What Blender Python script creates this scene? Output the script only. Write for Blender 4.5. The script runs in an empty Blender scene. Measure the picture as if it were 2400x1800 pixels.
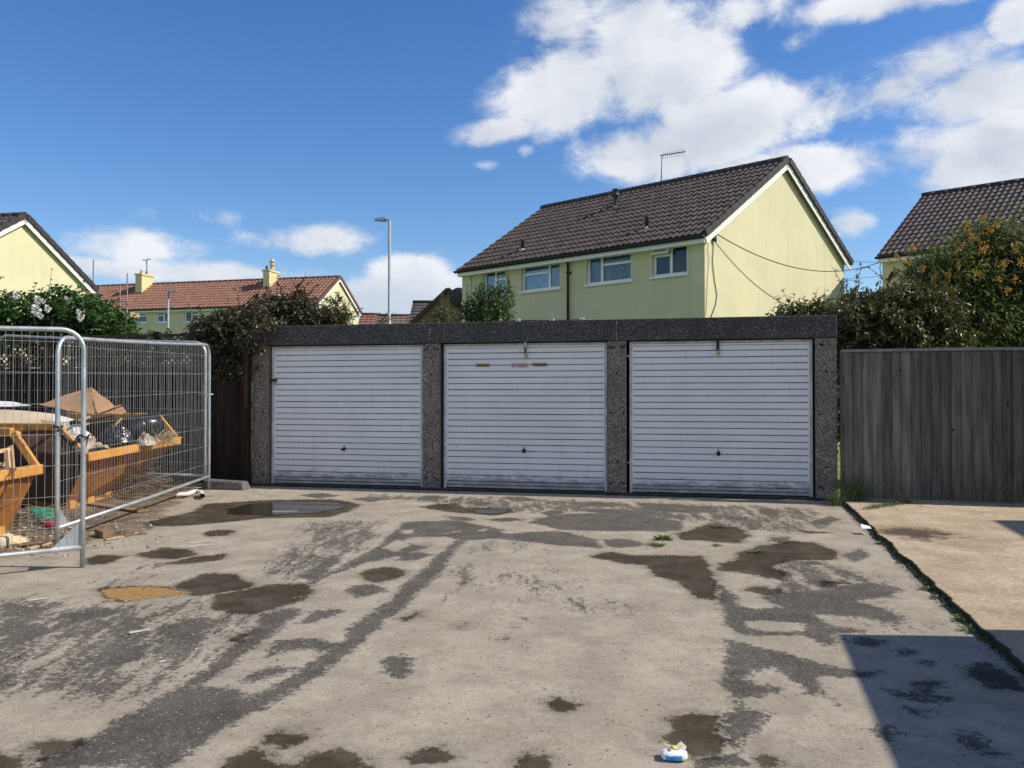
import bpy, math, random
import numpy as np
from mathutils import Vector, Matrix, noise

random.seed(7)
SC = bpy.context.scene
COL = SC.collection
R = math.radians

# ------------------------------------------------------------------ camera, sky, sun, exposure
CAMZ = 1.33
PITCH = R(0.745)
cd = bpy.data.cameras.new('camera')
cam = bpy.data.objects.new('camera', cd)
COL.objects.link(cam)
cam.location = (0, 0, CAMZ)
cam.rotation_euler = (R(90) + PITCH, 0, 0)
cd.sensor_width = 36.0
cd.lens = 30.0
cd.clip_start = 0.05
cd.clip_end = 5000
SC.camera = cam

SUN_EL = R(41.5)
SUN_AZ = math.atan2(1.0, -0.074)          # clockwise from +Y
SUN = Vector((math.sin(SUN_AZ) * math.cos(SUN_EL), math.cos(SUN_AZ) * math.cos(SUN_EL), math.sin(SUN_EL)))
sd = bpy.data.lights.new('sun', 'SUN')
sd.energy = 4.5
sd.angle = R(0.5)
sd.color = (1.0, 0.93, 0.80)
sun = bpy.data.objects.new('sun', sd)
COL.objects.link(sun)
sun.location = (30, 0, 40)
sun.rotation_euler = (-SUN).to_track_quat('-Z', 'Y').to_euler()

SC.view_settings.view_transform = 'Standard'
SC.view_settings.look = 'None'
SC.view_settings.gamma = 1.0
SC.view_settings.use_curve_mapping = False
SC.view_settings.exposure = 0.32


def nd(nt, typ, ins=None, **kw):
    n = nt.nodes.new(typ)
    for k, v in kw.items():
        setattr(n, k, v)
    if ins:
        for k, v in ins.items():
            if isinstance(v, bpy.types.NodeSocket):
                nt.links.new(v, n.inputs[k])
            else:
                n.inputs[k].default_value = v
    return n


def mth(nt, op, a, b=None, c=None, clamp=False):
    n = nt.nodes.new('ShaderNodeMath')
    n.operation = op
    n.use_clamp = clamp
    for i, v in enumerate((a, b, c)):
        if v is None:
            continue
        if isinstance(v, bpy.types.NodeSocket):
            nt.links.new(v, n.inputs[i])
        else:
            n.inputs[i].default_value = v
    return n.outputs[0]


def mixc(nt, f, a, b, mode='MIX'):
    n = nt.nodes.new('ShaderNodeMix')
    n.data_type = 'RGBA'
    n.blend_type = mode
    for k, v in ((0, f), (6, a), (7, b)):
        s = n.inputs[k]
        if isinstance(v, bpy.types.NodeSocket):
            nt.links.new(v, s)
        elif k == 0:
            s.default_value = v
        else:
            s.default_value = (v[0], v[1], v[2], 1)
    return n.outputs[2]


def sstep(nt, x, a, b):
    n = nt.nodes.new('ShaderNodeMapRange')
    n.interpolation_type = 'SMOOTHSTEP'
    nt.links.new(x, n.inputs[0])
    n.inputs[1].default_value = a
    n.inputs[2].default_value = b
    return n.outputs[0]


def ray(sx, sy):
    u = (sx - 1200) / 2000.0
    v = (900 - sy) / 2000.0
    c, s = math.cos(PITCH), math.sin(PITCH)
    d = Vector((u, c - v * s, s + v * c))
    return d / d.y


def at(sx, sy, Y):
    return Vector((0, 0, CAMZ)) + ray(sx, sy) * Y


def build_world():
    w = bpy.data.worlds.new('World')
    SC.world = w
    w.use_nodes = True
    nt = w.node_tree
    nt.nodes.clear()
    out = nd(nt, 'ShaderNodeOutputWorld')
    bg = nd(nt, 'ShaderNodeBackground', {'Strength': 0.097})
    nt.links.new(bg.outputs[0], out.inputs[0])
    sky = nd(nt, 'ShaderNodeTexSky', sky_type='NISHITA', sun_disc=False)
    sky.sun_elevation = SUN_EL
    sky.sun_rotation = SUN_AZ
    sky.altitude = 30
    sky.air_density = 1.0
    sky.dust_density = 0.3
    sky.ozone_density = 3.0
    hs = nd(nt, 'ShaderNodeHueSaturation', {'Hue': 0.509, 'Saturation': 1.27, 'Value': 1.20, 'Color': sky.outputs[0]})
    skyc = hs.outputs[0]
    tc = nd(nt, 'ShaderNodeTexCoord')
    sep = nd(nt, 'ShaderNodeSeparateXYZ', {0: tc.outputs['Generated']})
    x, y, z = sep.outputs
    az = mth(nt, 'ARCTAN2', x, y)
    el = mth(nt, 'ARCSINE', z)
    # clouds lie on a layer overhead: noise in layer coordinates so that they flatten towards the horizon
    zz = mth(nt, 'ADD', mth(nt, 'MAXIMUM', z, 0.0), 0.16)
    cx = mth(nt, 'DIVIDE', x, zz)
    cy = mth(nt, 'DIVIDE', y, zz)
    cv = nd(nt, 'ShaderNodeCombineXYZ', {0: cx, 1: cy, 2: 0.0}).outputs[0]
    cvel = nd(nt, 'ShaderNodeCombineXYZ', {0: mth(nt, 'MULTIPLY', az, 1.0), 1: mth(nt, 'MULTIPLY', el, 1.45), 2: 0.3}).outputs[0]
    warp = nd(nt, 'ShaderNodeTexNoise', {'Vector': cvel, 'Scale': 5.0, 'Detail': 3.0})
    wv = nd(nt, 'ShaderNodeVectorMath', {0: warp.outputs['Color'], 1: (0.5, 0.5, 0.5)}, operation='SUBTRACT').outputs[0]
    wv = nd(nt, 'ShaderNodeVectorMath', {0: wv, 'Scale': 0.10}, operation='SCALE').outputs[0]
    cvw = nd(nt, 'ShaderNodeVectorMath', {0: cvel, 1: wv}, operation='ADD').outputs[0]
    fb = nd(nt, 'ShaderNodeTexNoise', {'Vector': cvw, 'Scale': 6.5, 'Detail': 10.0, 'Roughness': 0.61, 'Lacunarity': 2.1})
    fbm = fb.outputs[0]
    # the same noise sampled a little towards the sun gives the clouds a lit side
    cvs = nd(nt, 'ShaderNodeVectorMath', {0: cvw, 1: (0.035, 0.045, 0.0)}, operation='ADD').outputs[0]
    fbs = nd(nt, 'ShaderNodeTexNoise', {'Vector': cvs, 'Scale': 6.5, 'Detail': 4.0, 'Roughness': 0.5, 'Lacunarity': 2.1}).outputs[0]
    total = None
    # azimuth, elevation (degrees), half widths, tilt, weight: the cloud banks as they stand in the sky
    D2S = 1.085
    for (dx, dy, rx, ry, rot, wgt) in CLOUDS:
        sx, sy = dx * D2S, dy * D2S
        d = ray(sx, sy).normalized()
        a0 = math.atan2(d.x, d.y)
        e0 = math.asin(d.z)
        rx_, ry_ = rx * D2S / 2000, ry * D2S / 2000
        da = mth(nt, 'SUBTRACT', az, a0)
        de = mth(nt, 'SUBTRACT', el, e0)
        c, s = math.cos(R(rot)), math.sin(R(rot))
        p = mth(nt, 'MULTIPLY_ADD', da, c / rx_, mth(nt, 'MULTIPLY', de, s / rx_))
        q = mth(nt, 'MULTIPLY_ADD', da, -s / ry_, mth(nt, 'MULTIPLY', de, c / ry_))
        r2 = mth(nt, 'MULTIPLY_ADD', p, p, mth(nt, 'MULTIPLY', q, q))
        g = mth(nt, 'MULTIPLY', mth(nt, 'EXPONENT', mth(nt, 'MULTIPLY', r2, -1.0)), wgt)
        total = g if total is None else mth(nt, 'MAXIMUM', total, g)
    # unseen sky: broken cloud added low down to whiten the light in the shade
    bign = nd(nt, 'ShaderNodeTexNoise', {'Vector': cv, 'Scale': 0.55, 'Detail': 2.0}).outputs[0]
    outside = sstep(nt, mth(nt, 'ABSOLUTE', az), 0.75, 1.2)
    total = mth(nt, 'MAXIMUM', total, mth(nt, 'MULTIPLY', outside, mth(nt, 'MULTIPLY', sstep(nt, bign, 0.36, 0.62), sstep(nt, el, 0.95, 0.45))))
    near = mth(nt, 'MULTIPLY_ADD', sstep(nt, total, 0.05, 0.5), 0.8, 0.2)
    dens = mth(nt, 'ADD', total, mth(nt, 'MULTIPLY', mth(nt, 'MULTIPLY', mth(nt, 'SUBTRACT', fbm, 0.5), 2.35), near))
    cover = sstep(nt, dens, 0.22, 0.76)
    cover = mth(nt, 'MULTIPLY', cover, sstep(nt, z, -0.01, 0.02))
    lit = mth(nt, 'ADD', mth(nt, 'MULTIPLY', mth(nt, 'SUBTRACT', fbm, fbs), 2.4), 0.62, clamp=True)
    thick = sstep(nt, dens, 0.55, 1.35)
    shade = mth(nt, 'MULTIPLY_ADD', thick, -0.22, lit, clamp=True)
    ccol = mixc(nt, shade, (4.4, 4.9, 5.8), (7.6, 7.75, 8.0))
    # thin cloud lets the blue through
    low = sstep(nt, el, 0.17, 0.05)
    ccol = mixc(nt, mth(nt, 'MULTIPLY', low, 0.7), ccol, (4.1, 4.9, 6.3))
    fin = mixc(nt, mth(nt, 'MULTIPLY', cover, 0.97), skyc, ccol)
    nt.links.new(fin, bg.inputs[0])
    try:
        w.cycles.sampling_method = 'MANUAL'
        w.cycles.sample_map_resolution = 512
    except Exception:
        pass


CLOUDS = [
    (1230, 190, 170, 120, 15, 0.92), (1420, 110, 190, 130, 0, 1.05), (1080, 285, 110, 30, 8, 0.85), (1570, 30, 190, 52, 10, 0.78), (1220, 60, 110, 60, 0, 0.7),
    (1340, 335, 150, 60, -8, 0.92), (1560, 285, 250, 80, 14, 1.0), (1860, 215, 260, 56, 14, 0.9), (2120, 200, 150, 62, 0, 0.9),
    (1720, 365, 290, 55, 4, 0.95), (1960, 330, 170, 55, 0, 0.75), (2150, 330, 140, 75, 20, 1.15), (1880, 10, 260, 32, 0, 0.75),
    (1720, 90, 80, 26, 20, 0.48), (2190, 45, 45, 42, 0, 0.85), (1840, 488, 70, 36, 0, 0.95), (1135, 328, 34, 22, 0, 0.66),
    (290, 525, 150, 46, 0, 0.78), (420, 475, 180, 34, 0, 0.50), (730, 525, 160, 44, 0, 0.60), (880, 600, 100, 62, 0, 1.05), (940, 640, 130, 60, 0, 0.95),
    (450, 590, 360, 30, 0, 0.82), (800, 640, 120, 50, 0, 0.9), (1050, 355, 40, 16, 0, 0.48), (100, 570, 140, 30, 0, 0.5), (2000, 660, 300, 40, 0, 0.5), (560, 520, 120, 40, 0, 0.52),
]
build_world()

# ------------------------------------------------------------------ helpers


def srgb(r, g, b):
    f = lambda c: (c / 255 / 12.92) if c / 255 <= 0.04045 else ((c / 255 + 0.055) / 1.055) ** 2.4
    return (f(r), f(g), f(b))


GN = Vector((-0.225, -0.9744, 0))          # the way the garage doors face
GP0 = Vector((-0.96, 12.05, 0))            # left foot of the middle door


def gs(x, y):
    return (x - GP0.x) * GN.x + (y - GP0.y) * GN.y


def smooth(a, b, x):
    t = np.clip((x - a) / (b - a), 0, 1)
    return t * t * (3 - 2 * t)


def gz(x, y):                              # the yard falls gently away from the garages
    return -0.02 * max(0.0, gs(x, y))


def gzfar(x, y):                           # beyond the gardens the land rises a little
    return 0.75 * smooth(17.5, 22.5, y) + 2.4 * smooth(31, 58, y)


def ground(sx, sy, h=0.0):
    d = ray(sx, sy)
    s0 = gs(0, 0)
    ds = GN.x * d.x + GN.y * d.y
    l = -(CAMZ + 0.02 * s0 - h) / (d.z + 0.02 * ds)
    return Vector((0, 0, CAMZ)) + d * l


def zr(ox, oy, f):
    return lambda x, y: (ox + x / f, oy + y / f)


Z1 = zr(0, 740, 2.592)      # skip and fence panels
Z5 = zr(0, 1120, 2.44)      # yard left
Z4 = zr(700, 1120, 2.44)    # yard middle
Z3 = zr(1500, 1120, 2.44)   # yard right


def tag(o, label=None, cat=None, group=None, kind=None):
    if label:
        o['label'] = label
    if cat:
        o['category'] = cat
    if group:
        o['group'] = group
    if kind:
        o['kind'] = kind
    return o


def thing(name, label, cat, loc=(0, 0, 0), rz=0.0, group=None):
    o = bpy.data.objects.new(name, None)
    COL.objects.link(o)
    o.empty_display_size = 0.2
    o.location = loc
    o.rotation_euler = (0, 0, rz)
    return tag(o, label, cat, group)


class MB:
    def __init__(s):
        s.v = []
        s.f = []
        s.m = []
        s.sm = []

    def add(s, vs, fs, mi=0, smooth=False):
        o = len(s.v)
        s.v.extend([tuple(p) for p in vs])
        for f in fs:
            s.f.append(tuple(i + o for i in f))
            s.m.append(mi)
            s.sm.append(smooth)
        return s

    def box(s, x0, x1, y0, y1, z0, z1, mi=0):
        vs = [(x, y, z) for z in (z0, z1) for y in (y0, y1) for x in (x0, x1)]
        return s.add(vs, [(0, 2, 3, 1), (4, 5, 7, 6), (0, 1, 5, 4), (2, 6, 7, 3), (0, 4, 6, 2), (1, 3, 7, 5)], mi)

    def obox(s, p, ax, ay, az, mi=0):
        """box centred at p with half-extent vectors"""
        p, ax, ay, az = map(Vector, (p, ax, ay, az))
        vs = [p + ax * i + ay * j + az * k for k in (-1, 1) for j in (-1, 1) for i in (-1, 1)]
        return s.add(vs, [(0, 2, 3, 1), (4, 5, 7, 6), (0, 1, 5, 4), (2, 6, 7, 3), (0, 4, 6, 2), (1, 3, 7, 5)], mi)

    def hexa(s, b, t, mi=0):
        """bottom 4 and top 4 corners, same winding (counter-clockwise from above)"""
        return s.add(list(b) + list(t), [(3, 2, 1, 0), (4, 5, 6, 7), (0, 1, 5, 4), (1, 2, 6, 5), (2, 3, 7, 6), (3, 0, 4, 7)], mi)

    def bar(s, a, b, w, t, up=(0, 0, 1), mi=0):
        a, b, up = Vector(a), Vector(b), Vector(up)
        d = (b - a)
        l = d.length
        d.normalize()
        sx = d.cross(up)
        if sx.length < 1e-5:
            sx = d.cross(Vector((1, 0, 0)))
        sx.normalize()
        u = sx.cross(d).normalized()
        return s.obox((a + b) / 2, d * l / 2, sx * w / 2, u * t / 2, mi)

    def tube(s, pts, r, n=8, mi=0, cap=True, smooth=True):
        pts = [Vector(p) for p in pts]
        rr = r if isinstance(r, (list, tuple)) else [r] * len(pts)
        o = len(s.v)
        t0 = (pts[1] - pts[0]).normalized()
        ref = Vector((0, 0, 1)) if abs(t0.z) < 0.9 else Vector((1, 0, 0))
        u = t0.cross(ref).normalized()
        for i, p in enumerate(pts):
            if i == 0:
                t = (pts[1] - pts[0])
            elif i == len(pts) - 1:
                t = (pts[-1] - pts[-2])
            else:
                t = (pts[i + 1] - pts[i]).normalized() + (pts[i] - pts[i - 1]).normalized()
            if t.length < 1e-9:
                t = t0.copy()
            t.normalize()
            u = (u - t * u.dot(t))
            if u.length < 1e-6:
                u = t.orthogonal()
            u.normalize()
            w = t.cross(u)
            for k in range(n):
                a = 2 * math.pi * k / n
                s.v.append(tuple(p + (u * math.cos(a) + w * math.sin(a)) * rr[i]))
        for i in range(len(pts) - 1):
            for k in range(n):
                k2 = (k + 1) % n
                s.f.append((o + i * n + k, o + i * n + k2, o + (i + 1) * n + k2, o + (i + 1) * n + k))
                s.m.append(mi)
                s.sm.append(smooth)
        if cap:
            s.f.append(tuple(o + k for k in range(n))[::-1])
            s.f.append(tuple(o + (len(pts) - 1) * n + k for k in range(n)))
            s.m += [mi, mi]
            s.sm += [False, False]
        return s

    def lathe(s, c, prof, n=16, mi=0, axis='z', smooth=True):
        """profile of (radius, height) about an axis through c"""
        o = len(s.v)
        c = Vector(c)
        for r, h in prof:
            for k in range(n):
                a = 2 * math.pi * k / n
                q = (r * math.cos(a), r * math.sin(a), h)
                if axis == 'y':
                    q = (q[0], -h, q[1])
                elif axis == 'x':
                    q = (h, q[0], q[1])
                s.v.append(tuple(c + Vector(q)))
        for i in range(len(prof) - 1):
            for k in range(n):
                k2 = (k + 1) % n
                s.f.append((o + i * n + k, o + i * n + k2, o + (i + 1) * n + k2, o + (i + 1) * n + k))
                s.m.append(mi)
                s.sm.append(smooth)
        s.f.append(tuple(o + k for k in range(n))[::-1])
        s.f.append(tuple(o + (len(prof) - 1) * n + k for k in range(n)))
        s.m += [mi, mi]
        s.sm += [False, False]
        return s

    def sheet(s, a, b, c, d, th=0.006, mi=0, nu=6, nv=6, wob=0.0, seed=0):
        """thin board with corners a b c d (in order) and a real thickness"""
        a, b, c, d = map(Vector, (a, b, c, d))
        n = (b - a).cross(d - a).normalized()
        o = len(s.v)
        for side in (0, 1):
            for j in range(nv + 1):
                for i in range(nu + 1):
                    u, v = i / nu, j / nv
                    p = (a * (1 - u) + b * u) * (1 - v) + (d * (1 - u) + c * u) * v
                    w = noise.noise(p * 3.1 + Vector((seed, 0, 0))) * wob
                    s.v.append(tuple(p + n * (w + (th if side else 0))))
        K = (nu + 1) * (nv + 1)
        idx = lambda i, j, sd: o + sd * K + j * (nu + 1) + i
        fs = []
        for j in range(nv):
            for i in range(nu):
                fs.append((idx(i, j, 0), idx(i, j + 1, 0), idx(i + 1, j + 1, 0), idx(i + 1, j, 0)))
                fs.append((idx(i, j, 1), idx(i + 1, j, 1), idx(i + 1, j + 1, 1), idx(i, j + 1, 1)))
        for i in range(nu):
            fs.append((idx(i, 0, 0), idx(i + 1, 0, 0), idx(i + 1, 0, 1), idx(i, 0, 1)))
            fs.append((idx(i, nv, 1), idx(i + 1, nv, 1), idx(i + 1, nv, 0), idx(i, nv, 0)))
        for j in range(nv):
            fs.append((idx(0, j, 1), idx(0, j + 1, 1), idx(0, j + 1, 0), idx(0, j, 0)))
            fs.append((idx(nu, j, 0), idx(nu, j + 1, 0), idx(nu, j + 1, 1), idx(nu, j, 1)))
        for f in fs:
            s.f.append(f)
            s.m.append(mi)
            s.sm.append(False)
        return s

    def prism(s, poly, vec, mi=0):
        poly = [Vector(p) for p in poly]
        vec = Vector(vec)
        n = len(poly)
        fs = [tuple(range(n))[::-1], tuple(range(n, 2 * n))]
        fs += [(i, (i + 1) % n, (i + 1) % n + n, i + n) for i in range(n)]
        return s.add(poly + [p + vec for p in poly], fs, mi)

    def build(s, name, mats, parent=None, origin=None):
        me = bpy.data.meshes.new(name)
        vs = s.v
        if origin is not None:
            vs = [(p[0] - origin[0], p[1] - origin[1], p[2] - origin[2]) for p in vs]
        me.from_pydata(vs, [], s.f)
        if not isinstance(mats, (list, tuple)):
            mats = [mats]
        for m in mats:
            me.materials.append(m)
        if len(mats) > 1:
            me.polygons.foreach_set('material_index', s.m)
        me.polygons.foreach_set('use_smooth', s.sm)
        me.update()
        o = bpy.data.objects.new(name, me)
        COL.objects.link(o)
        if parent is not None:
            o.parent = parent
        elif origin is not None:
            o.location = origin
        return o


def bevel(o, w=0.006, seg=2):
    m = o.modifiers.new('bevel', 'BEVEL')
    m.width = w
    m.segments = seg
    m.limit_method = 'ANGLE'
    return o


# ------------------------------------------------------------------ materials
MATS = {}


def mat(name, col, col2=None, rough=0.8, scale=6.0, detail=6.0, fine=0.0, fscale=80.0, bump=0.0, bscale=None, metal=0.0,
        spec=0.4, island=0.0, stretch=(1, 1, 1), trans=0.0, lo=0.35, hi=0.65):
    if name in MATS:
        return MATS[name]
    m = bpy.data.materials.new(name)
    m.use_nodes = True
    nt = m.node_tree
    b = nt.nodes['Principled BSDF']
    tc = nd(nt, 'ShaderNodeTexCoord')
    mp = nd(nt, 'ShaderNodeMapping', {0: tc.outputs['Object'], 'Scale': stretch})
    n1 = nd(nt, 'ShaderNodeTexNoise', {'Vector': mp.outputs[0], 'Scale': scale, 'Detail': detail, 'Roughness': 0.6})
    col2 = col2 or tuple(c * 0.8 for c in col)
    c = mixc(nt, sstep(nt, n1.outputs[0], lo, hi), col2, col)
    if fine:
        n2 = nd(nt, 'ShaderNodeTexNoise', {'Vector': mp.outputs[0], 'Scale': fscale, 'Detail': 3.0, 'Roughness': 0.7})
        k = mth(nt, 'MULTIPLY_ADD', mth(nt, 'SUBTRACT', n2.outputs[0], 0.5), fine * 2, 1.0)
        c = nd(nt, 'ShaderNodeVectorMath', {0: c, 'Scale': k}, operation='SCALE').outputs[0]
    if island:
        g = nd(nt, 'ShaderNodeNewGeometry')
        k = mth(nt, 'MULTIPLY_ADD', mth(nt, 'SUBTRACT', g.outputs['Random Per Island'], 0.5), island * 2, 1.0)
        c = nd(nt, 'ShaderNodeVectorMath', {0: c, 'Scale': k}, operation='SCALE').outputs[0]
    nt.links.new(c, b.inputs['Base Color'])
    b.inputs['Roughness'].default_value = rough
    b.inputs['Metallic'].default_value = metal
    b.inputs['Specular IOR Level'].default_value = spec
    if bump:
        n3 = nd(nt, 'ShaderNodeTexNoise', {'Vector': mp.outputs[0], 'Scale': bscale or fscale, 'Detail': 4.0})
        bp = nd(nt, 'ShaderNodeBump', {'Strength': bump, 'Distance': 0.02, 'Height': n3.outputs[0]})
        nt.links.new(bp.outputs[0], b.inputs['Normal'])
    MATS[name] = m
    return m


def leafmat(name, cols, rough=0.45, spec=0.4, trans=0.25):
    """leaf colours picked per leaf, a little light passes through"""
    m = bpy.data.materials.new(name)
    m.use_nodes = True
    nt = m.node_tree
    nt.nodes.clear()
    out = nd(nt, 'ShaderNodeOutputMaterial')
    g = nd(nt, 'ShaderNodeNewGeometry')
    cr = nt.nodes.new('ShaderNodeValToRGB')
    el = cr.color_ramp.elements
    while len(el) < len(cols):
        el.new(0.5)
    for i, c in enumerate(cols):
        el[i].position = i / max(1, len(cols) - 1)
        el[i].color = (c[0], c[1], c[2], 1)
    nt.links.new(g.outputs['Random Per Island'], cr.inputs[0])
    b = nd(nt, 'ShaderNodeBsdfPrincipled', {'Base Color': cr.outputs[0], 'Roughness': rough, 'Specular IOR Level': spec})
    tr = nd(nt, 'ShaderNodeBsdfTranslucent', {'Color': mixc(nt, 0.5, cr.outputs[0], (0.12, 0.2, 0.02))})
    mx = nd(nt, 'ShaderNodeMixShader', {0: trans, 1: b.outputs[0], 2: tr.outputs[0]})
    nt.links.new(mx.outputs[0], out.inputs[0])
    return m


def glassmat(name='window glass', tint=(0.75, 0.8, 0.82)):
    if name in MATS:
        return MATS[name]
    m = bpy.data.materials.new(name)
    m.use_nodes = True
    nt = m.node_tree
    nt.nodes.clear()
    out = nd(nt, 'ShaderNodeOutputMaterial')
    fr = nd(nt, 'ShaderNodeFresnel', {'IOR': 1.5})
    t = nd(nt, 'ShaderNodeBsdfTransparent', {'Color': (*tint, 1)})
    gl = nd(nt, 'ShaderNodeBsdfGlossy', {'Roughness': 0.02})
    k = mth(nt, 'MULTIPLY_ADD', fr.outputs[0], 0.75, 0.0, clamp=True)
    mx = nd(nt, 'ShaderNodeMixShader', {0: k, 1: t.outputs[0], 2: gl.outputs[0]})
    nt.links.new(mx.outputs[0], out.inputs[0])
    MATS[name] = m
    return m


def watermat(name, body, opac, refl=1.0):
    m = bpy.data.materials.new(name)
    m.use_nodes = True
    nt = m.node_tree
    nt.nodes.clear()
    out = nd(nt, 'ShaderNodeOutputMaterial')
    tc = nd(nt, 'ShaderNodeTexCoord')
    nz = nd(nt, 'ShaderNodeTexNoise', {'Vector': tc.outputs['Object'], 'Scale': 5.0, 'Detail': 5.0})
    fr = nd(nt, 'ShaderNodeFresnel', {'IOR': 1.33})
    t = nd(nt, 'ShaderNodeBsdfTransparent', {'Color': (0.8, 0.74, 0.66, 1)})
    df = nd(nt, 'ShaderNodeBsdfDiffuse', {'Color': mixc(nt, nz.outputs[0], body, tuple(c * 0.7 for c in body))})
    m1 = nd(nt, 'ShaderNodeMixShader', {0: opac, 1: t.outputs[0], 2: df.outputs[0]})
    gl = nd(nt, 'ShaderNodeBsdfGlossy', {'Roughness': 0.05})
    m2 = nd(nt, 'ShaderNodeMixShader', {0: mth(nt, 'MULTIPLY', fr.outputs[0], refl), 1: m1.outputs[0], 2: gl.outputs[0]})
    nt.links.new(m2.outputs[0], out.inputs[0])
    return m

# ------------------------------------------------------------------ the yard: ground, worn asphalt, concrete slab, puddles
GT = Vector((0.9744, -0.225, 0))            # along the garage fronts
GB = Vector((0.225, 0.9744, 0))             # into the garages


def ts(t, s, z=0.0):
    """t metres along the garage line from the middle door, s metres in front of it"""
    p = GP0 + GT * t - GB * s
    return Vector((p.x, p.y, z))


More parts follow.
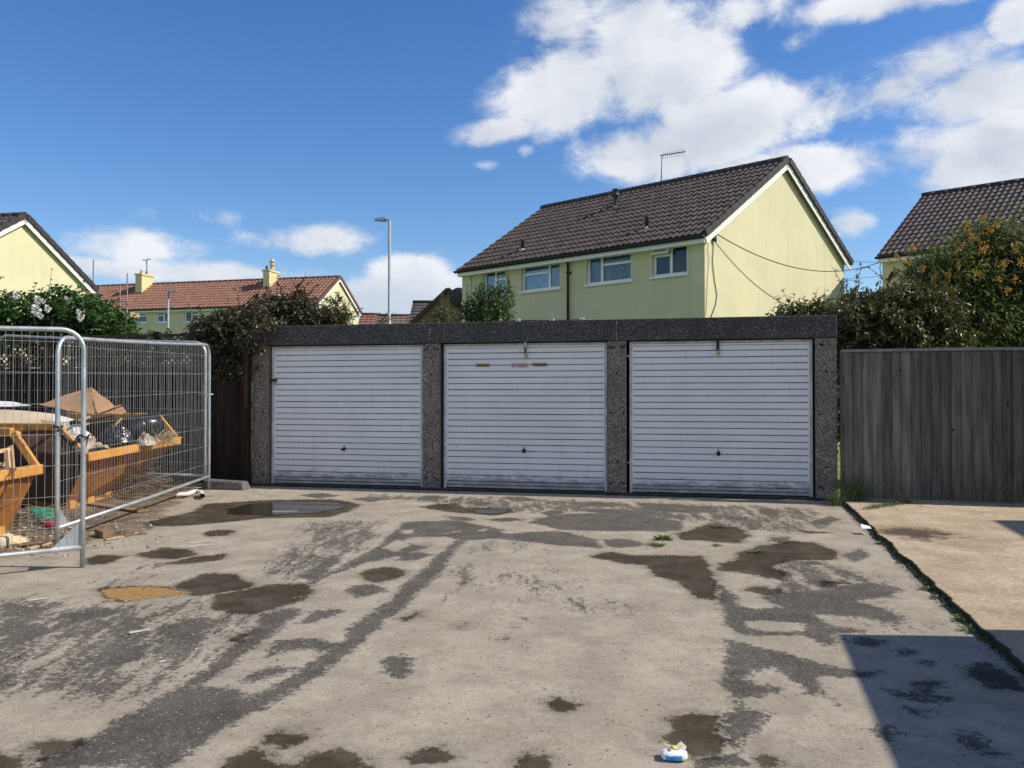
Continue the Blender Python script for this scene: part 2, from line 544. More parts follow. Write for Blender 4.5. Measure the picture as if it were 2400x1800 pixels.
# patches read off the yard: where the top layer has worn through to darker coarse asphalt
DARK = [
    (Z5, [(150, 1659), (400, 1540), (600, 1430), (830, 1290), (1010, 1200), (1180, 1080), (1340, 940), (1470, 830), (1460, 780), (1690, 735), (1720, 780), (1640, 830), (1560, 900), (1400, 1010), (1330, 1080), (1130, 1190), (1380, 1205), (1420, 1250), (1610, 1160), (1800, 1040), (1900, 960), (1960, 930), (1990, 860), (2200, 720), (2200, 830), (2000, 1000), (1840, 1120), (1660, 1230), (1480, 1330), (1280, 1440), (1100, 1560), (960, 1659)]),
    (Z5, [(1520, 1020), (1560, 930), (1700, 915), (1850, 925), (1960, 950), (1860, 990), (1700, 980), (1600, 985)]),
    (Z5, [(1360, 1160), (1480, 1090), (1600, 1075), (1700, 1085), (1560, 1130), (1440, 1170)]),
    (Z5, [(1700, 840), (1780, 770), (1900, 740), (1960, 760), (1880, 800)]),
    (Z4, [(0, 1090), (100, 1020), (200, 970), (270, 920), (300, 850), (440, 770), (520, 700), (560, 640), (680, 540), (780, 450), (850, 400), (900, 350), (860, 335), (640, 335), (590, 370), (760, 390), (600, 440), (400, 480), (170, 560), (80, 615), (60, 600), (300, 470), (450, 390), (560, 290), (600, 250), (900, 240), (1000, 260), (1270, 310), (1500, 300), (1700, 350), (1740, 405), (1500, 385), (1300, 365), (1100, 345), (960, 360), (880, 430), (840, 510), (800, 560), (700, 640), (600, 750), (480, 830), (350, 930), (250, 1020), (100, 1110), (0, 1170)]),
    (Z4, [(260, 640), (320, 610), (450, 610), (530, 650), (440, 660), (330, 690)]),
    (Z4, [(10, 830), (80, 760), (200, 740), (230, 770), (90, 830)]),
    (Z4, [(560, 430), (700, 420), (780, 440), (640, 480), (560, 470)]),
    (Z4, [(1310, 255), (1450, 210), (1600, 200), (1900, 200), (2196, 250), (2196, 300), (1800, 305), (1500, 295)]),
    (Z4, [(1740, 350), (1900, 350), (2000, 380), (1850, 400), (1760, 390)]),
    (Z4, [(1380, 200), (1450, 180), (1540, 195), (1440, 225)]),
    (Z4, [(660, 125), (720, 100), (860, 105), (800, 130)]),
    (Z4, [(930, 140), (1000, 125), (1130, 145), (1060, 165)]),
    (Z4, [(1500, 140), (1700, 135), (1900, 150), (1800, 165), (1600, 160)]),
    (Z4, [(1550, 180), (1800, 175), (2100, 195), (2190, 225), (1900, 215), (1700, 200)]),
    (Z4, [(470, 1050), (560, 1015), (640, 1020), (655, 1090), (580, 1150), (520, 1130), (475, 1110)]),
    (Z3, [(400, 555), (480, 620), (550, 680), (560, 740), (620, 700), (740, 650), (1000, 640), (1300, 590), (1500, 630), (1440, 680), (1260, 700), (1520, 790), (1480, 830), (1200, 790), (1000, 780), (1100, 850), (1400, 880), (1130, 890), (1140, 940), (1060, 960), (940, 900), (700, 900), (560, 890), (490, 840), (460, 740), (425, 640)]),
    (Z3, [(500, 920), (620, 950), (800, 990), (1000, 1050), (1280, 1100), (1390, 1110), (1290, 1140), (1000, 1140), (1060, 1250), (960, 1230), (860, 1140), (760, 1080), (620, 1110), (600, 1150), (790, 1200), (770, 1230), (560, 1260), (620, 1320), (760, 1360), (640, 1460), (560, 1560), (620, 1640), (300, 1670), (350, 1600), (540, 1560), (460, 1440), (470, 1360), (520, 1290), (480, 1180), (480, 1060)]),
    (Z3, [(660, 180), (740, 172), (830, 190), (780, 215), (690, 205)]),
    (Z3, [(370, 260), (460, 250), (520, 285), (420, 290)]),
    (Z3, [(590, 265), (640, 258), (690, 295), (620, 295)]),
    (Z3, [(0, 140), (200, 150), (420, 165), (460, 200), (250, 200), (0, 185)]),
    (Z3, [(0, 250), (140, 250), (220, 290), (150, 310), (0, 300)]),
    (Z3, [(850, 480), (980, 470), (1080, 495), (960, 500)]),
    (Z3, [(1450, 990), (1530, 978), (1600, 1010), (1520, 1022)]),
    (Z3, [(1380, 1200), (1560, 1220), (1600, 1150), (1720, 1160), (1700, 1230), (1790, 1270), (1640, 1285), (1450, 1240)]),
    (Z3, [(1800, 1500), (1850, 1440), (1950, 1460), (2000, 1560), (2120, 1590), (2050, 1610), (1900, 1560)]),
    (Z3, [(1240, 905), (1440, 930), (1360, 965), (1220, 950)]),
    (Z3, [(1320, 1440), (1430, 1425), (1490, 1450), (1400, 1500)]),
    (Z3, [(1090, 1275), (1140, 1275), (1120, 1300)]),
    (Z4, [(0, 100), (120, 85), (240, 100), (120, 118)]),
    (Z4, [(300, 120), (420, 105), (540, 120), (400, 140)]),
    (Z4, [(1140, 110), (1280, 105), (1400, 130), (1240, 135)]),
    (Z4, [(1340, 230), (1500, 225), (1460, 250), (1360, 252)]),
    (Z4, [(1050, 235), (1200, 225), (1300, 240), (1150, 252)]),
    (Z4, [(820, 215), (960, 225), (1020, 245), (880, 245)]),
    (Z3, [(960, 250), (1080, 215), (1140, 235), (1060, 275)]),
    (Z3, [(720, 340), (860, 335), (840, 375), (740, 360)]),
    (Z3, [(1140, 440), (1260, 400), (1330, 440), (1230, 480)]),
    (Z3, [(500, 215), (640, 225), (600, 250), (480, 240)]),
    (Z3, [(1560, 1030), (1700, 1050), (1640, 1080)]),
    (Z3, [(1500, 1290), (1680, 1340), (1640, 1380), (1520, 1340)]),
    (Z5, [(0, 700), (120, 720), (300, 740), (180, 780), (0, 790)]),
    (Z5, [(0, 850), (200, 820), (330, 860), (180, 930), (0, 950)]),
    (Z5, [(520, 1030), (700, 960), (900, 940), (820, 1030), (640, 1080)]),
    (Z5, [(880, 860), (1080, 800), (1240, 800), (1180, 880), (980, 960)]),
    (Z5, [(0, 1120), (70, 1080), (90, 1180), (0, 1230)]),
    (Z5, [(1700, 560), (1880, 440), (1960, 440), (1880, 540), (1780, 600)]),
    (Z5, [(610, 900), (700, 870), (800, 890), (720, 950), (640, 940)]),
    (Z5, [(330, 790), (480, 740), (620, 740), (760, 760), (560, 800), (380, 830)]),
]
# islands of the pale top layer left inside the dark ones
PALE = [
    (Z4, [(480, 400), (560, 350), (640, 380), (560, 420)]),
    (Z4, [(80, 700), (200, 660), (230, 710), (100, 722)]),
    (Z4, [(320, 700), (500, 650), (480, 710), (350, 740)]),
    (Z4, [(590, 300), (660, 290), (640, 315), (590, 320)]),
    (Z4, [(800, 320), (940, 300), (920, 310)]),
    (Z4, [(1000, 300), (1080, 288), (1060, 305)]),
    (Z4, [(1140, 300), (1240, 300), (1270, 315), (1180, 318)]),
    (Z3, [(550, 680), (700, 690), (830, 740), (620, 745), (560, 720)]),
    (Z3, [(600, 820), (680, 815), (930, 830), (940, 875), (720, 880), (610, 850)]),
]
# coarse speckled patches, half worn
SPECK = [
    (Z5, [(-600, 720), (0, 690), (340, 660), (560, 700), (900, 700), (1120, 680), (1230, 760), (1400, 790), (1440, 860), (1300, 930), (1150, 1070), (900, 1240), (560, 1300), (200, 1260), (-600, 1300)]),
    (Z5, [(520, 600), (700, 540), (900, 480), (980, 500), (800, 590), (640, 625)]),
    (Z5, [(1480, 480), (1700, 330), (1900, 250), (2190, 230), (2190, 340), (2000, 460), (1800, 600), (1440, 560)]),
    (Z4, [(0, 250), (250, 240), (540, 230), (500, 300), (400, 420), (280, 470), (80, 590), (0, 600)]),
    (Z4, [(890, 500), (960, 470), (1070, 490), (1060, 560), (1000, 640), (850, 690), (860, 610)]),
    (Z4, [(1080, 560), (1180, 500), (1270, 540), (1240, 620), (1070, 615)]),
    (Z4, [(1290, 560), (1490, 560), (1490, 640), (1400, 710), (1270, 710)]),
    (Z4, [(1480, 680), (1700, 675), (1690, 765), (1490, 745)]),
    (Z4, [(1740, 690), (1890, 700), (1960, 790), (1760, 770)]),
    (Z4, [(1330, 530), (1390, 480), (1510, 530)]),
    (Z4, [(1160, 440), (1290, 415), (1210, 480)]),
    (Z4, [(1240, 365), (1340, 365), (1330, 420), (1240, 400)]),
    (Z4, [(1180, 360), (1230, 360), (1220, 400), (1180, 400)]),
    (Z4, [(1370, 380), (1420, 375), (1420, 420)]),
    (Z4, [(1050, 355), (1140, 355), (1120, 415), (1000, 430)]),
    (Z4, [(1500, 580), (1600, 580), (1600, 660), (1510, 660)]),
    (Z4, [(1080, 700), (1180, 690), (1180, 740), (1090, 750)]),
    (Z4, [(1220, 790), (1310, 800), (1300, 860), (1120, 880), (1140, 840)]),
    (Z4, [(980, 820), (1080, 820), (1050, 860)]),
    (Z4, [(1180, 900), (1270, 905), (1260, 945), (1180, 935)]),
    (Z4, [(1630, 860), (1740, 870), (1700, 900), (1630, 890)]),
    (Z3, [(700, 430), (1100, 470), (1400, 560), (1400, 760), (1700, 840), (1500, 880), (1000, 800), (700, 640)]),
    (Z3, [(0, 130), (1000, 170), (1150, 260), (800, 330), (600, 300), (300, 250), (0, 260)]),
    (Z4, [(400, 90), (2190, 140), (2190, 200), (1300, 200), (600, 130), (380, 130)]),
]
# damp and wet patches
WET = [
    (Z5, [(850, 250), (960, 225), (1120, 190), (1180, 148), (1500, 128), (1900, 122), (2060, 150), (2000, 190), (1880, 222), (1500, 228), (1350, 245), (1150, 265), (980, 275), (840, 270)]),
    (Z5, [(780, 440), (860, 418), (920, 398), (1060, 408), (1140, 435), (1000, 462), (860, 458)]),
    (Z5, [(940, 491), (1100, 453), (1285, 435), (1260, 467), (1090, 488)]),
    (Z5, [(1000, 610), (1110, 575), (1150, 552), (1230, 545), (1330, 548), (1370, 572), (1450, 597), (1425, 627), (1250, 657), (1110, 668), (1060, 642)]),
    (Z5, [(1220, 690), (1240, 665), (1400, 635), (1550, 610), (1740, 603), (1795, 637), (1740, 692), (1560, 748), (1440, 778), (1330, 772), (1240, 747)]),
    (Z5, [(1160, 315), (1250, 296), (1350, 303), (1300, 327), (1200, 332)]),
    (Z5, [(1310, 910), (1400, 880), (1440, 888), (1400, 915), (1340, 937)]),
    (Z5, [(165, 1510), (260, 1498), (460, 1493), (400, 1550), (280, 1592), (200, 1582)]),
    (Z5, [(1495, 1510), (1560, 1470), (1600, 1438), (1650, 1468), (1745, 1495), (1640, 1527)]),
    (Z5, [(1270, 1670), (1300, 1610), (1420, 1548), (1560, 1590), (1620, 1640), (1680, 1650), (1760, 1580), (1920, 1543), (2090, 1600), (2130, 1670)]),
    (Z5, [(-100, 1585), (80, 1590), (120, 1640), (0, 1670), (-100, 1670)]),
    (Z5, [(460, 492), (560, 440), (710, 448), (600, 492)]),
    (Z5, [(560, 640), (600, 625), (850, 618), (1000, 632), (1100, 652), (960, 676), (700, 704), (600, 680)]),
    (Z4, [(355, 545), (430, 520), (520, 510), (605, 530), (612, 552), (540, 577), (450, 592), (378, 577)]),
    (Z4, [(690, 165), (800, 148), (900, 146), (950, 170), (1100, 168), (1210, 176), (1245, 195), (1100, 214), (1000, 203), (850, 192)]),
    (Z4, [(1405, 1290), (1480, 1268), (1560, 1285), (1597, 1300), (1500, 1327), (1440, 1322)]),
    (Z4, [(618, 1590), (700, 1555), (790, 1538), (885, 1595), (760, 1632), (660, 1632)]),
    (Z4, [(1248, 1620), (1310, 1578), (1430, 1600), (1455, 1620), (1420, 1665), (1260, 1660)]),
    (Z4, [(1670, 450), (1780, 420), (1900, 440), (2196, 470), (2196, 600), (2050, 560), (1980, 490), (1850, 485)]),
    (Z4, [(892, 850), (940, 843), (938, 862)]),
    (Z4, [(580, 800), (690, 758), (682, 787), (610, 814)]),
    (Z3, [(-30, 440), (60, 440), (350, 448), (405, 530), (435, 640), (430, 692), (330, 682), (210, 590), (80, 500), (-30, 490)]),
    (Z3, [(215, 320), (380, 268), (560, 280), (625, 330), (560, 372), (420, 362), (330, 352), (240, 352)]),
    (Z3, [(555, 430), (700, 388), (880, 358), (1000, 373), (1135, 425), (1110, 467), (1000, 462), (860, 472), (720, 502), (825, 540), (832, 582), (600, 542), (435, 522), (480, 488), (560, 470)]),
    (Z3, [(575, 640), (700, 618), (835, 645), (720, 667)]),
    (Z3, [(115, 1480), (200, 1430), (165, 1370), (280, 1343), (430, 1358), (445, 1420), (485, 1540), (400, 1582), (280, 1572), (180, 1530)]),
    (Z3, [(880, 290), (1000, 305), (1080, 312), (960, 316)]),
    (Z3, [(665, 1620), (700, 1588), (800, 1618), (865, 1640), (700, 1652)]),
    (Z3, [(1860, 1100), (2000, 1060), (2196, 1180), (2196, 1215), (2000, 1200)]),
    (Z3, [(1000, 590), (1110, 585), (1160, 600), (1060, 615)]),
]
SOIL = [
    (Z5, [(-900, 500), (0, 425), (200, 420), (330, 400), (480, 385), (640, 350), (860, 300), (870, 250), (1000, 150), (1100, 80), (1150, 20), (1000, -60), (0, -60), (-900, 0)]),
]


def poly_ground(zf, pts):
    return np.array([tuple(ground(*zf(*p)))[:2] for p in pts])


def sdist(P, poly):
    """signed distance of points P to a polygon, positive inside"""
    a = poly
    b = np.roll(poly, -1, axis=0)
    d = np.full(len(P), 1e9)
    ins = np.zeros(len(P), bool)
    for (ax, ay), (bx, by) in zip(a, b):
        ex, ey = bx - ax, by - ay
        L = ex * ex + ey * ey + 1e-12
        t = np.clip(((P[:, 0] - ax) * ex + (P[:, 1] - ay) * ey) / L, 0, 1)
        dx, dy = P[:, 0] - ax - t * ex, P[:, 1] - ay - t * ey
        d = np.minimum(d, dx * dx + dy * dy)
        c = ((ay > P[:, 1]) != (by > P[:, 1])) & (P[:, 0] < (bx - ax) * (P[:, 1] - ay) / (by - ay + 1e-15) + ax)
        ins ^= c
    d = np.sqrt(d)
    return np.where(ins, d, -d)


def mask(P, polys, w):
    m = np.zeros(len(P))
    for zf, pts in polys:
        pg = poly_ground(zf, pts)
        lo, hi = pg.min(0) - w, pg.max(0) + w
        sel = np.where((P[:, 0] > lo[0]) & (P[:, 0] < hi[0]) & (P[:, 1] > lo[1]) & (P[:, 1] < hi[1]))[0]
        if len(sel):
            v = np.clip(0.5 + 0.5 * sdist(P[sel], pg) / w, 0, 1)
            m[sel] = np.maximum(m[sel], v)
    return m


def grid_mesh(name, X, Y, Z, attrs, m):
    ny, nx = X.shape
    co = np.stack([X, Y, Z], -1).reshape(-1, 3)
    idx = np.arange(nx * ny).reshape(ny, nx)
    q = np.stack([idx[:-1, :-1], idx[:-1, 1:], idx[1:, 1:], idx[1:, :-1]], -1).reshape(-1, 4)
    me = bpy.data.meshes.new(name)
    me.vertices.add(len(co))
    me.vertices.foreach_set('co', co.ravel())
    me.loops.add(q.size)
    me.loops.foreach_set('vertex_index', q.ravel().astype(np.int32))
    me.polygons.add(len(q))
    me.polygons.foreach_set('loop_start', np.arange(0, q.size, 4, dtype=np.int32))
    me.update(calc_edges=True)
    for k, a in attrs.items():
        at_ = me.attributes.new(k, 'FLOAT', 'POINT')
        at_.data.foreach_set('value', a.astype(np.float32).ravel())
    me.polygons.foreach_set('use_smooth', np.ones(len(q), bool))
    me.materials.append(m)
    o = bpy.data.objects.new(name, me)
    COL.objects.link(o)
    return o


def attr(nt, n):
    a = nt.nodes.new('ShaderNodeAttribute')
    a.attribute_name = n
    return a.outputs['Fac']


def yard_material():
    m = bpy.data.materials.new('worn asphalt')
    m.use_nodes = True
    nt = m.node_tree
    b = nt.nodes['Principled BSDF']
    tc = nd(nt, 'ShaderNodeTexCoord')
    ob = tc.outputs['Object']
    nz = lambda sc, det=6.0, ro=0.6, v=ob: nd(nt, 'ShaderNodeTexNoise', {'Vector': v, 'Scale': sc, 'Detail': det, 'Roughness': ro}).outputs[0]
    edge = nz(7.0, 8.0, 0.72)
    edge2 = nz(26.0, 5.0, 0.75)
    fine = nz(62.0, 4.0, 0.85)
    grain = nz(150.0, 3.0, 0.9)
    big = nz(0.7, 5.0, 0.6)
    mid = nz(3.2, 6.0, 0.62)
    st = nd(nt, 'ShaderNodeMapping', {0: ob, 'Rotation': (0, 0, R(-10)), 'Scale': (1.0, 0.26, 1.0)}, vector_type='POINT').outputs[0]
    streak = nz(9.0, 7.0, 0.7, st)
    e1 = mth(nt, 'SUBTRACT', edge, 0.5)
    e2 = mth(nt, 'SUBTRACT', edge2, 0.5)
    f0 = mth(nt, 'SUBTRACT', fine, 0.5)
    rag = mth(nt, 'ADD', mth(nt, 'MULTIPLY', e1, 0.9), mth(nt, 'ADD', mth(nt, 'MULTIPLY', e2, 1.1), mth(nt, 'MULTIPLY', f0, 0.9)))
    dark = sstep(nt, mth(nt, 'ADD', attr(nt, 'dark'), rag), 0.42, 0.58)
    sp = mth(nt, 'MULTIPLY', attr(nt, 'speck'), 0.50)
    sp = mth(nt, 'ADD', sp, mth(nt, 'ADD', mth(nt, 'MULTIPLY', mth(nt, 'SUBTRACT', streak, 0.5), 1.7), mth(nt, 'MULTIPLY', f0, 1.0)))
    speck = sstep(nt, mth(nt, 'ADD', sp, mth(nt, 'MULTIPLY', e2, 1.5)), 0.34, 0.52)
    speck = mth(nt, 'MULTIPLY', speck, mth(nt, 'MULTIPLY_ADD', sstep(nt, attr(nt, 'speck'), 0.05, 0.6), 0.75, 0.22))
    dark = mth(nt, 'MAXIMUM', dark, speck)
    # scattered worn specks everywhere
    bro = nz(2.2, 7.0, 0.75, nd(nt, 'ShaderNodeMapping', {0: ob, 'Location': (1.3, 5.1, 0), 'Scale': (1.0, 0.6, 1.0)}).outputs[0])
    loose = sstep(nt, mth(nt, 'ADD', bro, mth(nt, 'ADD', mth(nt, 'MULTIPLY', e2, 0.8), mth(nt, 'MULTIPLY', f0, 0.7))), 0.66, 0.80)
    dark = mth(nt, 'MAXIMUM', dark, mth(nt, 'MULTIPLY', loose, 0.75))
    wetv = mth(nt, 'ADD', attr(nt, 'wet'), mth(nt, 'ADD', mth(nt, 'MULTIPLY', e1, 1.1), mth(nt, 'ADD', mth(nt, 'MULTIPLY', e2, 0.7), mth(nt, 'MULTIPLY', f0, 0.4))))
    wet = mth(nt, 'MAXIMUM', sstep(nt, wetv, 0.34, 0.54), mth(nt, 'MULTIPLY', sstep(nt, wetv, 0.06, 0.42), 0.32))
    soil = sstep(nt, mth(nt, 'ADD', attr(nt, 'soil'), mth(nt, 'MULTIPLY', mth(nt, 'SUBTRACT', mid, 0.5), 1.6)), 0.40, 0.62)
    pale = mixc(nt, sstep(nt, mid, 0.34, 0.66), PALE_A, PALE_B)
    pale = mixc(nt, mth(nt, 'MULTIPLY', sstep(nt, big, 0.42, 0.68), 0.55), pale, PALE_C)
    drk = mixc(nt, sstep(nt, mid, 0.35, 0.7), DARK_A, DARK_B)
    c = mixc(nt, dark, pale, drk)
    # coarse stone grain, strongest where the surface has worn through
    gr1 = mth(nt, 'SUBTRACT', sstep(nt, fine, 0.36, 0.64), 0.5)
    gr2 = mth(nt, 'SUBTRACT', sstep(nt, grain, 0.34, 0.66), 0.5)
    gr3 = mth(nt, 'SUBTRACT', sstep(nt, nz(17.0, 6.0, 0.75), 0.34, 0.66), 0.5)
    amp = mth(nt, 'MULTIPLY_ADD', dark, 0.34, 0.20)
    k = mth(nt, 'MULTIPLY_ADD', gr1, amp, 1.0)
    k = mth(nt, 'MULTIPLY_ADD', gr2, amp, k)
    k = mth(nt, 'MULTIPLY_ADD', gr3, 0.16, k)
    c = nd(nt, 'ShaderNodeVectorMath', {0: c, 'Scale': k}, operation='SCALE').outputs[0]
    # soft brown stains in the pale layer
    stn = nz(1.7, 7.0, 0.68, nd(nt, 'ShaderNodeMapping', {0: ob, 'Location': (3.3, 8.1, 0)}).outputs[0])
    c = mixc(nt, mth(nt, 'MULTIPLY', sstep(nt, stn, 0.52, 0.66), 0.42), c, nd(nt, 'ShaderNodeVectorMath', {0: c, 1: (0.70, 0.66, 0.60)}, operation='MULTIPLY').outputs[0])
    sc = mixc(nt, sstep(nt, edge, 0.36, 0.62), (0.055, 0.038, 0.024), (0.21, 0.155, 0.10))
    sc = mixc(nt, sstep(nt, edge2, 0.62, 0.70), sc, (0.42, 0.33, 0.20))
    c = mixc(nt, mth(nt, 'MULTIPLY', soil, 0.9), c, sc)
    # stones and pits one can see: dark pits in the pale layer, paler chippings in the worn patches
    v1 = nd(nt, 'ShaderNodeTexVoronoi', {'Vector': ob, 'Scale': 30.0})
    r1 = nd(nt, 'ShaderNodeSeparateColor', {0: v1.outputs['Color']})
    sz = mth(nt, 'MULTIPLY_ADD', sstep(nt, r1.outputs[0], 0.45, 1.0), 0.30, 0.0)
    pit = sstep(nt, mth(nt, 'SUBTRACT', sz, v1.outputs['Distance']), 0.0, 0.06)
    c = mixc(nt, mth(nt, 'MULTIPLY', pit, mth(nt, 'MULTIPLY_ADD', r1.outputs[1], 0.6, 0.25)), c, (0.085, 0.07, 0.055))
    v2 = nd(nt, 'ShaderNodeTexVoronoi', {'Vector': ob, 'Scale': 64.0})
    r2 = nd(nt, 'ShaderNodeSeparateColor', {0: v2.outputs['Color']})
    chip = mth(nt, 'MULTIPLY', sstep(nt, r2.outputs[0], 0.72, 0.95), sstep(nt, v2.outputs['Distance'], 0.42, 0.30))
    c = mixc(nt, mth(nt, 'MULTIPLY', chip, mth(nt, 'MULTIPLY_ADD', dark, 0.40, 0.25)), c, (0.46, 0.42, 0.36))
    chd = mth(nt, 'MULTIPLY', mth(nt, 'MULTIPLY', sstep(nt, r2.outputs[1], 0.62, 0.90), sstep(nt, v2.outputs['Distance'], 0.45, 0.25)), dark)
    c = mixc(nt, mth(nt, 'MULTIPLY', chd, 0.8), c, (0.035, 0.032, 0.029))
    # tiny dark pits and white grit
    c = mixc(nt, sstep(nt, nz(60.0, 4.0, 0.85), 0.70, 0.76), c, (0.05, 0.045, 0.04))
    c = mixc(nt, sstep(nt, nz(48.0, 3.0, 0.8, nd(nt, 'ShaderNodeMapping', {0: ob, 'Location': (7, 3, 0)}).outputs[0]), 0.745, 0.78), c, (0.5, 0.48, 0.44))
    wcol = nd(nt, 'ShaderNodeVectorMath', {0: c, 1: (0.150, 0.132, 0.098)}, operation='MULTIPLY').outputs[0]
    dry = mth(nt, 'MULTIPLY_ADD', sstep(nt, nz(4.3, 6.0, 0.7), 0.40, 0.64), -0.12, 1.0)
    c = mixc(nt, mth(nt, 'MULTIPLY', wet, dry), c, wcol)
    och = sstep(nt, mth(nt, 'ADD', attr(nt, 'ochre'), mth(nt, 'ADD', mth(nt, 'MULTIPLY', e1, 0.8), mth(nt, 'MULTIPLY', e2, 0.5))), 0.40, 0.60)
    oc = mixc(nt, sstep(nt, edge2, 0.35, 0.65), (0.27, 0.150, 0.058), (0.40, 0.235, 0.085))
    c = mixc(nt, mth(nt, 'MULTIPLY', och, 0.92), c, oc)
    # mossy dirt along the foot of the doors
    moss = sstep(nt, mth(nt, 'ADD', attr(nt, 'moss'), mth(nt, 'MULTIPLY', e1, 0.9)), 0.45, 0.7)
    c = mixc(nt, moss, c, (0.045, 0.042, 0.026))
    nt.links.new(c, b.inputs['Base Color'])
    nt.links.new(mth(nt, 'MULTIPLY_ADD', wet, -0.18, 0.92), b.inputs['Roughness'])
    b.inputs['Specular IOR Level'].default_value = 0.15
    h = mth(nt, 'ADD', mth(nt, 'MULTIPLY', fine, mth(nt, 'MULTIPLY_ADD', dark, 0.8, 0.35)), mth(nt, 'MULTIPLY', mth(nt, 'SUBTRACT', 1.0, dark), 0.5))
    h = mth(nt, 'ADD', h, mth(nt, 'MULTIPLY', edge2, 0.35))
    bp = nd(nt, 'ShaderNodeBump', {'Strength': 0.75, 'Distance': 0.016, 'Height': h})
    nt.links.new(bp.outputs[0], b.inputs['Normal'])
    return m


PALE_A = (0.285, 0.247, 0.195)
PALE_B = (0.378, 0.331, 0.262)
PALE_C = (0.328, 0.280, 0.219)
DARK_A = (0.098, 0.089, 0.076)
DARK_B = (0.140, 0.126, 0.107)


def build_yard():
    tt = np.concatenate([np.arange(-16, -5.5, 0.25), np.arange(-5.5, 5.6, 0.032), np.arange(5.6, 14, 0.3)])
    ss = np.concatenate([[-0.3], np.arange(-0.06, 9.3, 0.032), np.arange(9.3, 20, 0.4)])
    T, S = np.meshgrid(tt, -ss[::-1])
    S = -S
    X = GP0.x + GT.x * T - GB.x * S
    Y = GP0.y + GT.y * T - GB.y * S
    Z = -0.02 * np.maximum(0, S)
    P = np.stack([X.ravel(), Y.ravel()], -1)
    dark = mask(P, DARK, 0.11)
    dark = np.minimum(dark, 1 - mask(P, PALE, 0.07))
    half = mask(P, [p for p in SPECK if p[0] is Z4 and p[1][0][0] > 880], 0.16)
    dark = np.maximum(dark, 0.40 * half)
    wet = mask(P, WET, 0.10)
    speck = mask(P, SPECK, 0.22)
    dark = np.maximum(dark, 0.24 * speck)
    soil = mask(P, SOIL, 0.35)
    ochre = mask(P, [(Z5, [(575, 642), (640, 628), (850, 621), (990, 634), (1095, 652), (960, 674), (720, 700), (610, 678)])], 0.06)
    moss = np.clip(1 - S.ravel() / 0.35, 0, 1)
    und = np.array([noise.noise(Vector((p[0] * 0.9, p[1] * 0.9, 0))) for p in P[::1]]) if False else 0
    Z = Z - (wet.reshape(Z.shape) * 0.006) - dark.reshape(Z.shape) * 0.004
    o = grid_mesh('asphalt_yard', X, Y, Z, dict(dark=dark, wet=wet, speck=speck, soil=soil, moss=moss, ochre=ochre), yard_material())
    tag(o, kind='structure')


def build_ground():
    ys = np.concatenate([np.linspace(-400, -10, 14), np.arange(-8, 70, 1.0), np.linspace(75, 900, 20)])
    xs = np.concatenate([np.linspace(-900, -45, 16), np.arange(-40, 41, 2.0), np.linspace(45, 900, 16)])
    X, Y = np.meshgrid(xs, ys)
    S = (X - GP0.x) * GN.x + (Y - GP0.y) * GN.y
    Z = -0.02 * np.clip(S, 0, 20) - 0.04 + gzfar(X, Y)
    m = mat('rough grass ground', (0.16, 0.24, 0.05), (0.09, 0.13, 0.035), rough=0.95, scale=1.5, fine=0.5, fscale=30, bump=0.5)
    o = grid_mesh('ground', X, Y, Z, {}, m)
    tag(o, kind='structure')


SLAB0 = Vector((4.0, 10.27, 0))


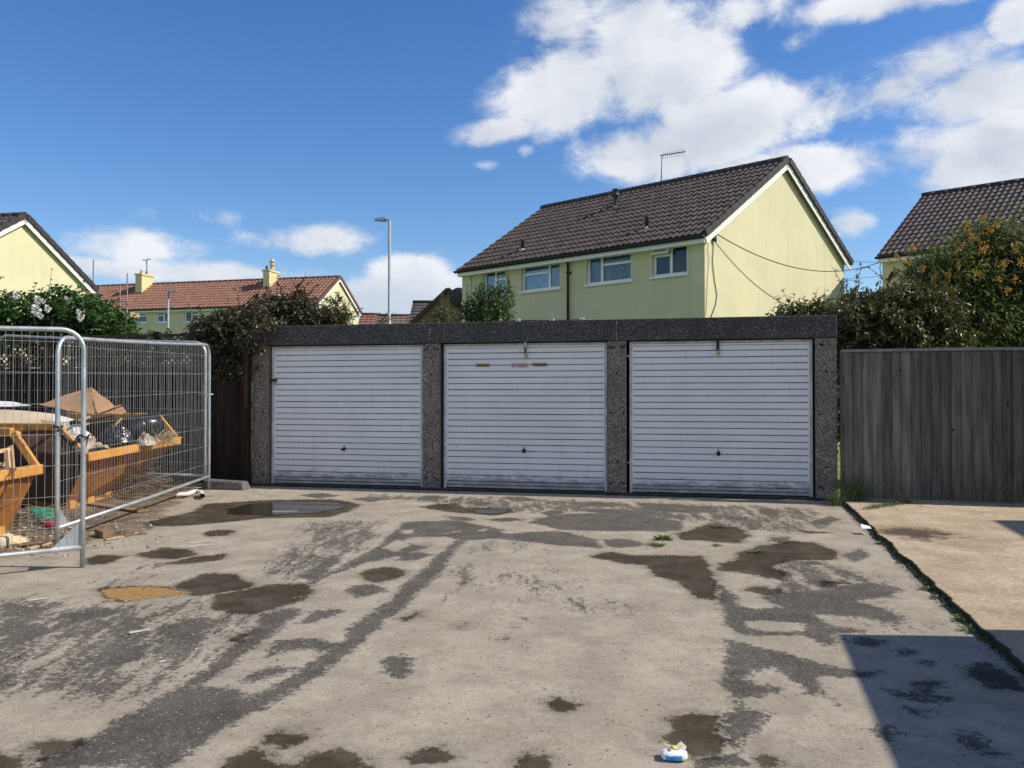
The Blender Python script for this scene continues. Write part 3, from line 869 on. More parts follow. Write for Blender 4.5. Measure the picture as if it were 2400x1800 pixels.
def slab_material():
    m = bpy.data.materials.new('old concrete')
    m.use_nodes = True
    nt = m.node_tree
    b = nt.nodes['Principled BSDF']
    tc = nd(nt, 'ShaderNodeTexCoord')
    ob = tc.outputs['Object']
    nz = lambda sc, det=6.0, ro=0.6: nd(nt, 'ShaderNodeTexNoise', {'Vector': ob, 'Scale': sc, 'Detail': det, 'Roughness': ro}).outputs[0]
    mid, big, fine, g = nz(2.6), nz(0.9), nz(70, 4, 0.8), nz(24, 5, 0.75)
    c = mixc(nt, sstep(nt, mid, 0.35, 0.65), (0.370, 0.288, 0.200), (0.465, 0.37, 0.265))
    c = mixc(nt, mth(nt, 'MULTIPLY', sstep(nt, big, 0.45, 0.65), 0.5), c, (0.36, 0.26, 0.165))
    c = mixc(nt, mth(nt, 'MULTIPLY', sstep(nt, g, 0.56, 0.64), 0.8), c, (0.22, 0.155, 0.095))
    c = mixc(nt, mth(nt, 'MULTIPLY', sstep(nt, nz(1.6, 7, 0.7), 0.5, 0.62), 0.5), c, (0.27, 0.185, 0.11))
    k = mth(nt, 'MULTIPLY_ADD', mth(nt, 'SUBTRACT', sstep(nt, fine, 0.36, 0.64), 0.5), 0.34, 1.0)
    k = mth(nt, 'MULTIPLY_ADD', mth(nt, 'SUBTRACT', sstep(nt, nz(33, 5, 0.8), 0.36, 0.64), 0.5), 0.26, k)
    c = nd(nt, 'ShaderNodeVectorMath', {0: c, 'Scale': k}, operation='SCALE').outputs[0]
    e = mth(nt, 'MULTIPLY', mth(nt, 'SUBTRACT', nz(5.0, 8, 0.7), 0.5), 1.6)
    burn = sstep(nt, mth(nt, 'ADD', attr(nt, 'burn'), e), 0.25, 0.75)
    c = mixc(nt, mth(nt, 'MULTIPLY', burn, 0.95), c, (0.06, 0.042, 0.028))
    edge = sstep(nt, mth(nt, 'ADD', attr(nt, 'edge'), mth(nt, 'MULTIPLY', e, 0.6)), 0.45, 0.75)
    c = mixc(nt, edge, c, (0.035, 0.036, 0.018))
    lich = mth(nt, 'MULTIPLY', sstep(nt, attr(nt, 'lichen'), 0.2, 0.9), sstep(nt, nz(9.0, 4, 0.7), 0.52, 0.60))
    c = mixc(nt, mth(nt, 'MULTIPLY', lich, 0.7), c, (0.55, 0.50, 0.36))
    wet = sstep(nt, mth(nt, 'ADD', attr(nt, 'swet'), e), 0.45, 0.7)
    c = mixc(nt, mth(nt, 'MULTIPLY', wet, 0.6), c, (0.13, 0.10, 0.07))
    nt.links.new(c, b.inputs['Base Color'])
    b.inputs['Roughness'].default_value = 0.9
    b.inputs['Specular IOR Level'].default_value = 0.25
    bp = nd(nt, 'ShaderNodeBump', {'Strength': 0.45, 'Distance': 0.012, 'Height': mth(nt, 'ADD', fine, g)})
    nt.links.new(bp.outputs[0], b.inputs['Normal'])
    return m


def build_slab():
    us = np.concatenate([[0.0], np.arange(0.012, 0.3, 0.02), np.arange(0.3, 6.0, 0.06), np.arange(6, 12, 0.4)])
    vs = np.concatenate([np.arange(-0.55, 8.0, 0.05), np.arange(8, 16, 0.4)])
    U, V = np.meshgrid(us, -vs[::-1])
    V = -V
    jag = np.array([noise.noise(Vector((0, v * 2.2, 5))) * 0.035 + noise.noise(Vector((3, v * 9, 5))) * 0.02 for v in V[:, 0]])
    Uj = U + jag[:, None] * (U < 0.6)
    X = SLAB0.x + GT.x * Uj - GB.x * V
    Y = SLAB0.y + GT.y * Uj - GB.y * V
    S = (X - GP0.x) * GN.x + (Y - GP0.y) * GN.y
    Z = -0.02 * np.maximum(S, 0) + 0.042
    Z[:, 0] -= 0.10
    P = np.stack([X.ravel(), Y.ravel()], -1)
    burn = mask(P, [(Z3, [(1380, 330), (1450, 305), (1600, 315), (1750, 330), (1820, 355), (1700, 370), (1560, 385), (1430, 350)])], 0.30)
    swet = mask(P, [(Z3, [(1850, 1080), (2000, 1050), (2230, 1180), (2230, 1230), (2000, 1200)])], 0.2)
    lich = np.clip(1 - (V + 0.3) / 1.0, 0, 1)
    edge = np.clip(1 - (Uj - jag[:, None]) / 0.07, 0, 1)
    o = grid_mesh('concrete_slab', X, Y, Z, dict(burn=burn, swet=swet, lichen=lich, edge=edge), slab_material())
    tag(o, kind='structure')


PUD = {'dark': None, 'mud': None}


def puddle(zf, pts, wm, name='puddle', shrink=0.0):
    pg = [Vector((*p, 0)) for p in poly_ground(zf, pts)]
    # natural edge: resample and ruffle
    out = []
    n = len(pg)
    cen = sum(pg, Vector()) / n
    for i in range(n):
        p0, p1, p2, p3 = pg[i - 1], pg[i], pg[(i + 1) % n], pg[(i + 2) % n]
        for k in range(10):
            t = k / 10
            q = 0.5 * ((2 * p1) + (p2 - p0) * t + (2 * p0 - 5 * p1 + 4 * p2 - p3) * t * t + (3 * p1 - p0 - 3 * p2 + p3) * t ** 3)
            d = (q - cen)
            w = noise.noise(q * 5) * 0.06 + noise.noise(q * 17) * 0.025
            q = cen + d * (1 - shrink) + d.normalized() * w
            out.append(q)
    zlo = min(gz(q.x, q.y) for q in out)
    zz = sum(gz(q.x, q.y) for q in out) / len(out)
    mb = MB()
    vs = [(q.x, q.y, gz(q.x, q.y) + 0.0035) for q in out]
    vs.append((cen.x, cen.y, gz(cen.x, cen.y) + 0.0035))
    mb.add(vs, [(i, (i + 1) % len(out), len(out)) for i in range(len(out))])
    o = mb.build(name, wm)
    tag(o, kind='structure')
    return o


build_ground()
build_yard()
build_slab()
_w1 = watermat('rain water', (0.085, 0.068, 0.052), 0.55, 0.55)
puddle(Z5, [(1300, 205), (1360, 165), (1500, 145), (1750, 140), (1930, 146), (1960, 160), (1880, 190), (1700, 205), (1480, 212)], _w1)
puddle(Z4, [(1010, 185), (1100, 176), (1190, 182), (1215, 194), (1100, 206), (1020, 199)], _w1, shrink=0.05)

# ------------------------------------------------------------------ the garages
M_WHITE = mat('white garage paint', (0.70, 0.70, 0.72), (0.62, 0.62, 0.645), rough=0.5, scale=2.5, fine=0.05, fscale=40)
M_GRIMESHADE = mat('grime and shade in the door ribs', (0.035, 0.038, 0.042), (0.20, 0.205, 0.215), rough=0.9, scale=5, detail=8, stretch=(1, 4, 8), lo=0.42, hi=0.56)  # groove colour holds both dirt and the shade inside the ribs
M_UPVC = mat('white window plastic', (0.80, 0.81, 0.82), (0.76, 0.77, 0.78), rough=0.35, scale=2)
M_TIMBERW = mat('weathered white frame', (0.62, 0.61, 0.60), (0.42, 0.41, 0.39), rough=0.8, scale=9, fine=0.25)
M_BLACK = mat('black plastic', (0.012, 0.012, 0.013), rough=0.4, scale=9)
M_BLACKH = mat('pitch dark holes', (0.006, 0.006, 0.006), rough=1.0)
M_STEEL = mat('galvanised steel', (0.46, 0.48, 0.50), (0.33, 0.35, 0.37), rough=0.42, metal=0.75, scale=14, fine=0.2, fscale=60)
M_BRASS = mat('brass', (0.50, 0.38, 0.16), (0.38, 0.28, 0.12), rough=0.4, metal=0.7, scale=20)


def pebble(name, base, dark, light, sc=95.0, dirt=0.5):
    m = bpy.data.materials.new(name)
    m.use_nodes = True
    nt = m.node_tree
    b = nt.nodes['Principled BSDF']
    tc = nd(nt, 'ShaderNodeTexCoord')
    ob = tc.outputs['Object']
    vo = nd(nt, 'ShaderNodeTexVoronoi', {'Vector': ob, 'Scale': sc})
    n = nd(nt, 'ShaderNodeTexNoise', {'Vector': ob, 'Scale': 2.4, 'Detail': 6.0, 'Roughness': 0.65}).outputs[0]
    sepc = nd(nt, 'ShaderNodeSeparateColor', {0: vo.outputs['Color']})
    c = mixc(nt, sepc.outputs[0], dark, base)
    c = mixc(nt, sstep(nt, sepc.outputs[1], 0.78, 0.95), c, light)
    c = mixc(nt, sstep(nt, vo.outputs['Distance'], 0.45, 0.75), c, tuple(x * 0.5 for x in dark))
    c = mixc(nt, mth(nt, 'MULTIPLY', sstep(nt, n, 0.42, 0.70), dirt), c, tuple(x * 0.7 for x in dark))
    nt.links.new(c, b.inputs['Base Color'])
    b.inputs['Roughness'].default_value = 0.85
    bp = nd(nt, 'ShaderNodeBump', {'Strength': 0.8, 'Distance': 0.01, 'Height': vo.outputs['Distance']}, invert=True)
    nt.links.new(bp.outputs[0], b.inputs['Normal'])
    return m


M_PEB = pebble('exposed aggregate concrete', (0.35, 0.295, 0.245), (0.175, 0.143, 0.118), (0.56, 0.49, 0.41), sc=85)
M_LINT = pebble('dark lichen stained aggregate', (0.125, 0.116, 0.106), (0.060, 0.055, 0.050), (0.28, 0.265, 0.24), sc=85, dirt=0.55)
M_CONC = mat('plain concrete', (0.24, 0.235, 0.22), (0.15, 0.15, 0.14), rough=0.9, scale=5, fine=0.3)
M_PLINTH = mat('mossy concrete base', (0.09, 0.088, 0.07), (0.045, 0.05, 0.03), rough=0.95, scale=7, fine=0.3)
M_MORTAR = mat('pale joint sealant', (0.55, 0.54, 0.51), (0.06, 0.06, 0.06), rough=0.9, scale=9, stretch=(1, 1, 2), lo=0.42, hi=0.52)
M_ASB = mat('cement sheet roof', (0.16, 0.16, 0.15), (0.09, 0.09, 0.08), rough=0.95, scale=3, fine=0.3)

GAR = thing('garage_block', 'row of three grey pebbledash concrete garages with white ribbed up-and-over doors', 'garages',
            GP0, math.atan2(GT.y, GT.x))


def disc(mb, x, y, z, r, mi, n=10, d=0.002):
    mb.lathe((x, y, z), [(r, 0), (r, d)], n, mi, axis='y', smooth=False)


def fill_text(body, size, x0, x1, z0, z1, y, m, name, parent, bold=0.0):
    cu = bpy.data.curves.new('lettering', 'FONT')
    cu.body = body
    cu.size = 1.0
    cu.extrude = 0.002
    cu.offset = bold
    o = bpy.data.objects.new('lettering', cu)
    COL.objects.link(o)
    bpy.context.view_layer.update()
    me = bpy.data.meshes.new_from_object(o.evaluated_get(bpy.context.evaluated_depsgraph_get()))
    bpy.data.objects.remove(o)
    vs = np.array([v.co[:] for v in me.vertices])
    lo, hi = vs.min(0), vs.max(0)
    for v in me.vertices:
        u = (v.co.x - lo[0]) / (hi[0] - lo[0])
        w = (v.co.y - lo[1]) / (hi[1] - lo[1])
        v.co = (x0 + u * (x1 - x0), y - (v.co.z + 0.002) * 0.5, z0 + w * (z1 - z0))
    me.materials.clear()
    me.materials.append(m)
    t = bpy.data.objects.new(name, me)
    COL.objects.link(t)
    t.parent = parent
    return t


def build_garages():
    b = MB()
    b.box(-3.0, 5.235, -0.05, 5.1, -0.2, 0.018)
    b.build('plinth', M_PLINTH, GAR)
    posts = [(-2.995, -2.725), (-0.315, -0.065), (2.315, 2.56), (4.975, 5.235)]
    rng = random.Random(3)
    for k, (a, c) in enumerate(posts):
        b = MB()
        b.box(a, c, 0.0, 0.16, 0.019, 2.062)
        w = c - a
        zs = [1.98, 1.62, 1.08, 0.42, 0.15]
        for i, z in enumerate(zs):
            if i in (0, 4):
                offs = [0.13, 0.27, 0.73, 0.87] if k in (1, 2) else ([0.62, 0.74] if k == 0 else [0.22, 0.34])
            elif i == 2:
                offs = [0.18, 0.82] if k in (1, 2) else ([0.7] if k == 0 else [0.2])
            else:
                offs = [0.5]
            for o_ in offs:
                disc(b, a + w * o_ + rng.uniform(-0.006, 0.006), -0.0005, z + rng.uniform(-0.012, 0.012), 0.014, 1)
        # plain inner reveals of the post
        o = b.build('post', [M_PEB, M_BLACKH], GAR)
        bevel(o, 0.006)
    for a, c in ((-3.0, -0.2115), (-0.2025, 2.4275), (2.4365, 5.237)):
        b = MB()
        b.box(a, c, -0.022, 0.15, 2.066, 2.352)
        bevel(b.build('lintel', M_LINT, GAR), 0.008)
    b = MB()
    b.box(-0.2110, -0.2030, -0.018, 0.10, 2.07, 2.345)
    b.box(2.4280, 2.4360, -0.021, 0.10, 2.07, 2.345)
    b.build('lintel_joint', M_MORTAR, GAR)
    # corrugated roof behind the parapet, side and back walls
    b = MB()
    n = 220
    row = []
    for i in range(n + 1):
        x = -2.98 + 8.2 * i / n
        row.append((x, 0.025 * math.sin(x * 2 * math.pi / 0.146)))
    vs = [(x, 0.15, 2.29 + h) for x, h in row] + [(x, 5.15, 2.10 + h) for x, h in row]
    b.add(vs, [(i, i + 1, n + 2 + i, n + 1 + i) for i in range(n)], 0, True)
    b.build('roof', M_ASB, GAR)
    for a, c in ((-2.99, -2.88), (5.12, 5.23)):
        b = MB()
        b.box(a, c, 0.165, 5.0, 0.045, 2.09)
        b.build('side_wall', M_PEB, GAR)
    b = MB()
    b.box(-2.87, 5.11, 4.9, 5.0, 0.045, 2.06)
    b.build('rear_wall', M_PEB, GAR)

    # thin cable clipped along the parapet top
    b = MB()
    b.tube([(0.86, 0.10, 2.362), (1.2, 0.09, 2.366), (1.6, 0.10, 2.361), (2.10, 0.09, 2.364)], 0.011, 6)
    cb = b.build('roof_cable', M_BLACK, GAR)
    for x in (1.05, 1.53, 1.95):
        b = MB()
        b.box(x - 0.032, x + 0.032, 0.06, 0.11, 2.354, 2.392)
        bevel(b.build('cable_clip', M_TIMBERW, cb), 0.006)

    # doors
    def door(t0, t1, k):
        fr = MB()
        fy0, fy1 = 0.055, 0.12
        lw = 0.034
        fr.box(t0, t0 + lw, fy0, fy1, 0.019, 2.05)
        fr.box(t1 - lw, t1, fy0, fy1, 0.019, 2.05)
        fr.box(t0 + lw + 0.001, t1 - lw - 0.001, fy0 + 0.002, fy1, 2.022, 2.05)
        d0, d1 = t0 + lw + 0.006, t1 - lw - 0.006
        zb, zt = 0.032, 2.018
        # ribbed sheet: profile (y, z, kind)
        b = MB()
        prof = [(0.062, zb, 0), (0.062, zb + 0.028, 0), (0.074, zb + 0.031, 1), (0.074, zb + 0.038, 1), (0.062, zb + 0.046, 0)]
        z = zb + 0.046
        edges = [z + 0.045] + [z + 0.045 + 0.0858 * (i + 1) for i in range(21)]
        for e in edges:
            prof += [(0.0605, e - 0.012, 0), (0.0785, e - 0.0085, 1), (0.0785, e, 1), (0.0625, e + 0.003, 0), (0.0625, e + 0.011, 0), (0.061, e + 0.013, 0)]
        prof += [(0.061, zt - 0.033, 0), (0.072, zt - 0.030, 1), (0.072, zt - 0.026, 1), (0.061, zt - 0.022, 0), (0.061, zt, 0)]
        xs = np.linspace(d0, d1, 30)
        vs = []
        for i, x in enumerate(xs):
            for j, (y, zz, kd) in enumerate(prof):
                buck = 0.003 * noise.noise(Vector((x * 1.5 + k * 7, zz * 1.7, 0))) + 0.0012 * noise.noise(Vector((x * 7 + k, zz * 9, 3)))
                sag = 0.002 * noise.noise(Vector((x * 0.9 + 5 * k, j * 0.4, 9)))
                vs.append((x, y + buck, zz + sag))
        npf = len(prof)
        for i in range(len(xs) - 1):
            for j in range(npf - 1):
                a = i * npf + j
                b.f.append((a, a + npf, a + npf + 1, a + 1))
                b.m.append(1 if (prof[j][2] == 1 and prof[j + 1][2] == 1) else 0)
                b.sm.append(False)
        b.v = vs
        # folded side edges of the sheet
        b.box(d0 - 0.004, d0 + 0.012, 0.054, 0.085, zb, zt, 0)
        b.box(d1 - 0.012, d1 + 0.004, 0.054, 0.085, zb, zt, 0)
        o = b.build('garage_door', [DOORM, M_GRIMESHADE], GAR)
        fro = fr.build('door_frame', M_TIMBERW, o)
        b = MB()
        b.box(t0 + 0.002, t1 - 0.002, 0.162, 0.168, 0.05, 2.20)
        b.build('dark_backing', M_BLACKH, o)
        return o

    def handle(o, t, z, turned):
        b = MB()
        b.lathe((t, 0.058, z + 0.052), [(0.0, 0), (0.010, 0), (0.010, 0.010), (0.0, 0.011)], 10, 1, 'y')
        b.box(t - 0.006, t + 0.006, 0.050, 0.058, z + 0.018, z + 0.055, 1)
        b.lathe((t, 0.060, z), [(0.026, 0), (0.026, 0.012), (0.020, 0.020), (0.012, 0.022), (0.012, 0.04)], 16, 0, 'y')
        if turned:
            pts = [(t + 0.03, 0.012, z + 0.018), (t + 0.03, 0.012, z - 0.022), (t - 0.035, 0.012, z - 0.022), (t - 0.035, 0.012, z - 0.012), (t - 0.005, 0.012, z + 0.018)]
        else:
            pts = [(t + 0.014, 0.012, z + 0.030), (t + 0.024, 0.012, z - 0.005), (t + 0.014, 0.012, z - 0.034), (t - 0.012, 0.012, z - 0.036), (t - 0.026, 0.012, z - 0.008), (t - 0.010, 0.012, z + 0.028)]
        b.prism(pts, (0, 0.010, 0), 0)
        bevel(b.build('handle', [M_BLACK, M_STEEL], o), 0.003)

    def padlock(o, t, z, y=0.03, s=1.0, m=M_BRASS):
        b = MB()
        b.box(t - 0.019 * s, t + 0.019 * s, y - 0.009, y + 0.009, z - 0.034 * s, z, 0)
        arc = [(t - 0.012 * s, y, z)] + [(t + 0.012 * s * math.cos(a), y, z + 0.020 * s + 0.012 * s * math.sin(a)) for a in np.linspace(math.pi, 0, 8)] + [(t + 0.012 * s, y, z)]
        b.tube(arc, 0.0032, 6, 1)
        b.build('padlock', [m, M_STEEL], o)

    da = door(-2.70, -0.325, 0)
    handle(da, -1.54, 0.545, True)
    b = MB()
    b.box(-2.705, -2.615, 0.022, 0.052, 1.535, 1.572)
    b.build('bolt_lock', M_BLACK, da)
    padlock(da, -2.64, 1.515, 0.035)
    b = MB()
    for dx in (-0.018, 0.018):
        for dz in (-0.012, 0.012):
            disc(b, -1.50 + dx, 0.0605, 1.885 + dz, 0.0045, 0)
    b.build('screw_hole', M_BLACKH, da)

    db = door(-0.02, 2.30, 1)
    handle(db, 1.145, 0.56, False)
    b = MB()
    b.box(1.147, 1.187, 0.030, 0.045, 1.93, 2.075)
    b.box(1.157, 1.177, 0.022, 0.031, 1.905, 1.99, 1)
    b.build('hasp', [M_STEEL, M_BLACK], db)
    padlock(db, 1.178, 1.885, 0.03, 1.1)
    M_PLATE = mat('tarnished brass plate', (0.33, 0.22, 0.085), (0.24, 0.16, 0.07), rough=0.5, metal=0.2, scale=20)
    M_INK = mat('black ink', (0.012, 0.011, 0.010), rough=0.7)
    M_RED = mat('red lettering', (0.50, 0.015, 0.045), (0.42, 0.012, 0.04), rough=0.5)
    for x0, x1, z0, z1, txt in ((0.455, 0.650, 1.728, 1.770, 'NO PARKING'), (1.280, 1.470, 1.728, 1.772, 'KEEP CLEAR')):
        b = MB()
        b.box(x0, x1, 0.050, 0.0535, z0, z1)
        s = b.build('sign_plate', M_PLATE, db)
        fill_text(txt, 1, x0 + 0.024, x1 - 0.022, z0 + 0.0125, z1 - 0.0125, 0.0495, M_INK, 'lettering', s, 0.012)
    b = MB()
    b.box(1.262, 1.285, 0.0495, 0.0525, 1.750, 1.770)
    b.build('torn_sticker', M_INK, db)
    # the sign writer's white backing and red letters
    b = MB()
    b.box(0.962, 1.204, 0.0555, 0.0575, 1.712, 1.776)
    s = b.build('sign_sticker', mat('white sticker', (0.74, 0.745, 0.76), rough=0.4), db)
    fill_text('NO PARKING', 1, 0.972, 1.196, 1.718, 1.770, 0.0545, M_RED, 'lettering', s, 0.018)
    b = MB()
    b.prism([(1.045, 0.0595, 1.370), (1.075, 0.0595, 1.376), (1.070, 0.0595, 1.402), (1.058, 0.0595, 1.392), (1.046, 0.0595, 1.398)], (0, 0.002, 0))
    b.build('paint_chip', mat('bare metal', (0.2, 0.21, 0.24), rough=0.5), db)

    dc = door(2.60, 4.945, 2)
    handle(dc, 3.765, 0.565, False)
    b = MB()
    b.box(3.742, 3.780, 0.026, 0.045, 1.925, 2.078)
    b.build('hasp', M_BLACK, dc)
    padlock(dc, 3.768, 1.895, 0.03, 1.1)


def door_material():
    m = bpy.data.materials.new('white painted ribbed steel')
    m.use_nodes = True
    nt = m.node_tree
    b = nt.nodes['Principled BSDF']
    tc = nd(nt, 'ShaderNodeTexCoord')
    ob = tc.outputs['Object']
    n1 = nd(nt, 'ShaderNodeTexNoise', {'Vector': ob, 'Scale': 1.6, 'Detail': 5.0}).outputs[0]
    c = mixc(nt, sstep(nt, n1, 0.35, 0.65), (0.78, 0.775, 0.775), (0.83, 0.825, 0.815))
    sepz = nd(nt, 'ShaderNodeSeparateXYZ', {0: ob}).outputs[2]
    oi = nd(nt, 'ShaderNodeObjectInfo')
    c = nd(nt, 'ShaderNodeVectorMath', {0: c, 'Scale': mth(nt, 'MULTIPLY_ADD', oi.outputs['Random'], 0.10, 0.95)}, operation='SCALE').outputs[0]
    # faint rain streaks of grime down the ribs
    n5 = nd(nt, 'ShaderNodeTexNoise', {'Vector': nd(nt, 'ShaderNodeMapping', {0: ob, 'Scale': (7.0, 1.0, 0.9)}).outputs[0], 'Scale': 1.6, 'Detail': 7.0, 'Roughness': 0.7}).outputs[0]
    c = mixc(nt, mth(nt, 'MULTIPLY', sstep(nt, n5, 0.52, 0.74), 0.30), c, (0.50, 0.49, 0.45))
    # splashed dirt along the bottom ribs, with a ragged edge
    n2 = nd(nt, 'ShaderNodeTexNoise', {'Vector': nd(nt, 'ShaderNodeMapping', {0: ob, 'Scale': (1.0, 1.0, 2.5)}).outputs[0], 'Scale': 6.0, 'Detail': 8.0, 'Roughness': 0.7}).outputs[0]
    low = sstep(nt, sepz, 0.34, 0.06)
    dirt = sstep(nt, mth(nt, 'ADD', mth(nt, 'MULTIPLY', low, 0.42), n2), 0.62, 0.95)
    c = mixc(nt, mth(nt, 'MULTIPLY', dirt, 0.8), c, (0.26, 0.26, 0.235))
    # chipped paint and rusty scratches running along the ribs
    n3 = nd(nt, 'ShaderNodeTexNoise', {'Vector': nd(nt, 'ShaderNodeMapping', {0: ob, 'Scale': (2.5, 1.0, 34.0)}).outputs[0], 'Scale': 3.0, 'Detail': 6.0, 'Roughness': 0.75}).outputs[0]
    c = mixc(nt, mth(nt, 'MULTIPLY', sstep(nt, n3, 0.66, 0.70), 0.8), c, (0.16, 0.165, 0.19))
    n4 = nd(nt, 'ShaderNodeTexNoise', {'Vector': ob, 'Scale': 14.0, 'Detail': 3.0, 'Roughness': 0.6}).outputs[0]
    c = mixc(nt, sstep(nt, n4, 0.735, 0.75), c, (0.12, 0.11, 0.11))
    nt.links.new(c, b.inputs['Base Color'])
    b.inputs['Roughness'].default_value = 0.5
    b.inputs['Specular IOR Level'].default_value = 0.3
    return m


DOORM = door_material()
build_garages()

# ------------------------------------------------------------------ fences, gate


def wood(name, a, b_, st=(9, 9, 0.7), island=0.22, rough=0.9, fine=0.25):
    return mat(name, a, b_, rough=rough, scale=2.0, detail=8, stretch=st, island=island, fine=fine, fscale=14, bump=0.3, bscale=9, lo=0.3, hi=0.7, spec=0.12)


M_GREYWOOD = wood('weathered grey softwood', (0.215, 0.195, 0.165), (0.105, 0.094, 0.080), island=0.34)
def knots(m):
    nt = m.node_tree
    b = nt.nodes['Principled BSDF']
    src = b.inputs['Base Color'].links[0].from_socket
    tc = nd(nt, 'ShaderNodeTexCoord')
    v = nd(nt, 'ShaderNodeTexVoronoi', {'Vector': nd(nt, 'ShaderNodeMapping', {0: tc.outputs['Object'], 'Scale': (1.0, 1.0, 0.72)}).outputs[0], 'Scale': 5.5})
    r = nd(nt, 'ShaderNodeSeparateColor', {0: v.outputs['Color']}).outputs[0]
    k = mth(nt, 'MULTIPLY', sstep(nt, v.outputs['Distance'], 0.11, 0.05), sstep(nt, r, 0.45, 0.55))
    nt.links.new(mixc(nt, mth(nt, 'MULTIPLY', k, 0.85), src, (0.022, 0.019, 0.016)), b.inputs['Base Color'])


knots(M_GREYWOOD)
M_CAPW = wood('grey capping timber', (0.30, 0.29, 0.27), (0.20, 0.19, 0.18))
M_DKWOOD = wood('dark stained timber', (0.030, 0.022, 0.018), (0.016, 0.012, 0.010))
M_BRWOOD = wood('brown stained gate timber', (0.045, 0.030, 0.024), (0.025, 0.017, 0.014))


def build_right_fence():
    a = Vector((4.166, 10.79, 0))
    d = Vector((math.cos(R(15.2)), -math.sin(R(15.2)), 0))
    nrm = Vector((-d.y, d.x, 0))        # away from the camera
    rt = thing('closeboard_fence', 'weathered grey closeboard fence with a capping rail right of the garages', 'fence', a)
    rng = random.Random(11)
    b = MB()
    x = 0.03
    L = 9.0
    while x < L:
        w = 0.112 + rng.uniform(-0.004, 0.004)
        zt = 1.868 + rng.uniform(-0.006, 0.006)
        lean = rng.uniform(-0.004, 0.004)
        zb = -0.06
        # feather-edged board, thick edge lapping the thin one
        t0, t1 = 0.016 + rng.uniform(0, 0.006), 0.006
        ov = 0.022
        p = [d * x, d * (x + w + ov)]
        f0 = -nrm * t0
        f1 = nrm * 0.004
        bt = [p[0] + f0 * 1 + Vector((0, 0, zb)), p[1] + f1 - nrm * t1 * 0 + Vector((0, 0, zb)), p[1] + f1 + nrm * 0.006 + Vector((0, 0, zb)), p[0] + nrm * 0.002 + Vector((0, 0, zb))]
        tp = [q + d * lean + Vector((0, 0, zt - zb)) for q in bt]
        b.hexa(bt, tp)
        x += w
    b.build('boards', M_GREYWOOD, rt)
    b = MB()
    for i in range(5):
        b.bar(d * (i * 1.85 + 0.0) - nrm * 0.004 + Vector((0, 0, 1.888)), d * (i * 1.85 + 1.846) - nrm * 0.004 + Vector((0, 0, 1.892)), 0.065, 0.034)
    b.build('capping_rail', M_CAPW, rt)
    for z in (0.35, 1.0, 1.6):
        b = MB()
        b.bar(d * 0 + nrm * 0.05 + Vector((0, 0, z)), d * L + nrm * 0.05 + Vector((0, 0, z)), 0.06, 0.08)
        b.build('arris_rail', M_GREYWOOD, rt)
    for i in range(4):
        b = MB()
        p = d * (i * 3 + 0.05) + nrm * 0.10
        b.bar(p + Vector((0, 0, -0.3)), p + Vector((0, 0, 1.9)), 0.09, 0.09, up=(0, 1, 0))
        b.build('post', M_GREYWOOD, rt)


def build_dark_fence():
    a = ts(-3.62, -0.32)
    d = -GT
    rt = thing('trellis_top_fence', 'dark stained timber fence with lattice trellis top behind the skips', 'fence', a)
    rng = random.Random(5)
    L = 8.2
    b = MB()
    x = 0.0
    while x < L:
        w = 0.12
        b.bar(d * (x + w / 2) + GB * rng.uniform(0, 0.012) + Vector((0, 0, -0.1)), d * (x + w / 2) + Vector((0, 0, 1.78 + rng.uniform(-0.01, 0.01))), w - 0.004, 0.02, up=GB)
        x += w
    b.build('boards', M_DKWOOD, rt)
    n = 0
    for i in range(5):
        x0 = i * 1.83 - 0.6
        b = MB()
        p = d * x0 + GB * 0.03
        b.bar(p + Vector((0, 0, -0.3)), p + Vector((0, 0, 2.33)), 0.09, 0.09, up=(0, 1, 0))
        b.build('post', M_DKWOOD, rt)
    M_TREL = wood('old brown trellis lath', (0.115, 0.075, 0.058), (0.06, 0.042, 0.034))
    for i in range(5):
        x0, x1 = i * 1.83 - 0.55, (i + 1) * 1.83 - 0.65
        b = MB()
        for z in (1.80, 2.27):
            b.bar(d * x0 + Vector((0, 0, z)), d * x1 + Vector((0, 0, z)), 0.03, 0.045)
        for s in (-1, 1):
            k = x0 - 0.5
            while k < x1 + 0.5:
                za, zb = 1.82, 2.25
                xa, xb = k, k + s * (zb - za)
                ta, tb = 0.0, 1.0
                lo, hi = x0, x1
                pts = []
                for t in np.linspace(0, 1, 21):
                    xx = xa + (xb - xa) * t
                    if lo <= xx <= hi:
                        pts.append(t)
                if len(pts) > 2:
                    t0, t1 = pts[0], pts[-1]
                    P = lambda t: d * (xa + (xb - xa) * t) + GB * (0.004 * s) + Vector((0, 0, za + (zb - za) * t))
                    b.bar(P(t0), P(t1), 0.026, 0.006, up=GB)
                k += 0.105
        b.build('trellis_panel', M_TREL, rt)


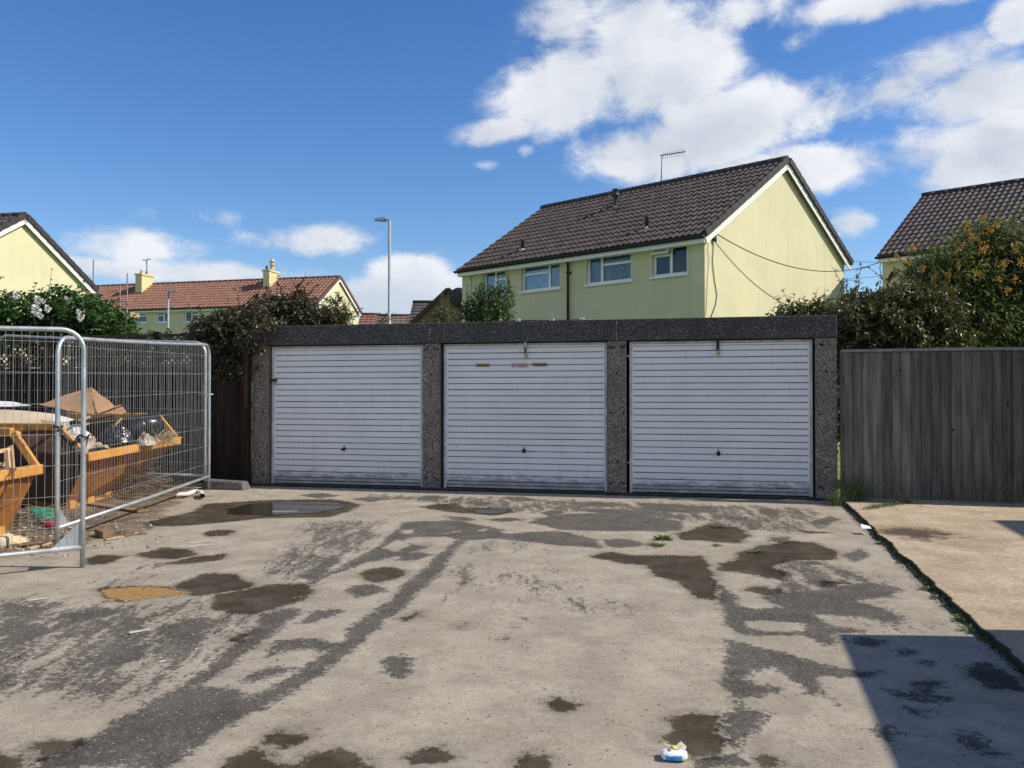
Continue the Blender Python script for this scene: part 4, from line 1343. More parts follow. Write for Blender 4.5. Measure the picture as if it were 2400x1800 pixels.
def build_gate():
    rt = thing('wooden_gate', 'dark brown boarded gate between the fence panels and the left garage', 'gate', ts(-3.075, -0.03))
    d = -GT
    b = MB()
    for i in range(6):
        x = 0.075 + i * 0.128
        b.bar(d * x + Vector((0, 0, 0.05)), d * x + Vector((0, 0, 1.60)), 0.122, 0.022, up=GB)
    b.build('boards', M_BRWOOD, rt)
    b = MB()
    b.bar(d * 0.0 + Vector((0, 0, 1.622)), d * 0.85 + Vector((0, 0, 1.622)), 0.06, 0.035)
    b.bar(d * 0.005 - GB * 0.02 + Vector((0, 0, 0.03)), d * 0.005 - GB * 0.02 + Vector((0, 0, 1.6)), 0.03, 0.03, up=GB)
    b.build('gate_frame', M_BRWOOD, rt)
    rt2 = thing('gate_post', 'brown timber post fixed beside the left garage pillar above the gate', 'post', ts(-3.02, 0.06))
    b = MB()
    b.bar(-GT * 0.03 + Vector((0, 0, -0.1)), -GT * 0.03 + Vector((0, 0, 1.98)), 0.115, 0.10, up=GB)
    b.build('post', M_BRWOOD, rt2)
    b = MB()
    b.bar(-GB * 0.06 + GT * 0.0 + Vector((0, 0, 1.15)), -GB * 0.06 + Vector((0, 0, 2.0)), 0.045, 0.03, up=GB)
    b.build('cover_strip', wood('reddish brown strip', (0.10, 0.045, 0.035), (0.06, 0.03, 0.025)), rt2)


build_right_fence()
build_dark_fence()
build_gate()

# ------------------------------------------------------------------ houses
M_YEL = mat('pale yellow render', (0.61, 0.572, 0.372), (0.555, 0.522, 0.335), rough=0.85, scale=0.9, detail=9, fine=0.07, lo=0.3, hi=0.7, fscale=60, bump=0.08, bscale=90)
def streaky(m):
    nt = m.node_tree
    b = nt.nodes['Principled BSDF']
    src = b.inputs['Base Color'].links[0].from_socket
    tc = nd(nt, 'ShaderNodeTexCoord')
    mp = nd(nt, 'ShaderNodeMapping', {0: tc.outputs['Object'], 'Scale': (3.2, 3.2, 0.28)})
    n = nd(nt, 'ShaderNodeTexNoise', {'Vector': mp.outputs[0], 'Scale': 1.6, 'Detail': 8.0, 'Roughness': 0.7}).outputs[0]
    n2 = nd(nt, 'ShaderNodeTexNoise', {'Vector': tc.outputs['Object'], 'Scale': 0.55, 'Detail': 4.0}).outputs[0]
    f = mth(nt, 'MULTIPLY', sstep(nt, n, 0.48, 0.72), mth(nt, 'MULTIPLY_ADD', sstep(nt, n2, 0.4, 0.65), 0.30, 0.10))
    nt.links.new(mixc(nt, f, src, (0.40, 0.385, 0.27)), b.inputs['Base Color'])


streaky(M_YEL)
M_TILE = mat('dark brown concrete tiles', (0.088, 0.066, 0.058), (0.048, 0.038, 0.036), rough=0.66, scale=2.6, detail=10, fine=0.42, fscale=9, spec=0.3)
M_TILED = mat('dark ridge tiles', (0.045, 0.036, 0.035), (0.032, 0.027, 0.027), rough=0.65, scale=4, fine=0.2, fscale=20)
M_TILER = mat('red brown clay tiles', (0.28, 0.137, 0.092), (0.20, 0.10, 0.07), rough=0.75, scale=2.5, detail=8, fine=0.2, fscale=20)
M_TILERD = mat('dark red ridge tiles', (0.15, 0.075, 0.055), (0.11, 0.055, 0.04), rough=0.75, scale=4, fine=0.2)
M_FASC = mat('white fascia board', (0.80, 0.80, 0.78), (0.76, 0.76, 0.75), rough=0.5)
M_GUT = mat('black gutter plastic', (0.016, 0.014, 0.014), rough=0.4)
M_DARKIN = mat('dark room', (0.02, 0.02, 0.022), rough=1.0)
M_CURT = mat('net curtain', (0.58, 0.59, 0.60), (0.30, 0.305, 0.32), rough=0.9, scale=3.0, stretch=(9, 1, 0.35))
M_CURTD = mat('grey blind', (0.10, 0.105, 0.115), (0.07, 0.075, 0.085), rough=0.9, scale=3.0, stretch=(9, 1, 0.35))
GLASS = glassmat()


def tile_slope(mb, O, U, V, N, Lu, Lv, per, gauge, roll=0.032, lip=0.034, mi=0):
    """a pitched slope of interlocking tiles: O eave corner, U along, V up the slope, N outwards"""
    nu = max(1, int(round(Lu / per)))
    per = Lu / nu
    nv = max(1, int(round(Lv / gauge)))
    g = Lv / nv
    fr = [(0.0, 0.0), (0.36, 0.0), (0.48, 0.6), (0.62, 1.0), (0.76, 1.0), (0.90, 0.5)]
    us = [(i + f) * per for i in range(nu) for f, h in fr] + [Lu]
    hs = [h * roll for i in range(nu) for f, h in fr] + [0.0]
    n = len(us)
    rng = random.Random(int(Lu * 100))
    for j in range(nv):
        v0, v1 = j * g, (j + 1) * g + 0.03
        jit = [rng.uniform(-0.003, 0.004) for _ in range(nu + 1)]
        o = len(mb.v)
        for (v, hh) in ((v0 + 0.002, -0.012), (v0, lip), (v1, 0.0)):
            for i in range(n):
                k = jit[min(i // len(fr), nu)]
                mb.v.append(tuple(O + U * us[i] + V * v + N * (hh + hs[i] + (k if hh == lip else 0))))
        for r in (0, 1):
            for i in range(n - 1):
                a = o + r * n + i
                mb.f.append((a, a + 1, a + n + 1, a + n))
                mb.m.append(mi)
                mb.sm.append(False)


def wall_openings(mb, L, z0, z1, ops, depth=0.11, mi=0):
    """front wall in the plane y=0 with reveals"""
    xs = sorted({0.0, L} | {o[0] for o in ops} | {o[1] for o in ops})
    zs = sorted({z0, z1} | {o[2] for o in ops} | {o[3] for o in ops})
    for i in range(len(xs) - 1):
        for j in range(len(zs) - 1):
            cx, cz = (xs[i] + xs[i + 1]) / 2, (zs[j] + zs[j + 1]) / 2
            if any(o[0] < cx < o[1] and o[2] < cz < o[3] for o in ops):
                continue
            mb.add([(xs[i], 0, zs[j]), (xs[i + 1], 0, zs[j]), (xs[i + 1], 0, zs[j + 1]), (xs[i], 0, zs[j + 1])], [(0, 1, 2, 3)], mi)
    for x0, x1, a, c in [o[:4] for o in ops]:
        D = depth
        mb.add([(x0, 0, a), (x0, 0, c), (x0, D, c), (x0, D, a)], [(0, 1, 2, 3)], mi)
        mb.add([(x1, 0, a), (x1, D, a), (x1, D, c), (x1, 0, c)], [(0, 1, 2, 3)], mi)
        mb.add([(x0, 0, a), (x0, D, a), (x1, D, a), (x1, 0, a)], [(0, 1, 2, 3)], mi)
        mb.add([(x0, 0, c), (x1, 0, c), (x1, D, c), (x0, D, c)], [(0, 1, 2, 3)], mi)


def window(rt, x0, x1, z0, z1, bars, curtain=None, y=0.08, fw=0.072, open_top=None, sill=True):
    """bars: list of ('v', fraction, from, to) or ('h', ...) in fractions of the opening; panes found from them"""
    b = MB()
    y0, y1 = y, y + 0.06
    W, H = x1 - x0, z1 - z0
    b.box(x0, x0 + fw, y0, y1, z0, z1)
    b.box(x1 - fw, x1, y0, y1, z0, z1)
    b.box(x0 + fw + .0005, x1 - fw - .0005, y0 + .001, y1, z0, z0 + fw)
    b.box(x0 + fw + .0005, x1 - fw - .0005, y0 + .001, y1, z1 - fw, z1)
    for kd, f, a, c in bars:
        if kd == 'v':
            x = x0 + W * f
            b.box(x - fw * .55, x + fw * .55, y0 + .002, y1, z0 + H * a + (fw if a == 0 else 0), z0 + H * c - (fw if c == 1 else 0))
        else:
            z = z0 + H * f
            b.box(x0 + W * a + fw, x0 + W * c - fw * .6, y0 - .008, y1 - .002, z - fw * .5, z + fw * .5)
    if sill:
        b.box(x0 - 0.05, x1 + 0.05, -0.07, y0 - 0.002, z0 - 0.055, z0 + 0.004)
    w = b.build('window', M_UPVC, rt)
    g = MB()
    g.box(x0 + fw * .5, x1 - fw * .5, y0 + 0.03, y0 + 0.036, z0 + fw * .5, z1 - fw * .5)
    g.build('pane', GLASS, w)
    if curtain:
        cb = MB()
        n = 60
        vs = []
        for i in range(n + 1):
            x = x0 + fw * .3 + (W - fw * .6) * i / n
            yy = y1 + 0.06 + 0.018 * math.sin(i * 1.9) + 0.01 * math.sin(i * 0.7)
            vs += [(x, yy, z0 + 0.02), (x, yy, z1 - 0.02)]
        cb.add(vs, [(2 * i, 2 * i + 2, 2 * i + 3, 2 * i + 1) for i in range(n)], 0, True)
        cb.build('curtain', curtain, w)
    if open_top:
        fx0, fx1, fz0, fz1, ang = open_top
        ax0, ax1, az0, az1 = x0 + W * fx0, x0 + W * fx1, z0 + H * fz0, z0 + H * fz1
        s = MB()
        c, sn = math.cos(R(ang)), math.sin(R(ang))
        hgt = az1 - az0
        def P(x, t, o):   # t down from the hinge
            return (x, y0 - 0.012 - sn * t - o * c, az1 - c * t + o * sn * 0)
        for (xa, xb, ta, tb) in ((ax0, ax0 + fw, 0, hgt), (ax1 - fw, ax1, 0, hgt), (ax0 + fw, ax1 - fw, 0, fw), (ax0 + fw, ax1 - fw, hgt - fw, hgt)):
            bt = [P(xa, ta, 0), P(xb, ta, 0), P(xb, tb, 0), P(xa, tb, 0)]
            tp = [P(xa, ta, .05), P(xb, ta, .05), P(xb, tb, .05), P(xa, tb, .05)]
            s.hexa(bt, tp)
        sa = s.build('open_casement', M_UPVC, w)
        q = MB()
        q.hexa([P(ax0 + fw * .6, fw * .6, .02), P(ax1 - fw * .6, fw * .6, .02), P(ax1 - fw * .6, hgt - fw * .6, .02), P(ax0 + fw * .6, hgt - fw * .6, .02)],
               [P(ax0 + fw * .6, fw * .6, .026), P(ax1 - fw * .6, fw * .6, .026), P(ax1 - fw * .6, hgt - fw * .6, .026), P(ax0 + fw * .6, hgt - fw * .6, .026)])
        q.build('pane', GLASS, sa)
    return w


def make_house(name, label, cat, A, B, W, zb, ze, zr, zrear, wins, tile=M_TILE, ridge_m=M_TILED, ovl=0.30, ovr=0.15, per=0.20, gauge=0.41,
               verge=True, group=None, wall=M_YEL, eave_over=0.28, closure=None, roll=0.032, lsh=0.0):
    """A, B: front-left and front-right wall corners (world). Returns the root; its local x runs A->B, y goes back."""
    A, B = Vector((A[0], A[1], 0)), Vector((B[0], B[1], 0))
    L = (B - A).length
    rz = math.atan2(B.y - A.y, B.x - A.x)
    rt = thing(name, label, cat, (A.x, A.y, 0), rz, group)
    ops = [(w[0], w[1], w[2], w[3]) for w in wins]
    b = MB()
    wall_openings(b, L, zb, ze, ops)
    h = W / 2
    # gables and back
    for x, flip in ((0.0, False), (L, True)):
        poly = [(x, 0, zb), (x, W, zb), (x, W, zrear), (x, h, zr - 0.10), (x, 0, ze)]
        b.add(poly, [tuple(range(5))[::-1] if not flip else tuple(range(5))])
    b.add([(0, W, zb), (L, W, zb), (L, W, zrear), (0, W, zrear)], [(3, 2, 1, 0)])
    # inner back of the rooms
    b.add([(0.02, 1.1, zb), (L - 0.02, 1.1, zb), (L - 0.02, 1.1, ze), (0.02, 1.1, ze)], [(0, 1, 2, 3)], 1)
    b.build('wall', [wall, M_DARKIN], rt)
    sf = Vector((0, h, zr - ze)).normalized()
    sr = Vector((0, -h, zr - zrear)).normalized()
    nf = Vector((0, -sf.z, sf.y))
    nr = Vector((0, -sr.z, -sr.y)) * 1.0
    nr = Vector((0, sr.z, -sr.y))
    if nr.z < 0:
        nr = -nr
    up = 0.10
    t = MB()
    lf = math.hypot(h, zr - ze) + eave_over
    lr = math.hypot(h, zr - zrear) + eave_over
    Of = Vector((-ovl, 0, ze)) - sf * eave_over + nf * up
    Or = Vector((L + ovr, W, zrear)) - sr * eave_over + nr * up
    tile_slope(t, Of, Vector((1, 0, 0)), sf, nf, L + ovl + ovr, lf, per, gauge, roll)
    tile_slope(t, Or, Vector((-1, 0, 0)), sr, nr, L + ovl + ovr, lr, per, gauge, roll)
    # under-boarding so that nothing shows through
    for (O_, s_, n_, l_) in ((Of, sf, nf, lf), (Or, sr, nr, lr)):
        x0, x1 = -ovl, L + ovr
        p0 = Vector((x0, O_.y, O_.z)) - n_ * 0.03
        p1 = Vector((x1, O_.y, O_.z)) - n_ * 0.03
        t.add([p0, p1, p1 + s_ * l_, p0 + s_ * l_], [(0, 1, 2, 3)], 1)
    roof = t.build('roof', [tile, M_FASC], rt)
    # ridge
    rb = MB()
    apex = Of + sf * lf
    zt = apex.z + 0.01
    n = int((L + ovl + ovr) / 0.45)
    step = (L + ovl + ovr) / n
    for i in range(n):
        x0 = -ovl + i * step
        r = 0.15
        pts = [(x0 + 0.002, h, zt - 0.02), (x0 + step - 0.006, h, zt - 0.02 + 0.008)]
        rb.tube(pts, [r, r + 0.008], 12)
    rb.build('ridge_tiles', ridge_m, roof)
    # verges: barge boards and wrapped verge tiles
    for x, sgn in ((-ovl, -1), (L + ovr, 1)):
        for (O_, s_, n_, l_, nm) in ((Of, sf, nf, lf, 'f'), (Or, sr, nr, lr, 'r')):
            bb = MB()
            p = Vector((x - sgn * 0.013, O_.y, O_.z)) - n_ * 0.175
            bb.obox(p + s_ * (l_ / 2 + 0.01), Vector((0.012, 0, 0)), s_ * (l_ / 2 + 0.01), n_ * 0.095)
            bb.build('barge_board', M_FASC, roof)
            if verge and sgn > 0:
                vb = MB()
                k = int(round(l_ / gauge))
                for j in range(k):
                    g_ = l_ / k
                    q = Vector((x + sgn * 0.02, O_.y, O_.z)) + s_ * (g_ * (j + 0.5)) + n_ * 0.012
                    tl = n_ * 0.012
                    vb.obox(q, Vector((0.045, 0, 0)), s_ * (g_ / 2 - 0.008) - tl, n_ * 0.095)
                vb.build('verge_tiles', ridge_m, roof)
        # soffit under the gable overhang
    fb = MB()
    zf0 = Of.z - 0.01
    yf = Of.y + 0.02
    fb.box(-ovl + 0.03, L + ovr - 0.03, yf + 0.001, yf + 0.02, zf0 - 0.21, zf0 - 0.02)
    fb.box(-ovl + 0.03, L + ovr - 0.03, yf + 0.021, 0.0, zf0 - 0.205, zf0 - 0.190)
    fb.build('fascia', M_FASC, roof)
    gb = MB()
    gy, gzz = yf - 0.062, zf0 - 0.045
    N = 8
    ring = [(math.cos(a) * 0.06, math.sin(a) * 0.06) for a in np.linspace(math.pi, 2 * math.pi, N)]
    vs = []
    for x in (-ovl - 0.04, L + ovr - 0.02):
        vs += [(x, gy + c, gzz + s) for c, s in ring]
    gb.add(vs, [(i, i + 1, N + i + 1, N + i) for i in range(N - 1)] + [tuple(range(N)), tuple(range(N, 2 * N))], 0, True)
    gb.box(-ovl - 0.04, L + ovr - 0.02, gy - 0.064, gy - 0.058, gzz - 0.005, gzz + 0.02)
    gb.build('gutter', M_GUT, roof)
    if lsh:
        # the left verge runs out a little further at the ridge than at the eaves
        for o in [roof] + list(roof.children):
            for v in o.data.vertices:
                k = min(max(v.co.y / h, 0.0), 1.0) if v.co.y <= h else max((W - v.co.y) / h, 0.0)
                v.co.x -= lsh * k * (L + ovr - v.co.x) / (L + ovr + ovl)
    return rt, L, roof


def local(rt, p):
    m = Matrix.Translation(rt.location) @ Matrix.Rotation(rt.rotation_euler.z, 4, 'Z')
    return m.inverted() @ Vector(p)


def hit(rt, sx, sy, yl):
    """where the sight line meets the plane y=yl of a house's own frame"""
    m = Matrix.Translation(rt.location) @ Matrix.Rotation(rt.rotation_euler.z, 4, 'Z')
    mi = m.inverted()
    o = mi @ Vector((0, 0, CAMZ))
    d = mi.to_3x3() @ ray(sx, sy)
    k = (yl - o.y) / d.y
    return o + d * k


def plane_of(A, B):
    class Q:
        pass
    q = Q()
    q.location = Vector((A[0], A[1], 0))
    q.rotation_euler = Vector((0, 0, math.atan2(B[1] - A[1], B[0] - A[0])))
    return q


def rects(A, B, px):
    q = plane_of(A, B)
    out = []
    for (xl, yt, xr, yb) in px:          # top-left and bottom-left y of the opening at its left edge
        a = hit(q, xl, yt, 0)
        c = hit(q, xl, yb, 0)
        e = hit(q, xr, yt, 0)
        out.append([a.x, e.x, c.z, a.z])
    return out


def build_main_house():
    YA, YB = 29.9, 23.3
    A = at(1086.3, 700, YA)
    B = at(1653.8, 700, YB)
    W = 9.42
    ze = at(1653.8, 548, YB).z
    wn = rects(A, B, [(1133, 636, 1184.5, 700), (1222.5, 625, 1312, 689), (1374.5, 603, 1479.5, 673), (1529, 576, 1611, 655)])
    for w in wn:
        w[2] += 0.06
    zr = at(1842.3, 374, 26.7).z - 0.12
    rt, L, roof = make_house('semi_detached_house', 'pale yellow rendered house with dark tiled roof directly behind the garages', 'house',
                             A, B, W, 0.4, ze, zr, ze + 0.30, wn, ovl=0.05, lsh=0.42)
    # windows, left to right
    window(rt, *wn[0], [('v', 0.5, 0, 1), ('h', 0.62, 0.5, 1)], M_CURTD)
    window(rt, *wn[1], [('v', 0.70, 0, 1), ('h', 0.66, 0, 0.70)], M_CURT)
    window(rt, *wn[2], [('v', 0.32, 0, 1), ('h', 0.66, 0.32, 1)], M_CURT)
    window(rt, *wn[3], [('v', 0.50, 0, 1), ('h', 0.66, 0, 0.5)], M_CURTD, open_top=(0.0, 0.5, 0.66, 1.0, 24))
    # return pilasters at both ends of the front, party line
    b = MB()
    b.box(-0.02, hit(rt, 1105, 640, 0).x, -0.045, -0.002, 0.4, ze - 0.02)
    b.build('pilaster', M_YEL, rt)
    b = MB()
    b.box(hit(rt, 1621.5, 600, 0).x, L, -0.045, -0.002, 0.4, ze - 0.02)
    b.build('pilaster', M_YEL, rt)
    # down pipe
    p = hit(rt, 1331, 660, -0.08)
    b = MB()
    b.tube([(p.x, -0.30, ze + 0.02), (p.x, -0.28, ze - 0.10), (p.x, -0.08, ze - 0.28), (p.x, -0.08, 0.4)], 0.042, 10)
    for z in (ze - 0.6, ze - 2.4):
        b.box(p.x - 0.065, p.x + 0.085, -0.10, -0.002, z - 0.03, z + 0.03)
    b.build('downpipe', M_GUT, rt)
    # vents on the front slope
    sfz = (zr - ze) / (W / 2)
    def on_slope(sx, sy):
        # march the sight line to the slope plane
        m = Matrix.Translation(rt.location) @ Matrix.Rotation(rt.rotation_euler.z, 4, 'Z')
        mi = m.inverted()
        o = mi @ Vector((0, 0, CAMZ))
        d = mi.to_3x3() @ ray(sx, sy)
        k = (ze + 0.12 + sfz * o.y - o.z) / (d.z - sfz * d.y)
        return o + d * k
    M_VENT = mat('dark lead flashing', (0.05, 0.045, 0.045), rough=0.6)
    M_LEAD = mat('pale lead collar', (0.42, 0.42, 0.42), rough=0.6)
    q = on_slope(1443.5, 484)
    b = MB()
    b.lathe(q + Vector((0, 0, -0.1)), [(0.09, 0), (0.09, 0.14), (0.075, 0.15), (0.075, 0.42), (0.13, 0.46), (0.13, 0.50), (0.09, 0.52), (0.09, 0.62), (0.12, 0.66), (0.12, 0.70), (0.05, 0.72)], 14, 0)
    b.lathe(q + Vector((0, 0, -0.1)), [(0.16, -0.02), (0.11, 0.10)], 14, 1)
    b.build('flue_terminal', [M_VENT, M_LEAD], roof)
    for sx, sy in ((1225, 586), (1516, 535)):
        q = on_slope(sx, sy)
        b = MB()
        b.lathe(q + Vector((0, 0, -0.1)), [(0.065, 0), (0.065, 0.42), (0.075, 0.43), (0.075, 0.46), (0.03, 0.47)], 12, 0)
        b.lathe(q + Vector((0, 0, -0.12)), [(0.15, 0), (0.075, 0.16)], 12, 1)
        b.build('vent_pipe', [M_VENT, M_LEAD], roof)
    # aerial on the ridge
    q = hit(rt, 1549, 437, W / 2)
    tp = hit(rt, 1551.5, 363, W / 2)
    M_AER = mat('grey aerial tube', (0.12, 0.12, 0.13), rough=0.5, metal=0.3)
    b = MB()
    b.tube([(q.x, W / 2, zr - 0.1), (tp.x, W / 2, tp.z)], 0.018, 8)
    e = hit(rt, 1606, 355, W / 2)
    s0 = Vector((tp.x - 0.06, W / 2, tp.z - 0.01))
    s1 = s0 + Vector((0.55, -0.62, 0.02))
    e1 = hit(rt, 1605.5, 355.5, s1.y)
    s1 = Vector((e1.x, s1.y, e1.z))
    b.bar(s0, s1, 0.03, 0.03)
    for i in range(11):
        p = s0.lerp(s1, 0.12 + i * 0.085)
        b.bar(p + Vector((0, 0, 0.10)), p - Vector((0, 0, 0.14)), 0.008, 0.008, up=(0, 1, 0))
    b.build('aerial', M_AER, roof)
    # bracket and cables on the gable
    m = Matrix.Translation(rt.location) @ Matrix.Rotation(rt.rotation_euler.z, 4, 'Z')
    def gable(sx, sy, off=0.05):
        mi = m.inverted()
        o = mi @ Vector((0, 0, CAMZ))
        d = mi.to_3x3() @ ray(sx, sy)
        return o + d * ((L + off - o.x) / d.x)
    M_CAB = mat('black cable', (0.02, 0.02, 0.018), rough=0.6)
    b = MB()
    g0 = gable(1671, 552)
    b.bar(g0 + Vector((0, -0.12, 0)), g0 + Vector((0, 0.16, 0)), 0.05, 0.05)
    b.bar(g0 + Vector((0.0, 0.05, 0.10)), g0 + Vector((0.0, 0.05, -0.12)), 0.05, 0.05, up=(0, 1, 0))
    b.lathe(g0 + Vector((0.02, 0.10, -0.16)), [(0.03, 0), (0.045, 0.05), (0.03, 0.12)], 10)
    b.build('cable_bracket', M_CAB, rt)
    for pts, r in (([(1671, 553), (1672, 575), (1670, 615), (1675, 660), (1680.5, 690), (1677, 715), (1667, 742), (1655, 790)], 0.011),
                   ([(1661, 555), (1658.5, 590), (1662, 602), (1658, 660), (1654.5, 740)], 0.006)):
        b = MB()
        P = [gable(x, y, 0.02) for x, y in pts]
        b.tube(P, r, 6)
        b.build('wall_cable', M_CAB, rt)
    return rt, L, W, m @ gable(1673, 544, 0.08), m @ gable(1670, 556, 0.08), ze


MAIN = build_main_house()


def build_right_house():
    YA = 28.9
    A = at(2068.5, 700, YA)
    ang = R(-42.0)
    B = A + Vector((math.cos(ang), math.sin(ang), 0)) * 9.6
    W = 9.4
    ze = at(2068.5, 598, YA).z
    wn = rects(A, B, [(2136, 614, 2200, 668), (2260, 600, 2330, 660)])
    zr = at(2177, 459, YA + 4.7 * math.cos(ang)).z - 0.1
    rt, L, roof = make_house('semi_detached_house', 'yellow house with dark tiled roof half hidden by the orange flowered shrub', 'house',
                             A, B, W, 0.4, ze, zr, ze, wn, verge=True, ovl=0.08)
    for w in wn:
        window(rt, *w, [('v', 0.5, 0, 1)], M_CURT)
    # satellite dish on the front near the left corner
    p = hit(rt, 2088, 648, -0.45)
    b = MB()
    n, rr = 20, 0.34
    prof = [(0.002, 0.075), (0.12, 0.066), (0.22, 0.042), (0.30, 0.010), (0.34, -0.010)]
    prof2 = [(r, h + 0.012) for r, h in prof][::-1]
    q = MB()
    q.lathe((0, 0, 0), prof + prof2, n)
    mr = Matrix.Translation(p) @ Matrix.Rotation(R(98), 4, 'Z') @ Matrix.Rotation(R(-66), 4, 'X') @ Matrix.Scale(0.72, 4)
    b.add([mr @ (Vector(v) * 1.0) for v in q.v], q.f, 0, True)
    b.tube([mr @ Vector((0, -0.30, -0.02)), mr @ Vector((0, -0.12, -0.40))], 0.014, 6)
    b.lathe(mr @ Vector((0, -0.12, -0.44)), [(0.04, -0.05), (0.04, 0.05)], 10)
    b.tube([p + Vector((0, 0.02, -0.02)), Vector((p.x - 0.25, -0.2, p.z - 0.05)), Vector((p.x - 0.25, 0.0, p.z - 0.05))], 0.02, 8)
    b.build('satellite_dish', mat('dark grey dish', (0.03, 0.03, 0.033), rough=0.5), rt)
    m = Matrix.Translation(rt.location) @ Matrix.Rotation(rt.rotation_euler.z, 4, 'Z')
    b = MB()
    P = [hit(rt, x, y, -0.03) for x, y in ((2064, 612), (2062, 630), (2067, 650), (2062, 668), (2059, 690))]
    b.tube(P, 0.012, 6)
    b.build('wall_cable', mat('black cable', (0.02, 0.02, 0.018)), rt)
    return rt, m @ Vector((0.0, -0.05, ze - 0.22))


RIGHT = build_right_house()


def build_cables():
    M_CAB = mat('black cable', (0.02, 0.02, 0.018))
    def cable(p, q, sag, r, label):
        b = MB()
        p, q = Vector(p), Vector(q)
        pts = []
        for i in range(25):
            t = i / 24
            w = p.lerp(q, t)
            w.z -= sag * 4 * t * (1 - t)
            pts.append(w)
        b.tube(pts, r, 6)
        o = b.build('overhead_cable', M_CAB, origin=p)
        tag(o, label, 'cable', 'cables strung between the houses')
    cable(MAIN[3], RIGHT[1], 0.66, 0.014, 'thick black cable sagging across the yellow gable to the right house')
    cable(at(1984, 611, 33.5), at(2066, 614, 29.0), 0.02, 0.008, 'thin upper cable against the sky right of the gable')
    cable(at(1979, 654, 33.0), at(2067, 646, 29.0), 0.02, 0.008, 'thin lower cable against the sky right of the gable')


build_cables()


def build_left_house():
    Yf = 34.5
    cf = at(209, 700, Yf)                         # far corner of the gable
    ang = R(-11.5)
    axis = Vector((math.cos(ang), math.sin(ang), 0))   # local x (towards the gable)
    back = Vector((-axis.y, axis.x, 0))
    W = 7.2
    B = cf - back * W
    A = B - axis * 9
    ze = at(209, 671, Yf).z - 0.1
    zr = ze + 2.12
    rt, L, roof = make_house('gable_end_house', 'cropped yellow gable of a house with dark verge at the left edge', 'house', A, B, W, 0.4, ze, zr, ze, [])


build_left_house()


